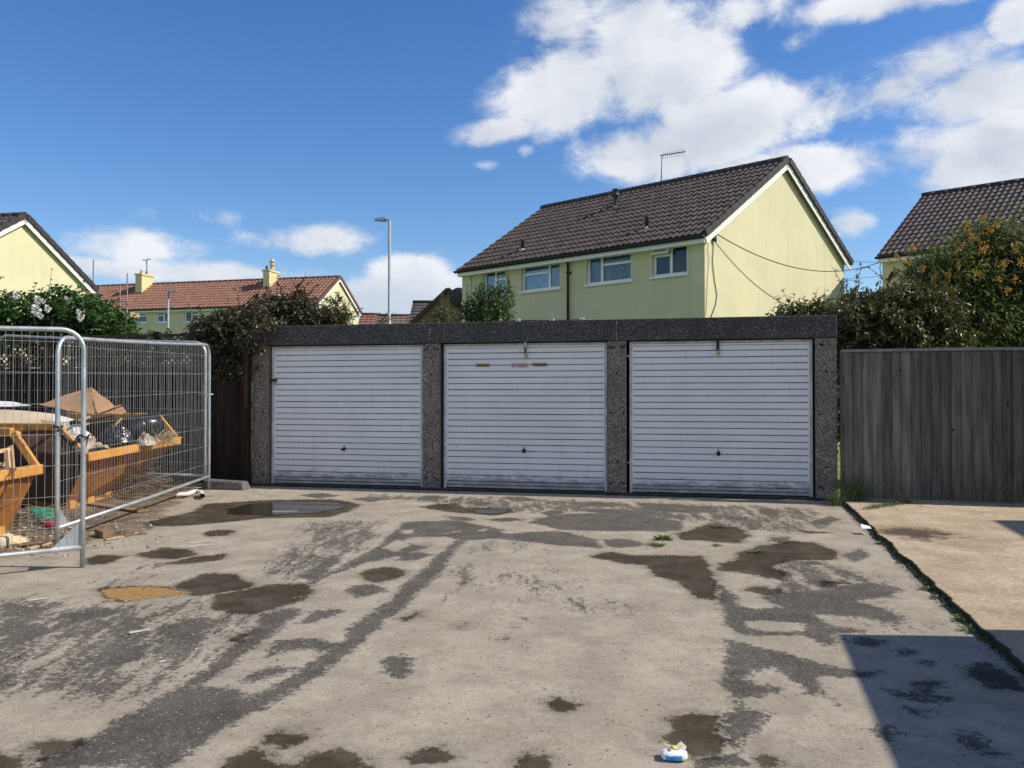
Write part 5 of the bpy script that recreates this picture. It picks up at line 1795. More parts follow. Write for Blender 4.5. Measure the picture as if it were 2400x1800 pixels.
def build_terrace():
    k = 1.7
    YR, YL = 34.6 * k, 37.8 * k
    Bp = at(741, 760, YR)
    Ap = at(150, 760, YL)
    ze = at(741, 711, YR).z
    far = at(855.5, 760, 38.2 * k)
    W = (far - Bp).length * 1.02
    wn = rects(Ap, Bp, [(313, 733, 344, 757), (367, 731, 394, 756), (432, 729, 464, 755)])
    zr = at(804, 647, (YR + 38.2 * k) / 2).z - 0.15
    rt, L, roof = make_house('terraced_house', 'distant terrace with red brown tiled roof and two yellow chimneys', 'house', Ap, Bp, W, 0.5, ze, zr, ze, wn,
                             tile=M_TILER, ridge_m=M_TILERD, per=0.30, gauge=0.42, verge=True, roll=0.05)
    window(rt, *wn[0], [('h', 0.66, 0, 1)], M_CURTD, fw=0.09)
    window(rt, *wn[1], [('v', 0.6, 0, 1), ('h', 0.66, 0, 0.6)], M_CURTD, fw=0.09)
    window(rt, *wn[2], [('v', 0.5, 0, 1), ('h', 0.66, 0.5, 1)], M_CURTD, fw=0.09)
    M_YELC = mat('yellow chimney render', (0.62, 0.57, 0.31), (0.56, 0.51, 0.28), rough=0.85, scale=2)
    M_POT = mat('buff clay chimney pot', (0.55, 0.46, 0.28), (0.45, 0.36, 0.22), rough=0.8, scale=6)
    M_LEAD = mat('lead chimney flashing', (0.25, 0.26, 0.27), rough=0.7)
    for (x0, x1, xs, yb, yt, first) in ((317, 332, 346, 689, 645, True), (616.5, 628, 644, 676, 636, False)):
        # chimney stands astride the front slope just below the ridge
        yl = W * 0.30
        pa, pb = hit(rt, x0, yb, yl), hit(rt, x1, yb, yl)
        pt = hit(rt, x0, yt, yl)
        w = max(0.5, pb.x - pa.x)
        dpt = 1.35
        b = MB()
        zb_ = ze + (zr - ze) * (yl / (W / 2)) - 0.25
        b.box(pa.x, pa.x + w, yl, yl + dpt, zb_, pt.z)
        b.box(pa.x - 0.06, pa.x + w + 0.06, yl - 0.06, yl + dpt + 0.06, pt.z, pt.z + 0.12)
        ch = b.build('chimney', M_YELC, roof)
        b = MB()
        b.box(pa.x - 0.10, pa.x + w + 0.10, yl - 0.12, yl + dpt, zb_ + 0.1, zb_ + 0.45)
        b.build('flashing', M_LEAD, ch)
        cx = pa.x + w / 2
        if first:
            for dy in (0.35, 0.95):
                q = MB()
                q.lathe((cx, yl + dy, pt.z + 0.12), [(0.14, 0), (0.13, 0.06), (0.10, 0.22), (0.13, 0.26), (0.09, 0.30)], 12)
                q.build('chimney_pot', M_POT, ch)
        else:
            q = MB()
            q.lathe((cx + 0.08, yl + 0.7, pt.z + 0.12), [(0.24, 0), (0.20, 0.12), (0.16, 0.18), (0.15, 0.40), (0.19, 0.42), (0.19, 0.46), (0.15, 0.48), (0.15, 0.62), (0.20, 0.64), (0.20, 0.72), (0.15, 0.74), (0.15, 0.86), (0.05, 0.88)], 14)
            q.build('chimney_pot', M_POT, ch)
            q = MB()
            q.lathe((cx - 0.2, yl + 0.4, pt.z + 0.12), [(0.09, 0), (0.08, 0.3), (0.10, 0.32), (0.04, 0.35)], 12)
            q.build('chimney_pot', mat('dark flue pot', (0.12, 0.09, 0.07)), ch)
    # aerial by the left chimney
    q = hit(rt, 344, 660, W * 0.42)
    tp = hit(rt, 344, 608, W * 0.42)
    b = MB()
    b.tube([(q.x, W * 0.42, q.z), (q.x, W * 0.42, tp.z)], 0.035, 6)
    b.bar((q.x - 0.35, W * 0.42, tp.z - 0.08), (q.x + 0.35, W * 0.42, tp.z + 0.02), 0.04, 0.04)
    for dx in (-0.25, -0.1, 0.05, 0.2):
        b.bar((q.x + dx, W * 0.42 - 0.25, tp.z - 0.06), (q.x + dx, W * 0.42 + 0.25, tp.z), 0.02, 0.02)
    b.bar((q.x - 0.1, W * 0.42, tp.z - 0.3), (q.x + 0.1, W * 0.42, tp.z + 0.15), 0.02, 0.02)
    b.build('aerial', mat('grey aerial tube', (0.12, 0.12, 0.13)), roof)


build_terrace()


def build_brown_house():
    M_BR = mat('brown rendered brick', (0.19, 0.135, 0.085), (0.13, 0.095, 0.06), rough=0.9, scale=2.5, detail=8, fine=0.2, fscale=8)
    M_GT = mat('grey brown slates', (0.11, 0.09, 0.08), (0.075, 0.065, 0.06), rough=0.7, scale=3, fine=0.2)
    Y = 45.0
    ap = at(1052, 677, Y)
    hw = 4.6
    A = ap + Vector((-hw, 0.9, 0))
    B = ap + Vector((hw, -0.9, 0))
    # gable faces the camera, so the long axis runs away: build it side-on and turn it
    rt = thing('brown_gable_house', 'dark brown gabled house in shade peeping out left of the yellow house', 'house', (ap.x, ap.y, 0), R(-11))
    ze = ap.z - hw * 0.88
    b = MB()
    D = 8
    for y, fl in ((0, 0), (D, 1)):
        poly = [(-hw, y, 0.5), (hw, y, 0.5), (hw, y, ze), (0, y, ap.z - 0.1), (-hw, y, ze)]
        b.add(poly, [tuple(range(5)) if not fl else tuple(range(5))[::-1]])
    b.add([(-hw, 0, 0.5), (-hw, D, 0.5), (-hw, D, ze), (-hw, 0, ze)], [(3, 2, 1, 0)])
    b.add([(hw, 0, 0.5), (hw, D, 0.5), (hw, D, ze), (hw, 0, ze)], [(0, 1, 2, 3)])
    b.build('wall', M_BR, rt)
    t = MB()
    for s in (-1, 1):
        V = Vector((-s * hw, 0, ap.z - ze)).normalized()
        N = Vector((s * (ap.z - ze), 0, hw)).normalized()
        O = Vector((s * hw, D + 0.2 if s < 0 else -0.2, ze)) - V * 0.3
        U = Vector((0, -1, 0)) if s < 0 else Vector((0, 1, 0))
        tile_slope(t, O, U, V, N, D + 0.4, math.hypot(hw, ap.z - ze) + 0.3, 0.33, 0.34, 0.02, 0.03)
        t.add([O - N * 0.05, O + U * (D + 0.4) - N * 0.05, O + U * (D + 0.4) + V * 6.4 - N * 0.05, O + V * 6.4 - N * 0.05], [(0, 1, 2, 3)])
    roof = t.build('roof', M_TILERD, rt)
    for s in (-1, 1):
        b = MB()
        b.bar((s * (hw + 0.2), -0.19, ze - 0.22), (0, -0.19, ap.z - 0.02), 0.05, 0.20, up=(0, 0, 1))
        b.build('barge_board', M_TILED, roof)
    # round dark dish high on the gable
    p = hit(rt, 1076, 697, -0.25)
    b = MB()
    q = MB()
    q.lathe((0, 0, 0), [(0.01, 0.12), (0.3, 0.09), (0.5, 0.02), (0.52, 0.0), (0.5, 0.035), (0.3, 0.105), (0.01, 0.135)], 18)
    mr = Matrix.Translation(p) @ Matrix.Rotation(R(100), 4, 'X')
    b.add([mr @ Vector(v) for v in q.v], q.f, 0, True)
    b.build('satellite_dish', mat('dark grey dish', (0.03, 0.03, 0.033)), rt)
    # roof of the neighbour behind it and two low roofs further off
    def simple_roof(name, label, sx0, sx1, yr, Y, drop, m, turn):
        a, c = at(sx0, yr, Y), at(sx1, yr, Y)
        L = (c - a).length
        r2 = thing(name, label, 'house', (a.x, a.y, 0), R(turn), 'far roofs behind the garages')
        z = a.z
        hw2 = 3.6
        zed = z - drop
        b = MB()
        b.add([(0, -hw2, 0.5), (L, -hw2, 0.5), (L, -hw2, zed), (0, -hw2, zed)], [(0, 1, 2, 3)])
        b.add([(0, hw2, 0.5), (L, hw2, 0.5), (L, hw2, zed), (0, hw2, zed)], [(3, 2, 1, 0)])
        for x in (0, L):
            b.add([(x, -hw2, 0.5), (x, hw2, 0.5), (x, hw2, zed), (x, 0, z - 0.05), (x, -hw2, zed)], [(0, 1, 2, 3, 4)])
        b.build('wall', M_BR, r2)
        t = MB()
        for s in (-1, 1):
            V = Vector((0, -s * hw2, z - zed)).normalized()
            N = Vector((0, s * (z - zed), hw2)).normalized()
            U = Vector((1, 0, 0)) if s < 0 else Vector((-1, 0, 0))
            O = Vector((-0.15 if s < 0 else L + 0.15, s * hw2, zed))
            tile_slope(t, O, U, V, N, L + 0.3, math.hypot(hw2, z - zed), 0.45, 0.42, 0.02, 0.06)
        rf = t.build('roof', m, r2)
        b = MB()
        b.tube([(-0.15, 0, z + 0.05), (L + 0.15, 0, z + 0.05)], 0.12, 10)
        b.build('ridge_tiles', M_TILED if m is M_GT else M_TILERD, rf)
    simple_roof('roof_house', 'slice of grey slate roof left of the brown gable', 973, 1060, 710, 54, 2.2, M_GT, 0)
    simple_roof('roof_house', 'short red brown roof just right of the terrace gable', 850, 888, 737.5, 72, 2.4, M_TILER, 0)
    simple_roof('roof_house', 'long low brown grey roof behind the tall lamp post', 889, 985, 740.5, 66, 2.4, mat('brown grey tiles', (0.20, 0.14, 0.115), (0.15, 0.11, 0.09), rough=0.7, scale=3), 0)


build_brown_house()


def build_offframe():
    """the two buildings past the right edge whose shadows fall across the yard and slab"""
    tl = 1 / math.tan(SUN_EL)
    sh = Vector((SUN.x, SUN.y, 0)).normalized()
    M_ROOFF = mat('grey roofing felt', (0.12, 0.12, 0.12), rough=0.9)
    # flat roofed garage block
    H = 2.4
    tip = Vector((1.98, 5.20, 0))
    C = tip + sh * ((H + 0.12) * tl)
    rt = thing('flat_roofed_garage', 'flat roofed garage past the right edge shading the near yard', 'garages', (C.x, C.y, -0.2), math.atan2(GT.y, GT.x))
    b = MB()
    b.box(0, 5.5, -9, 0, -0.2, H + 0.05)
    b.build('wall', M_LINT, rt)  # unseen wall kept dark to deepen the shadow on the yard
    b = MB()
    b.box(-0.0, 5.5, -9, 0.0, H + 0.053, H + 0.2)
    b.build('roof', M_ROOFF, rt)
    for i in range(3):
        b = MB()
        b.box(-0.03, -0.003, -2.6 - i * 2.9, -0.3 - i * 2.9, 0.1, 2.1)
        b.build('garage_door', M_WHITE, rt)
    H2 = 5.0
    tip = Vector((5.05, 9.02, 0))
    C = tip + sh * ((H2) * tl)
    rt = thing('rendered_house', 'yellow house past the right edge casting the shadow tip on the slab', 'house', (C.x, C.y, -0.1), math.atan2(GT.y, GT.x))
    b = MB()
    b.box(0, 6, -3.2, 0, -0.2, H2 + 0.0)
    b.build('wall', M_YEL, rt)
    b = MB()
    b.box(0, 6, -3.2, 0, H2 + 0.003, H2 + 0.1)
    b.build('roof', M_ROOFF, rt)
    b = MB()
    b.box(-0.03, -0.003, -2.3, -1.1, 3.0, 4.1)
    w = b.build('window', M_UPVC, rt)
    b = MB()
    b.box(-0.036, -0.032, -2.22, -1.18, 3.08, 4.02)
    b.build('pane', mat('dark glass', (0.02, 0.025, 0.03), rough=0.1), w)


build_offframe()


def build_lamps():
    M_LAMP = mat('galvanised lamp column', (0.40, 0.44, 0.45), (0.33, 0.37, 0.38), rough=0.45, metal=0.5, scale=3)
    def lamp(sx, ytop, Y, rad, label, arm, head):
        tp = at(sx, ytop, Y)
        rt = thing('street_lamp', label, 'street lamp', (tp.x, tp.y, 0), 0, 'street lamps among the houses')
        b = MB()
        b.tube([(0, 0, 0), (0, 0, 1.6), (0, 0, 1.62), (0, 0, tp.z)], [rad * 1.5, rad * 1.5, rad, rad * 0.85], 12)
        b.build('column', M_LAMP, rt)
        hx = head
        q = MB()
        q.tube([(0.03 if arm < 0 else -0.03, 0, tp.z + 0.02), (arm * 0.35, 0, tp.z + 0.04)], rad * 0.6, 8)
        s = 1 if arm > 0 else -1
        pr = [(s * 0.1, 0.02), (s * 0.15, 0.10), (s * abs(arm) * 0.9, 0.06), (s * abs(arm), 0.01), (s * abs(arm), -0.02), (s * 0.2, -0.05)]
        poly = [(x, -0.13, tp.z + 0.02 + z) for x, z in pr]
        q.prism(poly, (0, 0.26, 0))
        bevel(q.build('lamp_head', M_LAMP, rt), 0.02)
    lamp(913, 517, 32.4, 0.062, 'tall slim grey lamp post standing against the white cloud', -0.56, 1)
    lamp(394.5, 684, 52, 0.07, 'shorter lamp post in front of the red roofed terrace', 0.55, 1)


build_lamps()


def build_scaffold():
    Y = 46
    M_POLE = mat('scaffold tube', (0.22, 0.21, 0.20), (0.17, 0.13, 0.10), rough=0.55, metal=0.4, scale=5)
    p0 = at(219, 700, Y)
    rt = thing('scaffold', 'thin scaffold poles rising beside the left gable house', 'scaffold', (p0.x, p0.y, 0))
    for sx, yt, dy in ((219, 609, 0), (234.5, 668, 1.2), (281.5, 668, 1.2), (298.5, 640, 0)):
        tp = at(sx, yt, Y + dy)
        b = MB()
        b.tube([(tp.x - p0.x, dy, 0.6), (tp.x - p0.x, dy, tp.z)], 0.034, 8)
        b.build('pole', M_POLE, rt)
    z = at(290, 708, Y).z
    b = MB()
    a, c = at(219, 708, Y), at(312, 706, Y)
    b.tube([(a.x - p0.x, -0.06, a.z), (c.x - p0.x, -0.06, c.z)], 0.03, 8)
    b.build('rail', M_POLE, rt)
    b = MB()
    a, c = at(283, 731, Y), at(306, 731, Y)
    b.box(a.x - p0.x, c.x - p0.x, 0.0, 1.1, a.z - 0.25, a.z)
    b.build('scaffold_board', mat('scaffold boards', (0.45, 0.32, 0.2), rough=0.8), rt)


build_scaffold()

# ------------------------------------------------------------------ temporary fence panels
M_GALV = mat('dull galvanised tube', (0.50, 0.53, 0.55), (0.36, 0.39, 0.41), rough=0.45, metal=0.55, scale=5, fine=0.2, fscale=40)
M_WIRE = mat('galvanised wire', (0.46, 0.47, 0.47), (0.34, 0.34, 0.33), rough=0.5, metal=0.4, scale=6)


def fence_panel(label, pa, pb, za, zb_, ha, hb, gusset=(True, True), group='steel mesh fence panels round the skips'):
    """pa, pb: feet of the two posts; za, zb_: ground heights; ha, hb: panel heights there"""
    pa, pb = Vector((pa[0], pa[1], 0)), Vector((pb[0], pb[1], 0))
    L = (pb - pa).length
    rt = thing('temporary_fence', label, 'fence panel', (pa.x, pa.y, za), math.atan2(pb.y - pa.y, pb.x - pa.x), group)
    dz = zb_ - za
    base = lambda x: dz * x / L
    top = lambda x: base(x) + ha + (hb - ha) * x / L
    r = 0.0205
    rc = 0.17
    pts = [(0, 0, 0.0), (0, 0, 0.5), (0, 0, 1.2), (0, 0, top(0) - rc)]
    for a in np.linspace(0, math.pi / 2, 7)[1:]:
        pts.append((rc - rc * math.cos(a), 0, top(rc) - rc + rc * math.sin(a)))
    n = 6
    for i in range(1, n):
        x = rc + (L - 2 * rc) * i / n
        pts.append((x, 0, top(x) - 0.012 * math.sin(math.pi * i / n)))
    for a in np.linspace(math.pi / 2, 0, 7):
        pts.append((L - rc + rc * math.cos(a), 0, top(L - rc) - rc + rc * math.sin(a)))
    pts += [(L, 0, base(L) + 1.2), (L, 0, base(L) + 0.5), (L, 0, base(L))]
    b = MB()
    b.tube(pts, r, 10)
    b.build('frame', M_GALV, rt)
    b = MB()
    b.tube([(0.01, 0, base(0) + 0.175), (L * 0.5, 0, base(L / 2) + 0.165), (L - 0.01, 0, base(L) + 0.175)], r * 0.95, 10)
    b.build('bottom_rail', M_GALV, rt)
    m = MB()
    rng = random.Random(int(L * 1000))
    k = int(L / 0.056)
    for i in range(1, k):
        x = L * i / k
        cz = top(x)
        if x < rc:
            cz = top(rc) - rc + math.sqrt(max(0, rc * rc - (rc - x) ** 2))
        if L - x < rc:
            cz = top(L - rc) - rc + math.sqrt(max(0, rc * rc - (rc - (L - x)) ** 2))
        w1, w2 = rng.uniform(-0.006, 0.006), rng.uniform(-0.006, 0.006)
        m.tube([(x, -0.004, base(x) + 0.165), (x + w1, -0.004 + w2, base(x) + 0.8), (x + w2, -0.004 + w1, base(x) + 1.4), (x, -0.004, cz)], 0.0015, 4, cap=False)
    for j in range(7):
        f = 0.165 + 0.255 * (j + 0.75)
        q = [(0.0, 0.003, f), (L * 0.3, 0.004 + rng.uniform(-.008, .008), f + dz * 0.3), (L * 0.7, 0.004 + rng.uniform(-.008, .008), f + dz * 0.7 + rng.uniform(-0.006, 0.006)), (L, 0.003, f + dz)]
        m.tube(q, 0.0018, 4, cap=False)
    m.build('wire_mesh', M_WIRE, rt)
    for s, on in ((0, gusset[0]), (1, gusset[1])):
        if on:
            g = MB()
            x0 = 0.02 if s == 0 else L - 0.02
            d = 1 if s == 0 else -1
            z = base(x0) + 0.185
            g.prism([(x0, -0.002, z), (x0 + d * 0.21, -0.002, z), (x0, -0.002, z + 0.21)], (0, 0.004, 0))
            g.build('gusset', M_GALV, rt)
    return rt, L


PA = Vector((-3.585, 7.14, 0))
PAl = PA + Vector((-0.83, -0.56, 0)).normalized() * 3.45
PB0 = Vector((-4.25, 7.98, 0))
PB1 = Vector((-4.31, 12.15, 0))
PC1 = PB1 + Vector((-0.10, 0.12, 0))
PC0 = PC1 + Vector((-3.5, 0.85, 0))
fence_panel('steel mesh fence panel nearest the camera cut off by the left edge', PAl, PA, -0.14, -0.115, 1.98, 1.99, (False, True))
RB, LB = fence_panel('steel mesh fence panel running back towards the brown gate', PB0, PB1, -0.09, -0.0, 1.96, 2.045, (True, False))
fence_panel('steel mesh fence panel behind the skips along the dark fence', PC0, PC1, 0.03, 0.0, 2.22, 2.085, (False, False))
b = MB()
z = 1.42
b.bar((LB - 0.02, 0.03, z), (LB + 0.06, 0.06, z), 0.05, 0.05)
b.tube([(LB + 0.02, -0.05, z + 0.01), (LB + 0.02, 0.16, z + 0.01)], 0.009, 6)
b.build('coupler', M_GALV, RB)


def build_chain():
    a = Vector((PA.x, PA.y, 0.985))
    c = Vector((PB0.x, PB0.y, 1.03))
    mb = MB()
    # a loop round each post and links between them
    for p in (a, c):
        pts = [p + Vector((0.045 * math.cos(t), 0.045 * math.sin(t), 0.01 * math.sin(3 * t))) for t in np.linspace(0, 2 * math.pi, 13)]
        mb.tube(pts, 0.008, 6)
    d = c - a
    n = 17
    ln = d.length / n
    dn = d.normalized()
    for i in range(n):
        p0 = a + d * ((i + 0.5) / n)
        p0.z -= 0.10 * math.sin(math.pi * (i + 0.5) / n)
        side = dn.cross(Vector((0, 0, 1))).normalized() if i % 2 else Vector((0, 0, 1))
        pts = []
        for t in np.linspace(0, 2 * math.pi, 13):
            pts.append(p0 + dn * (ln * 0.68 * math.cos(t)) + side * (0.020 * math.sin(t)))
        mb.tube(pts, 0.0065, 6)
    o = mb.build('chain', mat('black chain', (0.02, 0.02, 0.02), rough=0.4, metal=0.4), origin=a)
    tag(o, 'black chain tying the two near fence posts together', 'chain')


build_chain()


def build_foot():
    p = ground(530, 1146)
    b = MB()
    d = Vector((0.97, -0.22, 0))
    n = Vector((0.22, 0.97, 0))
    L, w, h = 0.34, 0.115, 0.14
    bt = [d * -L - n * w, d * L - n * w, d * L + n * w, d * -L + n * w]
    tp = [d * (-L + 0.02) - n * (w - 0.03) + Vector((0, 0, h)), d * (L - 0.04) - n * (w - 0.03) + Vector((0, 0, h - 0.02)), d * (L - 0.04) + n * (w - 0.03) + Vector((0, 0, h - 0.02)), d * (-L + 0.02) + n * (w - 0.03) + Vector((0, 0, h))]
    b.hexa(bt, tp)
    o = b.build('rubber_block', mat('grey recycled rubber', (0.15, 0.145, 0.135), (0.09, 0.088, 0.08), rough=0.9, scale=12, fine=0.3))
    o.location = (p.x, p.y, gz(p.x, p.y) - 0.005)
    bevel(o, 0.025, 3)
    tag(o, 'low grey fence foot block on the ground in front of the brown gate', 'fence block')


build_foot()

# ------------------------------------------------------------------ skips and rubbish
def skipmat(name, ca, cb, w):
    m = bpy.data.materials.new(name)
    m.use_nodes = True
    nt = m.node_tree
    b = nt.nodes['Principled BSDF']
    tc = nd(nt, 'ShaderNodeTexCoord')
    ob = tc.outputs['Object']
    nz = lambda s, d=6.0, r=0.65: nd(nt, 'ShaderNodeTexNoise', {'Vector': ob, 'Scale': s, 'Detail': d, 'Roughness': r}).outputs[0]
    c = mixc(nt, sstep(nt, nz(2.0), 0.35, 0.65), ca, cb)
    c = mixc(nt, sstep(nt, nz(5.0, 10, 0.75), 0.57 - w, 0.66 - w), c, (0.17, 0.075, 0.03))
    c = mixc(nt, sstep(nt, nz(13.0, 8, 0.8), 0.63, 0.70), c, (0.06, 0.035, 0.02))
    nt.links.new(c, b.inputs['Base Color'])
    b.inputs['Roughness'].default_value = 0.6
    bp = nd(nt, 'ShaderNodeBump', {'Strength': 0.3, 'Distance': 0.02, 'Height': nz(4.0, 4)})
    nt.links.new(bp.outputs[0], b.inputs['Normal'])
    return m


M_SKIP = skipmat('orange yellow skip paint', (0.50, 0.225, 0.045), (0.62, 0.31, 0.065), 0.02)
M_SKIPB = skipmat('shade darkened orange brown skip paint', (0.27, 0.105, 0.024), (0.37, 0.155, 0.034), 0.06)  # body colour darkened to put shade into it, the rim stays bright
M_REDM = mat('faded red marking', (0.55, 0.05, 0.03), (0.38, 0.05, 0.03), rough=0.6, scale=6)
M_RUST = mat('rusty inside', (0.12, 0.06, 0.035), (0.06, 0.035, 0.025), rough=0.9, scale=6, fine=0.3)


def build_skip(label, bn, bf, ln, lf, rn, rf, xl, rib_n, zb, marks):
    """bn,bf base near/far at the right end; ln,lf lip near/far; rn,rf where the side rail ends; xl left end x"""
    V = Vector
    bn, bf, ln, lf, rn, rf = map(V, (bn, bf, ln, lf, rn, rf))
    rt = thing('skip', label, 'skip', (bn.x, bn.y, zb))
    o = rt.location
    # left end mirrors the right
    ax = (bn - bf)
    long = V((-1, 0.06, 0)) * (bn.x - xl)
    def mir(p, fx):
        return V((2 * (bn.x + long.x / 2) - p.x + 0.0, p.y + long.y, p.z))
    bn2, bf2, ln2, lf2, rn2, rf2 = [mir(p, 0) for p in (bn, bf, ln, lf, rn, rf)]
    th = 0.012
    b = MB()
    # near side, far side, right end, left end, floor (outside faces + inner faces)
    def plate(poly, n, mo=0, mi=1):
        poly = [V(p) for p in poly]
        inner = [p + n * th for p in poly]
        k = len(poly)
        b.add(poly, [tuple(range(k))], mo)
        b.add(inner, [tuple(range(k))[::-1]], mi)
    ny = V((0, 1, 0))
    plate([bn2, bn, ln, rn, rn2, ln2], ny)
    plate([bf, bf2, lf2, rf2, rf, lf], -ny)
    plate([bn, bf, lf, ln], V((-1, 0, 0.2)))
    plate([bf2, bn2, ln2, lf2], V((1, 0, 0.2)))
    b.add([bn2 + V((0, 0, .02)), bn + V((0, 0, .02)), bf + V((0, 0, .02)), bf2 + V((0, 0, .02))], [(0, 1, 2, 3)], 1)
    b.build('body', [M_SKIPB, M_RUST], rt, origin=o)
    # rim: square section rails
    b = MB()
    def rail(p, q, w=0.07, t=0.09):
        b.bar(p, q, w, t)
    rail(rn2, rn)
    rail(rf2, rf)
    rail(rn, ln, 0.05, 0.075)
    rail(rf, lf, 0.05, 0.075)
    e = (lf - ln).normalized() * 0.03
    rail(ln - e, lf + e, 0.075, 0.10)
    rail(rn2, ln2, 0.05, 0.075)
    rail(rf2, lf2, 0.05, 0.075)
    rail(ln2, lf2, 0.075, 0.10)
    bevel(b.build('rim', M_SKIP, rt, origin=o), 0.01)
    # upright stiffeners along the near side and lugs
    b = MB()
    for f in rib_n:
        p = bn.lerp(bn2, f)
        q = rn.lerp(rn2, f)
        b.bar(V((p.x, p.y - 0.022, p.z + 0.05)), V((q.x, q.y - 0.022, q.z - 0.06)), 0.09, 0.04, up=(0, 1, 0))
    if rib_n:
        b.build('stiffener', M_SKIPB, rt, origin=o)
    for f in (0.14, 0.86):
        q = rn.lerp(rn2, f)
        b = MB()
        b.lathe((q.x, q.y - 0.04, q.z - 0.10), [(0.055, -0.01), (0.055, 0.03), (0.035, 0.035), (0.035, 0.11), (0.05, 0.115), (0.05, 0.13)], 14, 0, 'y')
        b.build('lifting_lug', M_SKIP, rt, origin=o)
    # feet plates at the bottom of the right end
    n = (lf - ln).cross(ln - bn).normalized()
    if n.x < 0:
        n = -n
    for f in (0.05, 0.31, 0.60, 0.90):
        b = MB()
        p = bn.lerp(bf, f)
        b.box(p.x - 0.02, p.x + 0.075, p.y - 0.085, p.y + 0.085, p.z - 0.03, p.z + 0.20)
        bevel(b.build('foot_plate', M_SKIP, rt, origin=o), 0.008)
    b = MB()
    b.bar(bn + V((0.02, 0.02, -0.01)), bf + V((0.02, -0.02, -0.01)), 0.06, 0.06)
    b.build('bottom_rail', M_SKIP, rt, origin=o)
    # red hazard blocks
    for side, quads in marks.items():
        for (u0, u1, v0, v1) in quads:
            if side == 'end':
                P = lambda u, v: bn.lerp(bf, u).lerp(ln.lerp(lf, u), v) + n * 0.004
            else:
                P = lambda u, v: bn.lerp(bn2, u).lerp(rn.lerp(rn2, u), v) + V((0, -0.006, 0))
            b = MB()
            sl = 0.05
            pts = [P(u0, v0), P(u1, v0 + 0.0), P(min(u1 + sl, 1), v1), P(min(u0 + sl, 1), v1)]
            b.prism(pts, n * 0.003 if side == 'end' else V((0, -0.003, 0)))
            b.build('hazard_mark', M_REDM, rt, origin=o)
    return rt


build_skip('large orange yellow skip heaped with cardboard and rubble',
           (-5.40, 10.31, -0.04), (-5.47, 12.12, -0.02), (-4.98, 10.02, 0.602), (-4.74, 12.12, 0.685), (-5.44, 10.24, 0.95), (-5.02, 12.12, 1.03),
           -9.0, (0.30, 0.6), -0.05, {'end': [(0.04, 0.13, 0.78, 0.93), (0.86, 0.95, 0.70, 0.90)], 'side': [(0.03, 0.075, 0.45, 0.62)]})
build_skip('smaller orange skip with red marks cut off by the left edge',
           (-5.10, 6.72, -0.12), (-4.98, 8.38, -0.09), (-4.92, 6.70, 0.545), (-4.66, 8.40, 0.600), (-5.06, 6.72, 0.93), (-4.90, 8.38, 0.965),
           -8.4, (0.4,), -0.12, {'end': [(0.78, 0.88, 0.60, 0.80), (0.52, 0.62, 0.25, 0.48)]})


def z1(x, y, Y):
    return at(*Z1(x, y), Y)


M_CARD = mat('brown cardboard', (0.40, 0.225, 0.11), (0.33, 0.18, 0.085), rough=0.9, scale=4, fine=0.1)
M_CARDP = mat('pale board', (0.52, 0.43, 0.30), (0.44, 0.36, 0.25), rough=0.9, scale=4, fine=0.1)
M_WBOARD = mat('white board', (0.74, 0.74, 0.72), (0.66, 0.66, 0.64), rough=0.6, scale=4)
M_PINE = mat('raw sawn pine', (0.52, 0.36, 0.19), (0.40, 0.26, 0.13), rough=0.85, scale=5, stretch=(6, 6, 1), fine=0.15)
M_OLDT = mat('old brown timber', (0.26, 0.16, 0.09), (0.16, 0.10, 0.06), rough=0.9, scale=5, fine=0.2)
M_BKPL = mat('glossy black polythene', (0.012, 0.012, 0.014), rough=0.25, spec=0.6, bump=0.6, bscale=9, scale=4)
M_RUB = mat('pale rubble', (0.50, 0.44, 0.34), (0.24, 0.19, 0.14), rough=0.95, scale=9, detail=9, fine=0.5, fscale=40, bump=1.0, bscale=22, lo=0.42, hi=0.58)
M_STRAW = mat('dry brown twigs', (0.22, 0.155, 0.10), (0.12, 0.085, 0.06), rough=0.9, scale=5, island=0.4)


def heap(name, label, cen, rx, ry, h, seed, m, kind=None, cat=None, base=0.0, square=0.0):
    nr, na = 26, 64
    mb = MB()
    def hh(u, v):
        r = math.hypot(u, v)
        k = max(0, 1 - r ** 2.6)
        w = noise.noise(Vector((u * 2.5 + seed, v * 2.5, 0))) * 0.4 + noise.noise(Vector((u * 8 + seed, v * 8, 2))) * 0.25 + noise.noise(Vector((u * 22 + seed, v * 22, 2))) * 0.13
        return base + h * k * (0.8 + w)
    vs = [(0, 0, hh(0, 0))]
    for i in range(1, nr + 1):
        for j in range(na):
            a = 2 * math.pi * j / na
            r = i / nr
            # squarish plan so that it fills a box
            sq = 1 / max(abs(math.cos(a)), abs(math.sin(a))) ** square
            u, v = r * math.cos(a), r * math.sin(a)
            vs.append((u * sq * rx, v * sq * ry, hh(u, v)))
    fs = [(0, 1 + j, 1 + (j + 1) % na) for j in range(na)]
    for i in range(nr - 1):
        for j in range(na):
            p, q = 1 + i * na + j, 1 + i * na + (j + 1) % na
            fs.append((p, p + na, q + na, q))
    mb.add(vs, fs, 0, False)
    o = mb.build(name, m)
    o.location = cen
    tag(o, label, cat, kind=kind)
    return o


def one(mb, name, label, cat, m, group=None):
    cx = sum((Vector(v) for v in mb.v), Vector()) / len(mb.v)
    lo = min(v[2] for v in mb.v)
    o = mb.build(name, m, origin=(cx.x, cx.y, lo))
    return tag(o, label, cat, group)


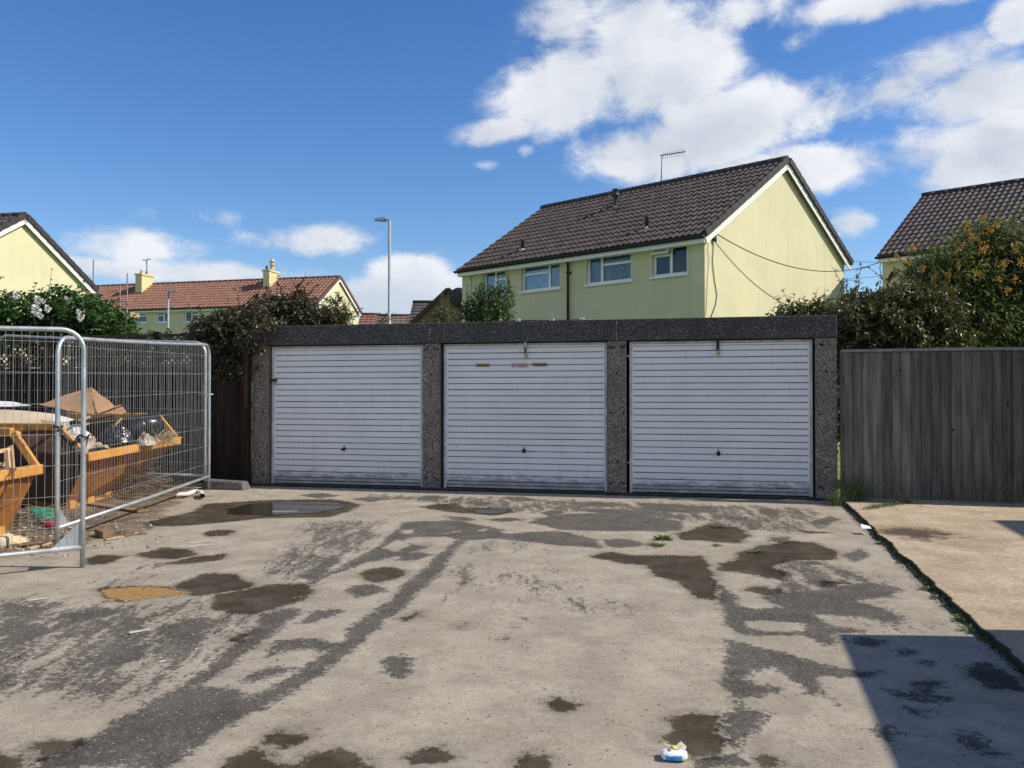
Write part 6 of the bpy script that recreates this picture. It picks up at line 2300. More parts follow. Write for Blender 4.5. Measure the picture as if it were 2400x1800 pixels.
def build_rubbish():
    heap('rubble_heap', 'pale broken rubble filling the open end of the large skip', (-6.04, 11.18, 0.22), 0.80, 0.80, 0.78, 3, M_RUB, kind='stuff', cat='rubble', square=0.85)
    heap('mixed_waste', 'dark mixed waste under the boards in the large skip', (-7.2, 11.2, 0.25), 1.5, 0.84, 0.85, 8, mat('dark mixed waste', (0.10, 0.085, 0.07), (0.03, 0.028, 0.026), rough=0.9, scale=7, detail=8, fine=0.5, bump=0.8, bscale=15), kind='stuff', cat='waste', square=0.85)
    heap('mixed_waste', 'dark waste lying low in the smaller skip', (-6.75, 7.56, 0.12), 1.45, 0.72, 0.48, 18, MATS['dark mixed waste'], kind='stuff', cat='waste', square=0.85)
    b = MB()
    for (p, q) in (((42, 822, 7.7), (50, 925, 7.6)), ((66, 792, 7.9), (76, 925, 7.8)), ((-30, 830, 7.65), (60, 812, 7.8)), ((-30, 905, 7.6), (60, 900, 7.75))):
        b.bar(z1(*p), z1(*q), 0.035, 0.022, up=(0, 1, 0))
    one(b, 'timber_frame', 'pale broken timber frame standing in the smaller skip', 'frame', M_PINE)
    # broken pieces sticking out of the rubble, inside its one mass
    b = MB()
    b.sheet(z1(240, 548, 11.4), z1(590, 603, 11.0), z1(560, 440, 11.7), z1(528, 433, 11.8), 0.008, wob=0.05, seed=2)
    b.sheet(z1(590, 603, 11.0), z1(700, 560, 11.3), z1(575, 448, 11.75), z1(545, 434, 11.78), 0.008, wob=0.03, seed=3)
    one(b, 'cardboard_sheet', 'big folded brown cardboard peaked on top of the large skip', 'cardboard', M_CARD)
    b = MB()
    b.sheet(z1(560, 602, 11.0), z1(735, 605, 10.95), z1(770, 588, 11.2), z1(735, 545, 11.5), 0.008, wob=0.03, seed=5)
    one(b, 'cardboard_sheet', 'small tilted brown cardboard flap right of the big peak', 'cardboard', M_CARD)
    b = MB()
    b.sheet(z1(-200, 655, 10.5), z1(330, 672, 10.5), z1(335, 600, 10.9), z1(-200, 560, 10.9), 0.012, wob=0.02)
    b.sheet(z1(245, 632, 10.42), z1(340, 640, 10.42), z1(338, 664, 10.4), z1(265, 668, 10.4), 0.012)
    one(b, 'cardboard_box', 'long flattened pale cardboard box along the skip side rail', 'cardboard', M_CARDP)
    b = MB()
    b.sheet(z1(-180, 560, 11.2), z1(190, 552, 11.2), z1(60, 525, 11.6), z1(-180, 522, 11.6), 0.01, wob=0.02)
    one(b, 'white_board', 'white sheet of board behind the flattened box at the left', 'board', M_WBOARD)
    b = MB()
    b.sheet(z1(330, 600, 10.6), z1(455, 632, 10.55), z1(400, 648, 10.5), z1(320, 640, 10.5), 0.01, wob=0.02)
    one(b, 'white_board', 'small white board wedged behind the chained fence post', 'board', M_WBOARD)
    b = MB()
    b.sheet(z1(250, 575, 11.2), z1(420, 595, 11.1), z1(420, 612, 11.0), z1(330, 600, 11.0), 0.01, wob=0.06)
    one(b, 'black_polythene', 'black polythene strip under the big cardboard', 'plastic sheet', M_BKPL)
    rng = random.Random(4)
    planks = [((655, 712), (738, 620), 11.0, 11.1, 0.05, M_PINE, 'raw pine stick leaning up right of the black drum'),
              ((440, 665), (700, 628), 10.9, 11.2, 0.09, M_OLDT, 'long old brown plank lying under the cardboard flap'),
              ((500, 640), (690, 610), 11.2, 11.3, 0.07, M_OLDT, 'reddish brown batten just under the cardboard flap'),
              ((455, 680), (540, 655), 10.7, 10.8, 0.05, M_PINE, 'short pale pine offcut behind the near rim'),
              ((480, 640), (540, 612), 10.9, 11.0, 0.10, mat('pinkish board', (0.45, 0.33, 0.27), (0.36, 0.26, 0.2), rough=0.9), 'pinkish board end below the cardboard peak'),
              ((930, 712), (965, 765), 11.7, 11.3, 0.04, M_PINE, 'thin pine stick by the straw at the far lip')]
    for (a, c, Ya, Yc, w, m, lab) in planks:
        b = MB()
        b.bar(z1(*a, Ya), z1(*c, Yc), w, 0.022)
        one(b, 'plank', lab, 'plank', m, 'loose timber in the large skip')
    # black plastic drum lying on its side and crushed black sack
    c0, c1 = z1(760, 700, 11.25), z1(893, 672, 11.55)
    ax = (c1 - c0).normalized()
    b = MB()
    q = MB()
    q.lathe((0, 0, 0), [(0.13, 0.0), (0.16, 0.02), (0.165, 0.18), (0.172, 0.19), (0.165, 0.20), (0.168, 0.44), (0.182, 0.45), (0.182, 0.475), (0.158, 0.475), (0.150, 0.05), (0.0, 0.05)], 24)
    mr = Matrix.Translation(c0) @ ax.to_track_quat('Z', 'Y').to_matrix().to_4x4()
    b.add([mr @ Vector(v) for v in q.v], q.f, 0, True)
    one(b, 'plastic_drum', 'black plastic drum on its side in the large skip', 'drum', M_BKPL)
    heap('rubbish_sack', 'crumpled black sack beside the black drum', z1(700, 745, 11.1) + Vector((0, 0, -0.04)), 0.24, 0.22, 0.24, 12, M_BKPL, cat='sack')
    heap('rubbish_sack', 'clear crumpled plastic bag under the mouth of the drum', z1(885, 775, 11.2) + Vector((0, 0, -0.02)), 0.14, 0.16, 0.16, 22, mat('dusty clear plastic', (0.38, 0.33, 0.27), (0.25, 0.2, 0.16), rough=0.35, scale=9, bump=0.7, bscale=18), cat='plastic bag')
    heap('rubbish_sack', 'crushed white and red bag behind the near skip rim', z1(455, 715, 10.6) + Vector((0, 0, -0.05)), 0.2, 0.14, 0.14, 32, mat('white crumpled paper', (0.62, 0.60, 0.57), (0.40, 0.22, 0.18), rough=0.8, scale=6, lo=0.3, hi=0.42), cat='bag')
    # straw
    b = MB()
    for i in range(70):
        p = z1(rng.uniform(930, 1040), rng.uniform(725, 765), rng.uniform(11.4, 11.9))
        d = Vector((rng.uniform(-1, 1), rng.uniform(-1, 1), rng.uniform(-0.2, 0.7))).normalized() * rng.uniform(0.08, 0.18)
        b.tube([p - d, p + Vector((0, 0, rng.uniform(-.02, .03))), p + d], 0.004, 4)
    one(b, 'straw_bundle', 'bundle of dry straw at the far lip of the skip', 'straw', mat('dry straw', (0.36, 0.29, 0.16), (0.2, 0.16, 0.09), rough=0.9, scale=4, island=0.3))
    # twig pile by the far end of the big skip
    b = MB()
    c = ground(*Z1(860, 1075))
    for i in range(190):
        r = rng.gauss(0, 0.30)
        p = Vector((c.x + rng.gauss(0, 0.24), c.y + rng.gauss(0, 0.42), 0))
        hgt = max(0.0, 0.36 - 0.62 * math.hypot((p.x - c.x) / 0.9, (p.y - c.y) / 1.2))
        p.z = gz(p.x, p.y) + 0.01 + rng.uniform(0.1, 1) * hgt
        a = rng.uniform(-0.7, 0.9)
        ln = rng.uniform(0.18, 0.55)
        d = Vector((math.cos(a), math.sin(a), rng.uniform(-0.14, 0.22))) * ln
        pts = []
        for k in range(5):
            t = k / 4 - 0.5
            q = p + d * t + Vector((rng.uniform(-1, 1), rng.uniform(-1, 1), rng.uniform(-0.5, 1))) * 0.025
            q.z = max(q.z, gz(q.x, q.y) + 0.006)
            pts.append(q)
        r0 = rng.uniform(0.003, 0.008)
        b.tube(pts, [r0, r0 * .9, r0 * .8, r0 * .6, r0 * .4], 5)
    one(b, 'twig_pile', 'pile of bare cut twigs beside the far end of the large skip', 'twigs', M_STRAW)
    b = MB()
    c = ground(*Z1(150, 1262))
    for i in range(110):
        p = Vector((c.x + rng.gauss(-0.1, 0.28), c.y + rng.gauss(0, 0.22), 0))
        p.z = gz(p.x, p.y) + rng.uniform(0.01, 0.16)
        a = rng.uniform(0, 6.28)
        d = Vector((math.cos(a), math.sin(a), rng.uniform(-0.2, 0.25))) * rng.uniform(0.12, 0.35)
        pts = [p + d * (k / 3 - 0.5) + Vector((rng.uniform(-1, 1), rng.uniform(-1, 1), rng.uniform(-1, 1))) * 0.02 for k in range(4)]
        for q in pts:
            q.z = max(q.z, gz(q.x, q.y) + 0.005)
        b.tube(pts, 0.004, 4)
    one(b, 'twig_pile', 'tangle of dark twigs under the green sheet near the left edge', 'twigs', M_STRAW)
    # green plastic sheet on the ground
    M_GRN = mat('turquoise green plastic', (0.055, 0.30, 0.185), (0.035, 0.21, 0.13), rough=0.35, scale=5, spec=0.5)
    b = MB()
    def blob(pts, h, seed):
        pg = [ground(*Z1(*p)) for p in pts]
        n = len(pg)
        cen = sum(pg, Vector()) / n
        rings = 7
        vs = [cen + Vector((0, 0, h))]
        for r in range(1, rings + 1):
            for p in pg:
                q = cen.lerp(p, r / rings)
                q.z = gz(q.x, q.y) + 0.008 + h * (1 - (r / rings) ** 2) * (0.7 + 0.6 * noise.noise(q * 6 + Vector((seed, 0, 0)))) + 0.012 * noise.noise(q * 15) + 0.012
                vs.append(q)
        fs = [(0, 1 + i, 1 + (i + 1) % n) for i in range(n)]
        for r in range(rings - 1):
            for i in range(n):
                a = 1 + r * n + i
                c_ = 1 + r * n + (i + 1) % n
                fs.append((a, a + n, c_ + n, c_))
        b.add(vs, fs, 0, True)
    blob([(-40, 1180), (0, 1160), (70, 1150), (130, 1172), (120, 1200), (70, 1220), (10, 1216), (-40, 1210)], 0.07, 1)
    blob([(90, 1215), (150, 1218), (210, 1195), (260, 1172), (320, 1180), (395, 1200), (350, 1225), (300, 1248), (250, 1252), (215, 1240), (150, 1235)], 0.11, 4)
    one(b, 'green_sheet', 'crumpled turquoise plastic sheet lying by the skips', 'plastic sheet', M_GRN)
    # white waste pipe with an elbow
    M_PIPE = mat('white plastic pipe', (0.76, 0.76, 0.74), (0.68, 0.68, 0.65), rough=0.4)
    e = ground(*Z1(1205, 1095))
    zz = gz(e.x, e.y) + 0.045
    P = lambda x, y, h=0.0: Vector((*ground(*Z1(x, y))[:2], zz + h))
    b = MB()
    b.tube([P(1068, 1110), P(1130, 1106), P(1165, 1096, 0.005), P(1195, 1090, 0.008), P(1218, 1098, 0.005), P(1228, 1116, -0.004)], [0.026, 0.026, 0.030, 0.030, 0.030, 0.030], 14, cap=False)
    b.tube([P(1218, 1098, 0.005), P(1229, 1117, -0.004)], [0.034, 0.034], 14, cap=False)
    b.tube([P(1224, 1108, 0.0), P(1228.5, 1116.5, -0.004)], [0.024, 0.024], 14, mi=1)
    one(b, 'waste_pipe', 'white plastic waste pipe elbow at the foot of the fence', 'pipe', [M_PIPE, M_BLACKH])
    b = MB()
    b.bar(P(1060, 1105, -0.03), P(1300, 1100, -0.03), 0.03, 0.014)
    one(b, 'plank', 'thin pale lath lying beside the white pipe', 'plank', M_PINE)
    b = MB()
    a_, c_ = ground(*Z1(30, 1232)), ground(*Z1(185, 1232))
    b.tube([a_ + Vector((0, 0, 0.05)), c_ + Vector((0, 0, 0.05))], 0.03, 12, cap=False)
    one(b, 'waste_pipe', 'straight grey white pipe under the green sheet', 'pipe', mat('grey pipe', (0.45, 0.43, 0.38), rough=0.6))
    # loose timber and foam on the ground
    for (a, c, w, t, m, lab) in (((170, 1428), (298, 1388), 0.05, 0.02, M_PINE, 'pine batten on the soil beside the near fence post'),
                                 ((600, 1335), (650, 1352), 0.075, 0.06, M_OLDT, 'dark brown timber block on the stained ground'),
                                 ((640, 1368), (745, 1350), 0.035, 0.015, M_PINE, 'splinter of pine right of the brown block'),
                                 ((560, 1150), (870, 1195), 0.14, 0.02, M_OLDT, 'flat dark plank lying at the skip end'),
                                 ((265, 1262), (330, 1270), 0.08, 0.02, M_PINE, 'orange pine offcut beside the green sheet')):
        p, q = ground(*Z1(*a)), ground(*Z1(*c))
        b = MB()
        b.bar(p + Vector((0, 0, t / 2 + 0.006)), q + Vector((0, 0, t / 2 + 0.006)), w, t)
        one(b, 'plank', lab, 'plank', m, 'loose timber on the ground')
    c = ground(*Z1(60, 1372))
    heap('insulation_foam', 'lump of broken cream insulation foam near the left edge', (c.x - 0.12, c.y, gz(c.x, c.y) - 0.02), 0.34, 0.20, 0.10, 41, mat('cream foam', (0.62, 0.53, 0.34), (0.5, 0.40, 0.24), rough=0.9, scale=9, fine=0.2, bump=0.8, bscale=25), cat='foam')
    c = ground(*Z1(15, 1405))
    b = MB()
    b.lathe((c.x, c.y, gz(c.x, c.y)), [(0.055, 0), (0.06, 0.02), (0.06, 0.085), (0.05, 0.09), (0.045, 0.10), (0.0, 0.10)], 18)
    one(b, 'paper_cup', 'cream coloured pot standing by the bottom fence rail', 'pot', mat('cream pot', (0.62, 0.55, 0.40), rough=0.6))
    c = ground(*Z1(262, 1300))
    b = MB()
    q = MB()
    q.lathe((0, 0, 0), [(0.0, 0), (0.033, 0.005), (0.035, 0.10), (0.028, 0.13), (0.013, 0.16), (0.013, 0.185), (0.0, 0.186)], 14)
    mr = Matrix.Translation((c.x, c.y, gz(c.x, c.y) + 0.035)) @ Matrix.Rotation(R(25), 4, 'Z') @ Matrix.Rotation(R(80), 4, 'Y')
    b.add([mr @ Vector(v) for v in q.v], q.f, 0, True)
    one(b, 'plastic_bottle', 'small magenta plastic bottle among the twigs', 'bottle', mat('magenta plastic', (0.42, 0.03, 0.16), rough=0.35))
    # scattered bits: wood chips, plaster crumbs, paper flakes (uncountable)
    b = MB()
    rng = random.Random(21)
    def bit(p, s, h, yaw):
        z = gz(p.x, p.y) + h * 0.5 + 0.003
        ax = Vector((math.cos(yaw), math.sin(yaw), rng.uniform(-.2, .2))) * s
        ay = Vector((-math.sin(yaw), math.cos(yaw), 0)) * s * rng.uniform(0.2, 0.6)
        b.obox((p.x, p.y, z), ax, ay, Vector((0, 0, h / 2)), rng.choice((0, 0, 1, 2)))
    for i in range(230):
        p = ground(*Z1(rng.gauss(560, 230), rng.uniform(1150, 1420)))
        bit(p, rng.uniform(0.004, 0.017), rng.uniform(0.003, 0.009), rng.uniform(0, 3.14))
    for i in range(200):
        p = ground(*Z1(rng.uniform(-50, 480), rng.uniform(1220, 1470)))
        bit(p, rng.uniform(0.004, 0.022), rng.uniform(0.003, 0.010), rng.uniform(0, 3.14))
    for i in range(120):
        p = ground(*Z5(rng.uniform(0, 1900), rng.uniform(240, 1200)))
        bit(p, rng.uniform(0.003, 0.008), rng.uniform(0.002, 0.005), rng.uniform(0, 3.14))
    for i in range(60):
        t = rng.uniform(-2.9, 5.2)
        p = ts(t, rng.uniform(0.05, 1.2))
        bit(p, rng.uniform(0.005, 0.014), 0.006, rng.uniform(0, 3.14))
    o = b.build('scattered_debris', [mat('plaster crumbs', (0.62, 0.58, 0.50), (0.45, 0.4, 0.33), rough=0.9), M_PINE, mat('dark crumbs', (0.10, 0.08, 0.06), rough=0.9)])
    tag(o, 'scatter of plaster crumbs and wood chips on the yard', 'debris', kind='stuff')
    # scraps of white lath and splashes that lie singly on the yard
    for (a, c, w, lab) in (((1075, 378), (1215, 362), 0.030, 'long white scrap strip beyond the upper puddle'), ((1075, 400), (1220, 385), 0.030, 'second white scrap strip parallel and nearer'),
                           ((740, 893), (860, 872), 0.028, 'white splinter on the speckled asphalt left of the track'), ((155, 708), (275, 692), 0.022, 'white splinter left of the orange puddle'),
                           ((910, 1060), (950, 1053), 0.016, 'short white chip below the long white splinter'), ((1560, 196), (1700, 193), 0.02, 'pale lath floating in the big puddle')):
        p, q = ground(*Z5(*a)), ground(*Z5(*c))
        b = MB()
        n = 6
        sd = (q - p).normalized().cross(Vector((0, 0, 1)))
        pts = [p.lerp(q, i / n) + sd * (w * (0.35 + 0.3 * noise.noise(Vector((i * 1.3, p.x, 0))))) for i in range(n + 1)]
        pts += [p.lerp(q, i / n) - sd * (w * (0.35 + 0.3 * noise.noise(Vector((i * 1.3, p.x, 4))))) for i in range(n, -1, -1)]
        for k in pts:
            k.z = gz(k.x, k.y) + 0.005
        b.prism(pts, (0, 0, 0.006))
        one(b, 'lath_scrap', lab, 'scrap', mat('whitewashed lath', (0.60, 0.57, 0.50), (0.5, 0.46, 0.4), rough=0.8), 'white scraps on the asphalt')


build_rubbish()


def build_litter():
    """the little knotted white and blue bag at the front"""
    c = ground(1580, 1779)
    c.z = gz(c.x, c.y)
    rt = thing('litter_bag', 'small knotted white and blue plastic bag on the near asphalt', 'litter', c)
    yaw = R(-8)
    M_BAG = bpy.data.materials.new('white and blue film')
    M_BAG.use_nodes = True
    nt = M_BAG.node_tree
    bs = nt.nodes['Principled BSDF']
    tc = nd(nt, 'ShaderNodeTexCoord')
    s = nd(nt, 'ShaderNodeSeparateXYZ', {0: tc.outputs['Object']})
    n = nd(nt, 'ShaderNodeTexNoise', {'Vector': tc.outputs['Object'], 'Scale': 30.0, 'Detail': 2.0}).outputs[0]
    f = mth(nt, 'ADD', mth(nt, 'MULTIPLY', s.outputs[2], -20.0), mth(nt, 'MULTIPLY', n, 0.5))
    fx = mth(nt, 'MULTIPLY', sstep(nt, mth(nt, 'ADD', s.outputs[0], mth(nt, 'MULTIPLY', n, 0.02)), -0.028, -0.024), sstep(nt, mth(nt, 'ADD', s.outputs[0], mth(nt, 'MULTIPLY', n, 0.02)), 0.044, 0.040))
    blue = mth(nt, 'MULTIPLY', sstep(nt, f, -0.28, -0.22), fx)
    col = mixc(nt, sstep(nt, n, 0.45, 0.55), (0.02, 0.22, 0.62), (0.05, 0.42, 0.78))
    nt.links.new(mixc(nt, blue, (0.80, 0.80, 0.80), col), bs.inputs['Base Color'])
    bs.inputs['Roughness'].default_value = 0.35
    b = MB()
    nu, nv = 36, 18
    vs = []
    for j in range(nv + 1):
        ph = -math.pi / 2 + math.pi * j / nv
        for i in range(nu):
            th = 2 * math.pi * i / nu
            d = Vector((math.copysign(abs(math.cos(th)) ** 0.55, math.cos(th)) * math.cos(ph) ** 0.5 if abs(ph) < 1.57 else 0, math.copysign(abs(math.sin(th)) ** 0.6, math.sin(th)) * max(0, math.cos(ph)) ** 0.5, math.copysign(abs(math.sin(ph)) ** 0.7, math.sin(ph))))
            k = 1 + 0.10 * noise.noise(d * 2.2) + 0.06 * noise.noise(d * 6)
            kk = 1 + 0.16 * noise.noise(d * 4.5 + Vector((2, 0, 0)))
            vs.append((d.x * 0.052 * k, d.y * 0.036 * k, 0.0175 + d.z * 0.0175 * k * kk))
    b.add(vs, [(j * nu + i, j * nu + (i + 1) % nu, (j + 1) * nu + (i + 1) % nu, (j + 1) * nu + i) for j in range(nv) for i in range(nu)], 0, True)
    o = b.build('bag', M_BAG, rt)
    o.rotation_euler = (0, 0, yaw)
    M_TIE = mat('yellowish knotted film', (0.66, 0.60, 0.34), (0.55, 0.48, 0.22), rough=0.5)
    b = MB()
    b.lathe((0.0, 0.012, 0.033), [(0.0, 0), (0.012, 0.002), (0.013, 0.010), (0.008, 0.016), (0.0, 0.017)], 10)
    b.lathe((-0.014, 0.0, 0.032), [(0.0, 0), (0.009, 0.002), (0.010, 0.007), (0.0, 0.010)], 10)
    b.build('knot', M_TIE, rt)
    b = MB()
    b.sheet((0.0, 0.012, 0.038), (0.004, 0.018, 0.043), (-0.036, 0.030, 0.052), (-0.038, 0.026, 0.050), 0.001, wob=0.004)
    b.sheet((0.002, 0.012, 0.040), (0.012, 0.002, 0.037), (0.042, 0.016, 0.046), (0.028, 0.034, 0.054), 0.001, wob=0.008)
    b.build('tie', M_TIE, rt)
    b = MB()
    b.sheet((0.018, 0.010, 0.036), (0.042, -0.006, 0.028), (0.054, 0.014, 0.044), (0.034, 0.034, 0.058), 0.001, wob=0.008)
    b.build('loose_film', mat('white film', (0.8, 0.8, 0.78), rough=0.35), rt)


build_litter()

# ------------------------------------------------------------------ plants
def leaf(mb, p, d, n, l, w, mi=0, fold=0.25):
    """a folded leaf of six corners"""
    d = d.normalized()
    s = d.cross(n)
    if s.length < 1e-4:
        s = d.orthogonal()
    s.normalize()
    n2 = s.cross(d)
    m1, m2 = p + d * (l * 0.38) , p + d * (l * 0.72)
    tip = p + d * l - n2 * (l * 0.10)
    o = len(mb.v)
    up = n2 * (w * fold)
    for q in (p, m1 + s * w * .5 + up, m1 - s * w * .5 + up, m2 + s * w * .36 + up * .6, m2 - s * w * .36 + up * .6, tip, m1, m2):
        mb.v.append((q.x, q.y, q.z))
    fs = [(0, 6, 1), (0, 2, 6), (6, 7, 3, 1), (6, 2, 4, 7), (7, 5, 3), (7, 4, 5)]
    for f in fs:
        mb.f.append(tuple(o + i for i in f))
        mb.m.append(mi)
        mb.sm.append(False)


def crown(mb, tw, blobs, n_twigs, per, L, W, rng, droop=0.25, gap=0.25, mi=None, shell=0.55, spread=0.9, base=None, zmin=None, sp=1.0):
    """leafy sprays filling a set of ellipsoids; leaves sit along short twigs pointing outwards"""
    vol = [rx * ry * rz for (_, (rx, ry, rz)) in blobs]
    tot = sum(vol)
    cnt = 0
    tries = 0
    while cnt < n_twigs and tries < n_twigs * 6:
        tries += 1
        k = rng.random() * tot
        for (c, r), v in zip(blobs, vol):
            k -= v
            if k <= 0:
                break
        c = Vector(c)
        while True:
            d = Vector((rng.uniform(-1, 1), rng.uniform(-1, 1), rng.uniform(-1, 1)))
            if 0.05 < d.length < 1:
                break
        d.normalize()
        f = shell + (1.05 - shell) * rng.random() ** 0.7
        lump = noise.noise(Vector((d.x * 1.9 + c.x, d.y * 1.9 + c.y, d.z * 1.9 + c.z))) * 0.28
        p = c + Vector((d.x * r[0], d.y * r[1], d.z * r[2])) * (f * (1 + lump))
        if noise.noise(p * 1.6) * 0.5 + 0.5 < gap and rng.random() < 0.8:
            continue
        if zmin is not None and p.z < zmin(p):
            continue
        cnt += 1
        ln = L * per * 0.28 * rng.uniform(0.7, 1.5) * sp
        out = (d + Vector((rng.uniform(-1, 1), rng.uniform(-1, 1), rng.uniform(-0.6, 1.0))) * spread).normalized()
        out.z += 0.15
        out.normalize()
        q0 = p - out * ln * 0.5
        pts = [q0, q0 + out * ln * 0.5 + Vector((0, 0, 0.01)), q0 + out * ln - Vector((0, 0, droop * ln * 0.3))]
        if tw is not None and rng.random() < 0.6:
            tw.tube([q0 - out * ln * 0.8] + pts, [0.006, 0.005, 0.004, 0.002], 3, cap=False)
        for i in range(per):
            t = (i + 0.5) / per
            b = pts[0].lerp(pts[1], t * 2) if t < 0.5 else pts[1].lerp(pts[2], t * 2 - 1)
            a = i * 2.4 + rng.uniform(-0.5, 0.5)
            s1 = out.orthogonal().normalized()
            s2 = out.cross(s1)
            side = s1 * math.cos(a) + s2 * math.sin(a)
            ld = (out * rng.uniform(0.3, 0.9) + side * rng.uniform(0.6, 1.1) - Vector((0, 0, droop * rng.uniform(0.3, 1.3)))).normalized()
            nn = Vector((rng.uniform(-.6, .6), rng.uniform(-.6, .6), 1))
            sc = rng.uniform(0.65, 1.2)
            leaf(mb, b, ld, nn, L * sc, W * sc, mi(rng) if mi else 0)


def stems(tw, base, targets, r, rng):
    base = Vector(base)
    for t in targets:
        t = Vector(t)
        pts = []
        for i in range(6):
            k = i / 5
            q = base.lerp(t, k)
            q += Vector((rng.uniform(-1, 1), rng.uniform(-1, 1), 0)) * 0.06 * math.sin(k * 3.1)
            q.z += 0.15 * math.sin(k * 3.1) * (t.z - base.z) * 0.3
            pts.append(q)
        tw.tube(pts, [r * (1 - 0.75 * i / 5) for i in range(6)], 6)


M_BARK = mat('brown bark', (0.13, 0.095, 0.07), (0.07, 0.05, 0.04), rough=0.95, scale=9, fine=0.3)


def shrub(name, label, cat, base, blobs, nt_, per, L, W, lm, seed, flowers=None, twigs_up=0, stem_r=0.03, nstem=99, **kw):
    rng = random.Random(seed)
    mb, tw = MB(), MB()
    crown(mb, tw, blobs, nt_, per, L, W, rng, **kw)
    stems(tw, base, [c for c, r in blobs][:nstem], stem_r, rng)
    rt = thing(name, label, cat, base)
    if twigs_up:
        for i in range(twigs_up):
            c, r = rng.choice(blobs)
            a = rng.uniform(0, 6.28)
            p = Vector(c) + Vector((math.cos(a) * r[0] * .6, math.sin(a) * r[1] * .6, r[2] * 0.7))
            pts = [p]
            d = Vector((rng.uniform(-.5, .5), rng.uniform(-.3, .3), 1)).normalized()
            ln = rng.uniform(0.2, 0.5)
            for k in range(4):
                d = (d + Vector((rng.uniform(-.25, .25), rng.uniform(-.2, .2), -0.03))).normalized()
                pts.append(pts[-1] + d * ln / 4)
            tw.tube(pts, [0.007, 0.006, 0.005, 0.004, 0.002], 4)
            for k in range(7):
                t = rng.uniform(0.3, 4)
                q = pts[int(min(3, t))].lerp(pts[int(min(3, t)) + 1], t % 1 if t < 4 else 1)
                leaf(mb, q, Vector((rng.uniform(-1, 1), rng.uniform(-1, 1), rng.uniform(-.4, .8))), Vector((0, 0, 1)), L * .85, W * .85)
    mb.build('foliage', lm, rt, origin=base)
    tw.build('branches', M_BARK, rt, origin=base)
    if flowers:
        flowers(rt, base, rng)
    return rt


G_DARK = leafmat('glossy dark leaves', [(0.035, 0.05, 0.016), (0.075, 0.095, 0.03), (0.13, 0.135, 0.045), (0.15, 0.11, 0.045), (0.09, 0.045, 0.025)], rough=0.40, spec=0.5, trans=0.22)
G_CLIMB = leafmat('dark climber leaves', [(0.022, 0.028, 0.014), (0.04, 0.05, 0.02), (0.07, 0.075, 0.028), (0.07, 0.05, 0.03), (0.11, 0.075, 0.05)], rough=0.42, spec=0.5, trans=0.12)
G_ROSE = leafmat('rose leaves', [(0.02, 0.06, 0.012), (0.04, 0.105, 0.022), (0.06, 0.14, 0.03), (0.03, 0.08, 0.016)], rough=0.4, spec=0.5, trans=0.22)
G_BUD = leafmat('long grey green leaves', [(0.06, 0.095, 0.03), (0.11, 0.15, 0.042), (0.17, 0.21, 0.058), (0.26, 0.24, 0.065)], rough=0.5, trans=0.32)
G_GREEN = leafmat('fresh green leaves', [(0.03, 0.07, 0.02), (0.06, 0.115, 0.03), (0.10, 0.165, 0.055)], rough=0.42, spec=0.5, trans=0.2)
G_PALE = leafmat('pale olive leaves', [(0.075, 0.085, 0.03), (0.13, 0.135, 0.06), (0.20, 0.19, 0.10)], rough=0.55, trans=0.3)


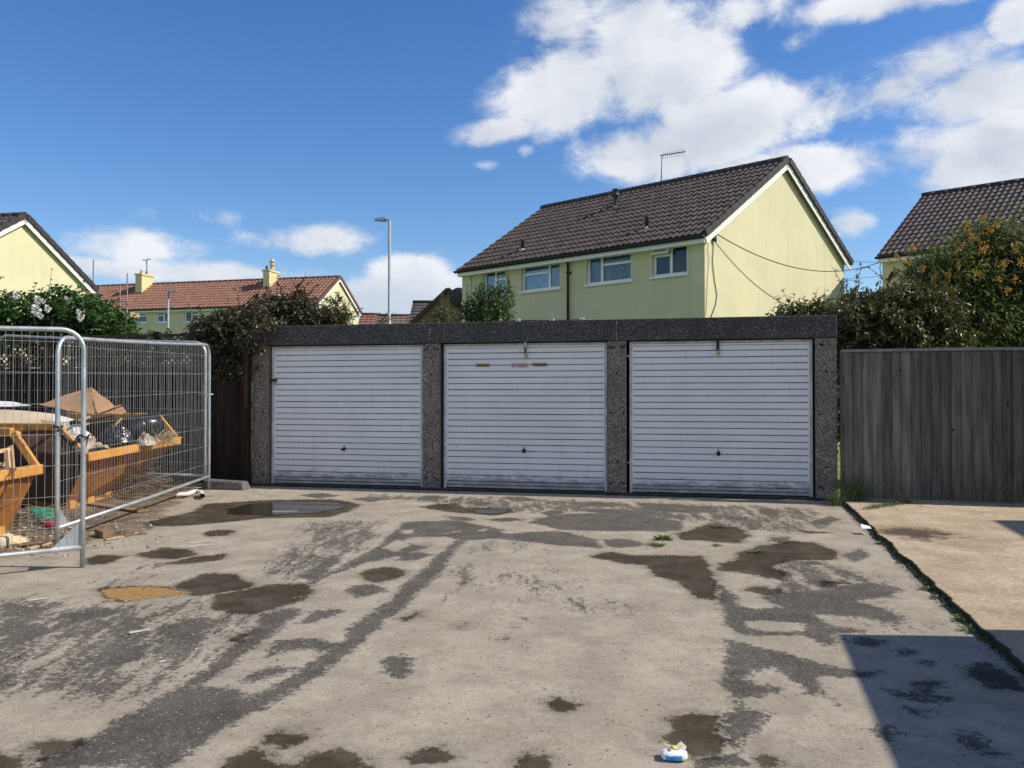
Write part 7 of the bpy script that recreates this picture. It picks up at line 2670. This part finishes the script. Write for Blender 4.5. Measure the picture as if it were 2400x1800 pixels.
def build_plants():
    # white rose behind the trellis, far left
    Y = 15.2
    def B(sx, sy, Y, r):
        return (tuple(at(sx, sy, Y)), r)
    def white_roses(rt, base, rng):
        m = mat('white petals', (0.80, 0.79, 0.72), (0.74, 0.72, 0.62), rough=0.6)
        for (x, y, s) in ((285, 825, 0.085), (300, 750, 0.075), (375, 815, 0.06), (620, 842, 0.045), (632, 888, 0.055), (125, 710, 0.06), (340, 757, 0.04), (70, 905, 0.03), (318, 870, 0.05), (520, 730, 0.03)):
            p = at(x / 3.3515, 480 + y / 3.3515, 13.95 + rng.uniform(-.05, .1))
            b = MB()
            for k in range(16):
                a = k * 2.4
                rr = s * (0.25 + 0.75 * k / 16)
                d = Vector((math.cos(a), -0.6 + 0.3 * rng.random(), math.sin(a))).normalized()
                leaf(b, p + Vector((math.cos(a), -0.25, math.sin(a))) * rr * 0.25, (d * 1.0 + Vector((0, -0.5 + k * 0.05, 0))), Vector((0, -1, 0.2)), rr * 1.1, rr * 1.2, fold=-0.3)
            b.build('flower', m, rt, origin=base)
    shrub('rose_bush', 'green climbing rose with white blooms over the trellis at far left', 'rose bush', tuple(Vector((-8.4, 14.9, 0))),
          [B(60, 745, 14.6, (0.75, 0.6, 0.40)), B(150, 735, 14.6, (0.6, 0.5, 0.42)), B(205, 745, 14.5, (0.55, 0.5, 0.36)), B(265, 760, 14.4, (0.42, 0.4, 0.22)), B(-60, 760, 14.6, (0.7, 0.6, 0.5)), B(10, 770, 14.5, (0.6, 0.5, 0.3)), B(230, 775, 14.4, (0.6, 0.4, 0.2)), B(40, 815, 14.3, (0.9, 0.3, 0.34)), B(150, 815, 14.2, (0.8, 0.3, 0.34)), B(250, 812, 14.1, (0.7, 0.3, 0.30)), B(340, 815, 13.9, (0.6, 0.25, 0.26)), B(420, 812, 13.7, (0.5, 0.25, 0.26))],
          2300, 6, 0.085, 0.058, G_ROSE, 31, flowers=white_roses, twigs_up=14, shell=0.5, gap=0.28, droop=0.35)
    # trails of the rose hanging through the trellis
    # dark climber over the fence corner and the left garage
    shrub('climber_bush', 'dark overgrown climber spilling over the fence and left garage corner', 'climber', (-4.6, 13.7, 0),
          [B(560, 772, 13.5, (0.60, 0.45, 0.32)), B(618, 752, 13.8, (0.50, 0.45, 0.32)), B(690, 738, 14.1, (0.50, 0.5, 0.30)), B(752, 750, 14.2, (0.40, 0.45, 0.18)), B(505, 775, 13.3, (0.38, 0.38, 0.24)), B(650, 720, 14.0, (0.22, 0.2, 0.16)), B(705, 706, 14.0, (0.14, 0.15, 0.13)), B(532, 820, 12.95, (0.38, 0.26, 0.42)), B(560, 845, 12.75, (0.34, 0.16, 0.26)), B(590, 770, 13.0, (0.4, 0.3, 0.26)), B(480, 800, 13.2, (0.25, 0.2, 0.2)), B(790, 752, 14.2, (0.25, 0.3, 0.14)), B(575, 800, 12.72, (0.22, 0.12, 0.2)), B(606, 772, 12.48, (0.24, 0.10, 0.13)), B(585, 800, 12.50, (0.15, 0.10, 0.18)), B(480, 835, 13.1, (0.2, 0.2, 0.16))],
          2500, 6, 0.085, 0.042, G_CLIMB, 12, nstem=4, twigs_up=40, shell=0.4, gap=0.28, droop=0.55)
    # sparse bare twigs standing above it
    rng = random.Random(8)
    b = MB()
    for (x0, y0, x1, y1) in ((690, 700, 716, 636), (700, 690, 690, 660), (660, 690, 652, 650), (790, 740, 815, 705), (800, 745, 848, 722), (720, 690, 745, 668), (640, 705, 622, 672)):
        p, q = at(x0, y0, 14.0), at(x1, y1, 14.0)
        pts = [p.lerp(q, k / 4) + Vector((rng.uniform(-1, 1), 0, rng.uniform(-1, 1))) * 0.025 for k in range(5)]
        b.tube(pts, [0.012, 0.010, 0.008, 0.006, 0.003], 5)
        for k in range(8):
            t = rng.random()
            leaf(b, p.lerp(q, t), Vector((rng.uniform(-1, 1), rng.uniform(-1, 1), rng.uniform(-.3, .8))), Vector((0, 0, 1)), 0.06, 0.028)
    o = b.build('dead_twigs', mat('dead brown twigs', (0.06, 0.04, 0.032), rough=0.9), origin=at(690, 700, 14.0))
    tag(o, 'bare reddish brown twigs sticking up from the dark climber', 'twigs')
    # sprays in front of the terrace gable
    shrub('thin_bush', 'sparse leafy spray in front of the terrace gable end', 'bush', (-3.4, 16.2, 0),
          [B(788, 718, 16.0, (0.22, 0.3, 0.26)), B(770, 740, 16.0, (0.3, 0.3, 0.16)), B(815, 735, 16.0, (0.2, 0.2, 0.16))], 90, 6, 0.07, 0.034, G_GREEN, 17, gap=0.3, shell=0.2, stem_r=0.015)
    b = MB()
    rng = random.Random(81)
    for (x0, y0, x1, y1) in ((890, 757, 912, 728), (898, 757, 925, 730), (905, 757, 930, 733), (880, 757, 905, 740)):
        p, q = at(x0, y0, 18.5), at(x1, y1, 18.5)
        pts = [p.lerp(q, k / 4) + Vector((rng.uniform(-1, 1), 0, rng.uniform(-1, 1))) * 0.03 for k in range(5)]
        b.tube(pts, [0.01, 0.008, 0.007, 0.005, 0.003], 5)
        for k in range(5):
            leaf(b, p.lerp(q, rng.random()), Vector((rng.uniform(-1, 1), rng.uniform(-1, 1), rng.uniform(-.3, .8))), Vector((0, 0, 1)), 0.07, 0.03)
    c0 = at(898, 757, 18.5)
    b.tube([(c0.x, c0.y, 0.0), (c0.x, c0.y, c0.z), (c0.x - .05, c0.y, c0.z + .03)], 0.014, 5)
    o = b.build('bare_sapling', mat('dead brown twigs', (0.06, 0.04, 0.032), rough=0.9), origin=Vector((c0.x, c0.y, 0)))
    tag(o, 'bare arching twigs at the foot of the tall lamp post', 'sapling')
    # shrub in front of the yellow house
    shrub('green_shrub', 'bushy mid green shrub in front of the yellow house left windows', 'shrub', (-0.5, 18.4, 0),
          [B(1140, 715, 18.2, (0.42, 0.4, 0.42)), B(1118, 735, 18.1, (0.35, 0.35, 0.3)), B(1180, 705, 18.3, (0.22, 0.25, 0.34)), B(1155, 740, 18.1, (0.5, 0.4, 0.3)), B(1188, 680, 18.3, (0.12, 0.12, 0.14)), B(1150, 790, 18.1, (0.5, 0.4, 0.4))],
          900, 6, 0.075, 0.04, G_GREEN, 41, shell=0.4, gap=0.25, twigs_up=14)
    shrub('pale_shrub', 'small pale olive shrub left of the green shrub behind the garages', 'shrub', (-1.5, 18.0, 0),
          [B(1043, 738, 17.8, (0.2, 0.2, 0.20)), B(1032, 755, 17.8, (0.28, 0.25, 0.2)), B(1046, 722, 17.8, (0.10, 0.1, 0.12)), B(1035, 790, 17.8, (0.3, 0.25, 0.3))], 170, 6, 0.07, 0.035, G_PALE, 43, shell=0.2, gap=0.2, stem_r=0.015, twigs_up=5)
    # right: glossy shrub by the garage, and the big orange flowered one
    shrub('glossy_shrub', 'dark glossy shrub just right of the garage lintel above the fence', 'shrub', (5.6, 12.6, 0),
          [B(2040, 770, 12.3, (0.60, 0.5, 0.42)), B(2110, 760, 12.3, (0.6, 0.5, 0.5)), B(2170, 735, 12.4, (0.5, 0.5, 0.45)), B(2010, 735, 12.6, (0.36, 0.4, 0.28)), B(2100, 715, 12.6, (0.5, 0.4, 0.3)), B(2000, 810, 12.2, (0.35, 0.4, 0.3)), B(2150, 800, 12.2, (0.8, 0.4, 0.3)), B(2000, 705, 12.8, (0.22, 0.25, 0.2)), B(1985, 880, 12.4, (0.35, 0.3, 0.45)), B(1985, 990, 12.6, (0.35, 0.3, 0.40))],
          2300, 6, 0.095, 0.042, G_DARK, 51, shell=0.45, gap=0.22, droop=0.4, twigs_up=22)
    shrub('garden_shrub', 'low glossy shrub peeping over the garage roof at the gable foot', 'shrub', (5.4, 16.6, 0),
          [B(1890, 738, 16.4, (0.55, 0.4, 0.22)), B(1930, 728, 16.4, (0.3, 0.4, 0.16)), B(1840, 742, 16.4, (0.3, 0.3, 0.12)), B(1900, 775, 16.4, (0.7, 0.4, 0.4))],
          420, 6, 0.12, 0.05, G_DARK, 55, shell=0.4, gap=0.3, droop=0.4, twigs_up=10)

    def orange(rt, base, rng):
        m = leafmat('orange flower clusters', [(0.62, 0.25, 0.03), (0.66, 0.36, 0.05), (0.50, 0.16, 0.03), (0.55, 0.40, 0.07)], rough=0.6, trans=0.2)
        spots = [(2302, 585, 9), (2285, 560, 7), (2320, 540, 8), (2200, 617, 8), (2220, 645, 7), (2250, 582, 9), (2310, 580, 9), (2355, 580, 9), (2350, 620, 8), (2390, 615, 8), (2190, 650, 6), (2235, 660, 8), (2230, 680, 7), (2340, 655, 5), (2378, 655, 8), (2280, 695, 7), (2360, 680, 7), (2385, 580, 8), (2140, 580, 6), (2155, 590, 6), (2275, 545, 8), (2265, 525, 6), (2340, 520, 7), (2375, 545, 8), (2160, 630, 7), (2305, 512, 5), (2245, 620, 7), (2330, 600, 7), (2100, 600, 4), (2130, 615, 6), (2290, 640, 7), (2390, 690, 6), (2410, 560, 8), (2420, 620, 8)]
        for (x, y, s) in [p for i, p in enumerate(spots) if i % 4 != 3]:
            b = MB()
            Yc = 12.35 + rng.uniform(-0.1, 0.25)
            p = at(x, y, Yc)
            n = 15
            for k in range(n):
                t = k / n
                q = p + Vector((rng.gauss(0, 0.6), rng.gauss(0, 0.5), rng.gauss(0, 0.8))) * s * 0.0052
                for j in range(2):
                    leaf(b, q, Vector((rng.uniform(-1, 1), rng.uniform(-1, 0.2), rng.uniform(-1, 1))), Vector((rng.uniform(-1, 1), -1, rng.uniform(-1, 1))), 0.030, 0.024)
            b.build('flower_cluster', m, rt, origin=base)
    shrub('orange_flowered_shrub', 'large shrub with orange flower clusters in front of the right house', 'shrub', (7.4, 13.2, 0),
          [B(2330, 690, 13.2, (0.95, 0.7, 0.75)), B(2240, 660, 13.1, (0.62, 0.6, 0.55)), B(2370, 600, 13.2, (0.62, 0.6, 0.5)), B(2290, 575, 13.2, (0.38, 0.4, 0.34)), B(2190, 640, 13.0, (0.45, 0.4, 0.3)), B(2430, 650, 13.2, (0.7, 0.6, 0.7)), B(2260, 760, 12.9, (0.9, 0.6, 0.5)), B(2400, 770, 12.9, (0.9, 0.6, 0.5)), B(2150, 610, 13.0, (0.3, 0.3, 0.16)), B(2320, 545, 13.2, (0.3, 0.3, 0.16))],
          3200, 7, 0.125, 0.030, G_BUD, 61, flowers=orange, shell=0.45, gap=0.2, droop=0.5, twigs_up=36)

    # weeds
    M_WEED = leafmat('weed leaves', [(0.07, 0.12, 0.02), (0.12, 0.19, 0.035), (0.22, 0.25, 0.07)], rough=0.5, trans=0.2)
    M_DRY = leafmat('dry grass', [(0.14, 0.15, 0.06), (0.25, 0.23, 0.12), (0.34, 0.30, 0.18)], rough=0.7, trans=0.2)
    def rosette(p, r, n, label, seed, m=M_WEED, h=0.06, cat='weed', wid=0.34, group='weeds in the yard'):
        rng = random.Random(seed)
        b = MB()
        for i in range(n):
            a = rng.uniform(0, 6.28)
            d = Vector((math.cos(a), math.sin(a), rng.uniform(0.05, 0.7)))
            l = r * rng.uniform(0.3, 0.75)
            q = Vector((p.x, p.y, p.z)) + Vector((math.cos(a), math.sin(a), 0)) * r * rng.uniform(0, 0.35)
            leaf(b, q, d, Vector((rng.uniform(-.3, .3), rng.uniform(-.3, .3), 1)), l, l * wid)
        o = b.build('weed', m, origin=p)
        tag(o, label, cat, group)
    def grass(p, h, n, label, seed, m=M_DRY, spread=0.06, lean=0.5, group='grass tufts along the right fence'):
        rng = random.Random(seed)
        b = MB()
        for i in range(n):
            a = rng.uniform(0, 6.28)
            q = p + Vector((rng.gauss(0, spread), rng.gauss(0, spread * .6), 0))
            d = Vector((math.cos(a) * lean * rng.random(), math.sin(a) * lean * rng.random(), 1)).normalized()
            l = h * rng.uniform(0.4, 1.1)
            w = 0.0035
            s = Vector((-math.sin(a), math.cos(a), 0)) * w
            pts = [q, q + d * l * .5, q + d * l * .85 + Vector((math.cos(a), math.sin(a), -.3)) * l * .14, q + d * l + Vector((math.cos(a), math.sin(a), -.9)) * l * .26]
            b.tube(pts, [w * .7, w * .6, w * .45, w * .2], 3, cap=False)
        o = b.build('grass_tuft', m, origin=p)
        tag(o, label, 'grass tuft', group)
    g = lambda zf, x, y: (lambda q: Vector((q.x, q.y, gz(q.x, q.y))))(ground(*zf(x, y)))
    rosette(g(Z3, 125, 352), 0.13, 60, 'upper of two green weeds growing through the asphalt', 1)
    rosette(g(Z3, 100, 388), 0.11, 70, 'flat grassy weed just below the upper green weed', 2, wid=0.16)
    rosette(g(Z3, 442, 388), 0.08, 34, 'tiny weed right of the paired weeds', 3, wid=0.2)
    rosette(g(Z3, 665, 425), 0.10, 40, 'olive weed at the edge of the right damp patch', 4, wid=0.22)
    jl = [(1365, 378, 0.06), (1645, 640, 0.085), (1690, 690, 0.06), (1745, 735, 0.05), (1835, 815, 0.085), (1890, 878, 0.085), (1960, 930, 0.06), (1240, 240, 0.05), (1470, 490, 0.03)]
    rel = ['weed in the slab joint near its middle', 'bright weed in the slab joint above the shaded corner', 'weed just below the bright joint weed', 'small narrow weed in the lower slab joint', 'yellow green weed in the joint near the shadow edge', 'leafy weed last in the joint before the shadow', 'shaded weed in the slab joint', 'small weed near the far end of the slab joint', 'tiny weed in the slab joint above the bright one']
    for i, (x, y, r) in enumerate(jl):
        rosette(g(Z3, x, y) + Vector((0.0, 0.0, 0.005)), r, 46, rel[i], 70 + i, wid=0.2, group='weeds in the slab joint')
    M_GR = leafmat('green grass blades', [(0.05, 0.09, 0.02), (0.09, 0.14, 0.035), (0.18, 0.19, 0.08)], rough=0.6, trans=0.2)
    gp = [(1130, 160, 0.30, 60, 'arching pale grass tuft at the garage corner'), (1200, 150, 0.42, 70, 'tall green grass tuft between garage and fence'), (1255, 150, 0.40, 70, 'seeding grass tuft at the left end of the fence'),
          (1330, 150, 0.20, 20, 'thin low grass blades by the fence foot'), (1470, 155, 0.32, 30, 'seeding grass stems a third along the fence'), (1830, 160, 0.22, 20, 'short grass at the fence beyond the middle'), (1930, 160, 0.40, 26, 'tall thin stems toward the right of the fence'), (2080, 165, 0.38, 24, 'wispy stems near the right edge'), (2150, 165, 0.50, 30, 'longest wispy stems at the right edge of the fence')]
    for i, (x, y, h, n, lab) in enumerate(gp):
        p = g(Z3, x, y)
        p.z += 0.03 if x > 1160 else 0
        grass(p, h, n, lab, 200 + i, m=M_GR if i < 3 else M_DRY, spread=0.07 if i < 3 else 0.10, lean=0.7 if i == 0 else 0.45)
    # grass mat creeping on to the slab
    rng = random.Random(9)
    b = MB()
    for i in range(420):
        t = rng.random()
        p = g(Z3, 1290 + 250 * t + rng.gauss(0, 10), 200 - 40 * t + rng.gauss(0, 5))
        p.z += 0.045
        leaf(b, p, Vector((rng.uniform(-1, 1), rng.uniform(-1, 1), rng.uniform(0.1, 0.8))), Vector((0, 0, 1)), 0.05, 0.008)
    o = b.build('creeping_grass', M_GR)
    tag(o, 'strip of creeping grass in the slab crack by the fence', 'grass', kind='stuff')
    # moss along the slab joint
    b = MB()
    for i in range(1500):
        v = rng.uniform(-0.2, 8.5)
        p = SLAB0 - GB * v + GT * rng.gauss(-0.012, 0.014)
        p.z = gz(p.x, p.y) + rng.uniform(0, 0.03)
        leaf(b, p, Vector((rng.uniform(-1, 1), rng.uniform(-1, 1), rng.uniform(0.1, 1))), Vector((0, 0, 1)), 0.022, 0.012)
    o = b.build('moss', leafmat('dark moss', [(0.015, 0.018, 0.008), (0.03, 0.034, 0.012), (0.06, 0.07, 0.02)], rough=0.9, trans=0.05))
    tag(o, 'dark moss filling the joint along the slab', 'moss', kind='stuff')
    # moss crumbs along the foot of the garage doors
    b = MB()
    for i in range(900):
        p = ts(rng.uniform(-3.0, 5.3), 0.06 + abs(rng.gauss(0, 0.05)))
        p.z = gz(p.x, p.y) + 0.002
        leaf(b, p, Vector((rng.uniform(-1, 1), rng.uniform(-1, 1), rng.uniform(0.1, 1))), Vector((0, 0, 1)), 0.03, 0.014)
    o = b.build('moss', leafmat('damp moss', [(0.02, 0.022, 0.01), (0.04, 0.042, 0.016), (0.08, 0.085, 0.03)], rough=0.9, trans=0.05))
    tag(o, 'dark moss along the foot of the garage doors', 'moss', kind='stuff')
    # white crumpled scrap in the joint
    p = g(Z3, 1292, 322)
    p.z += 0.05
    b = MB()
    b.sheet(p + Vector((-0.05, -0.03, 0)), p + Vector((0.04, -0.04, 0.01)), p + Vector((0.06, 0.05, 0.02)), p + Vector((-0.03, 0.06, 0.035)), 0.002, wob=0.02)
    one(b, 'paper_scrap', 'white paper scrap caught in the slab joint', 'scrap', M_WBOARD)


build_plants()
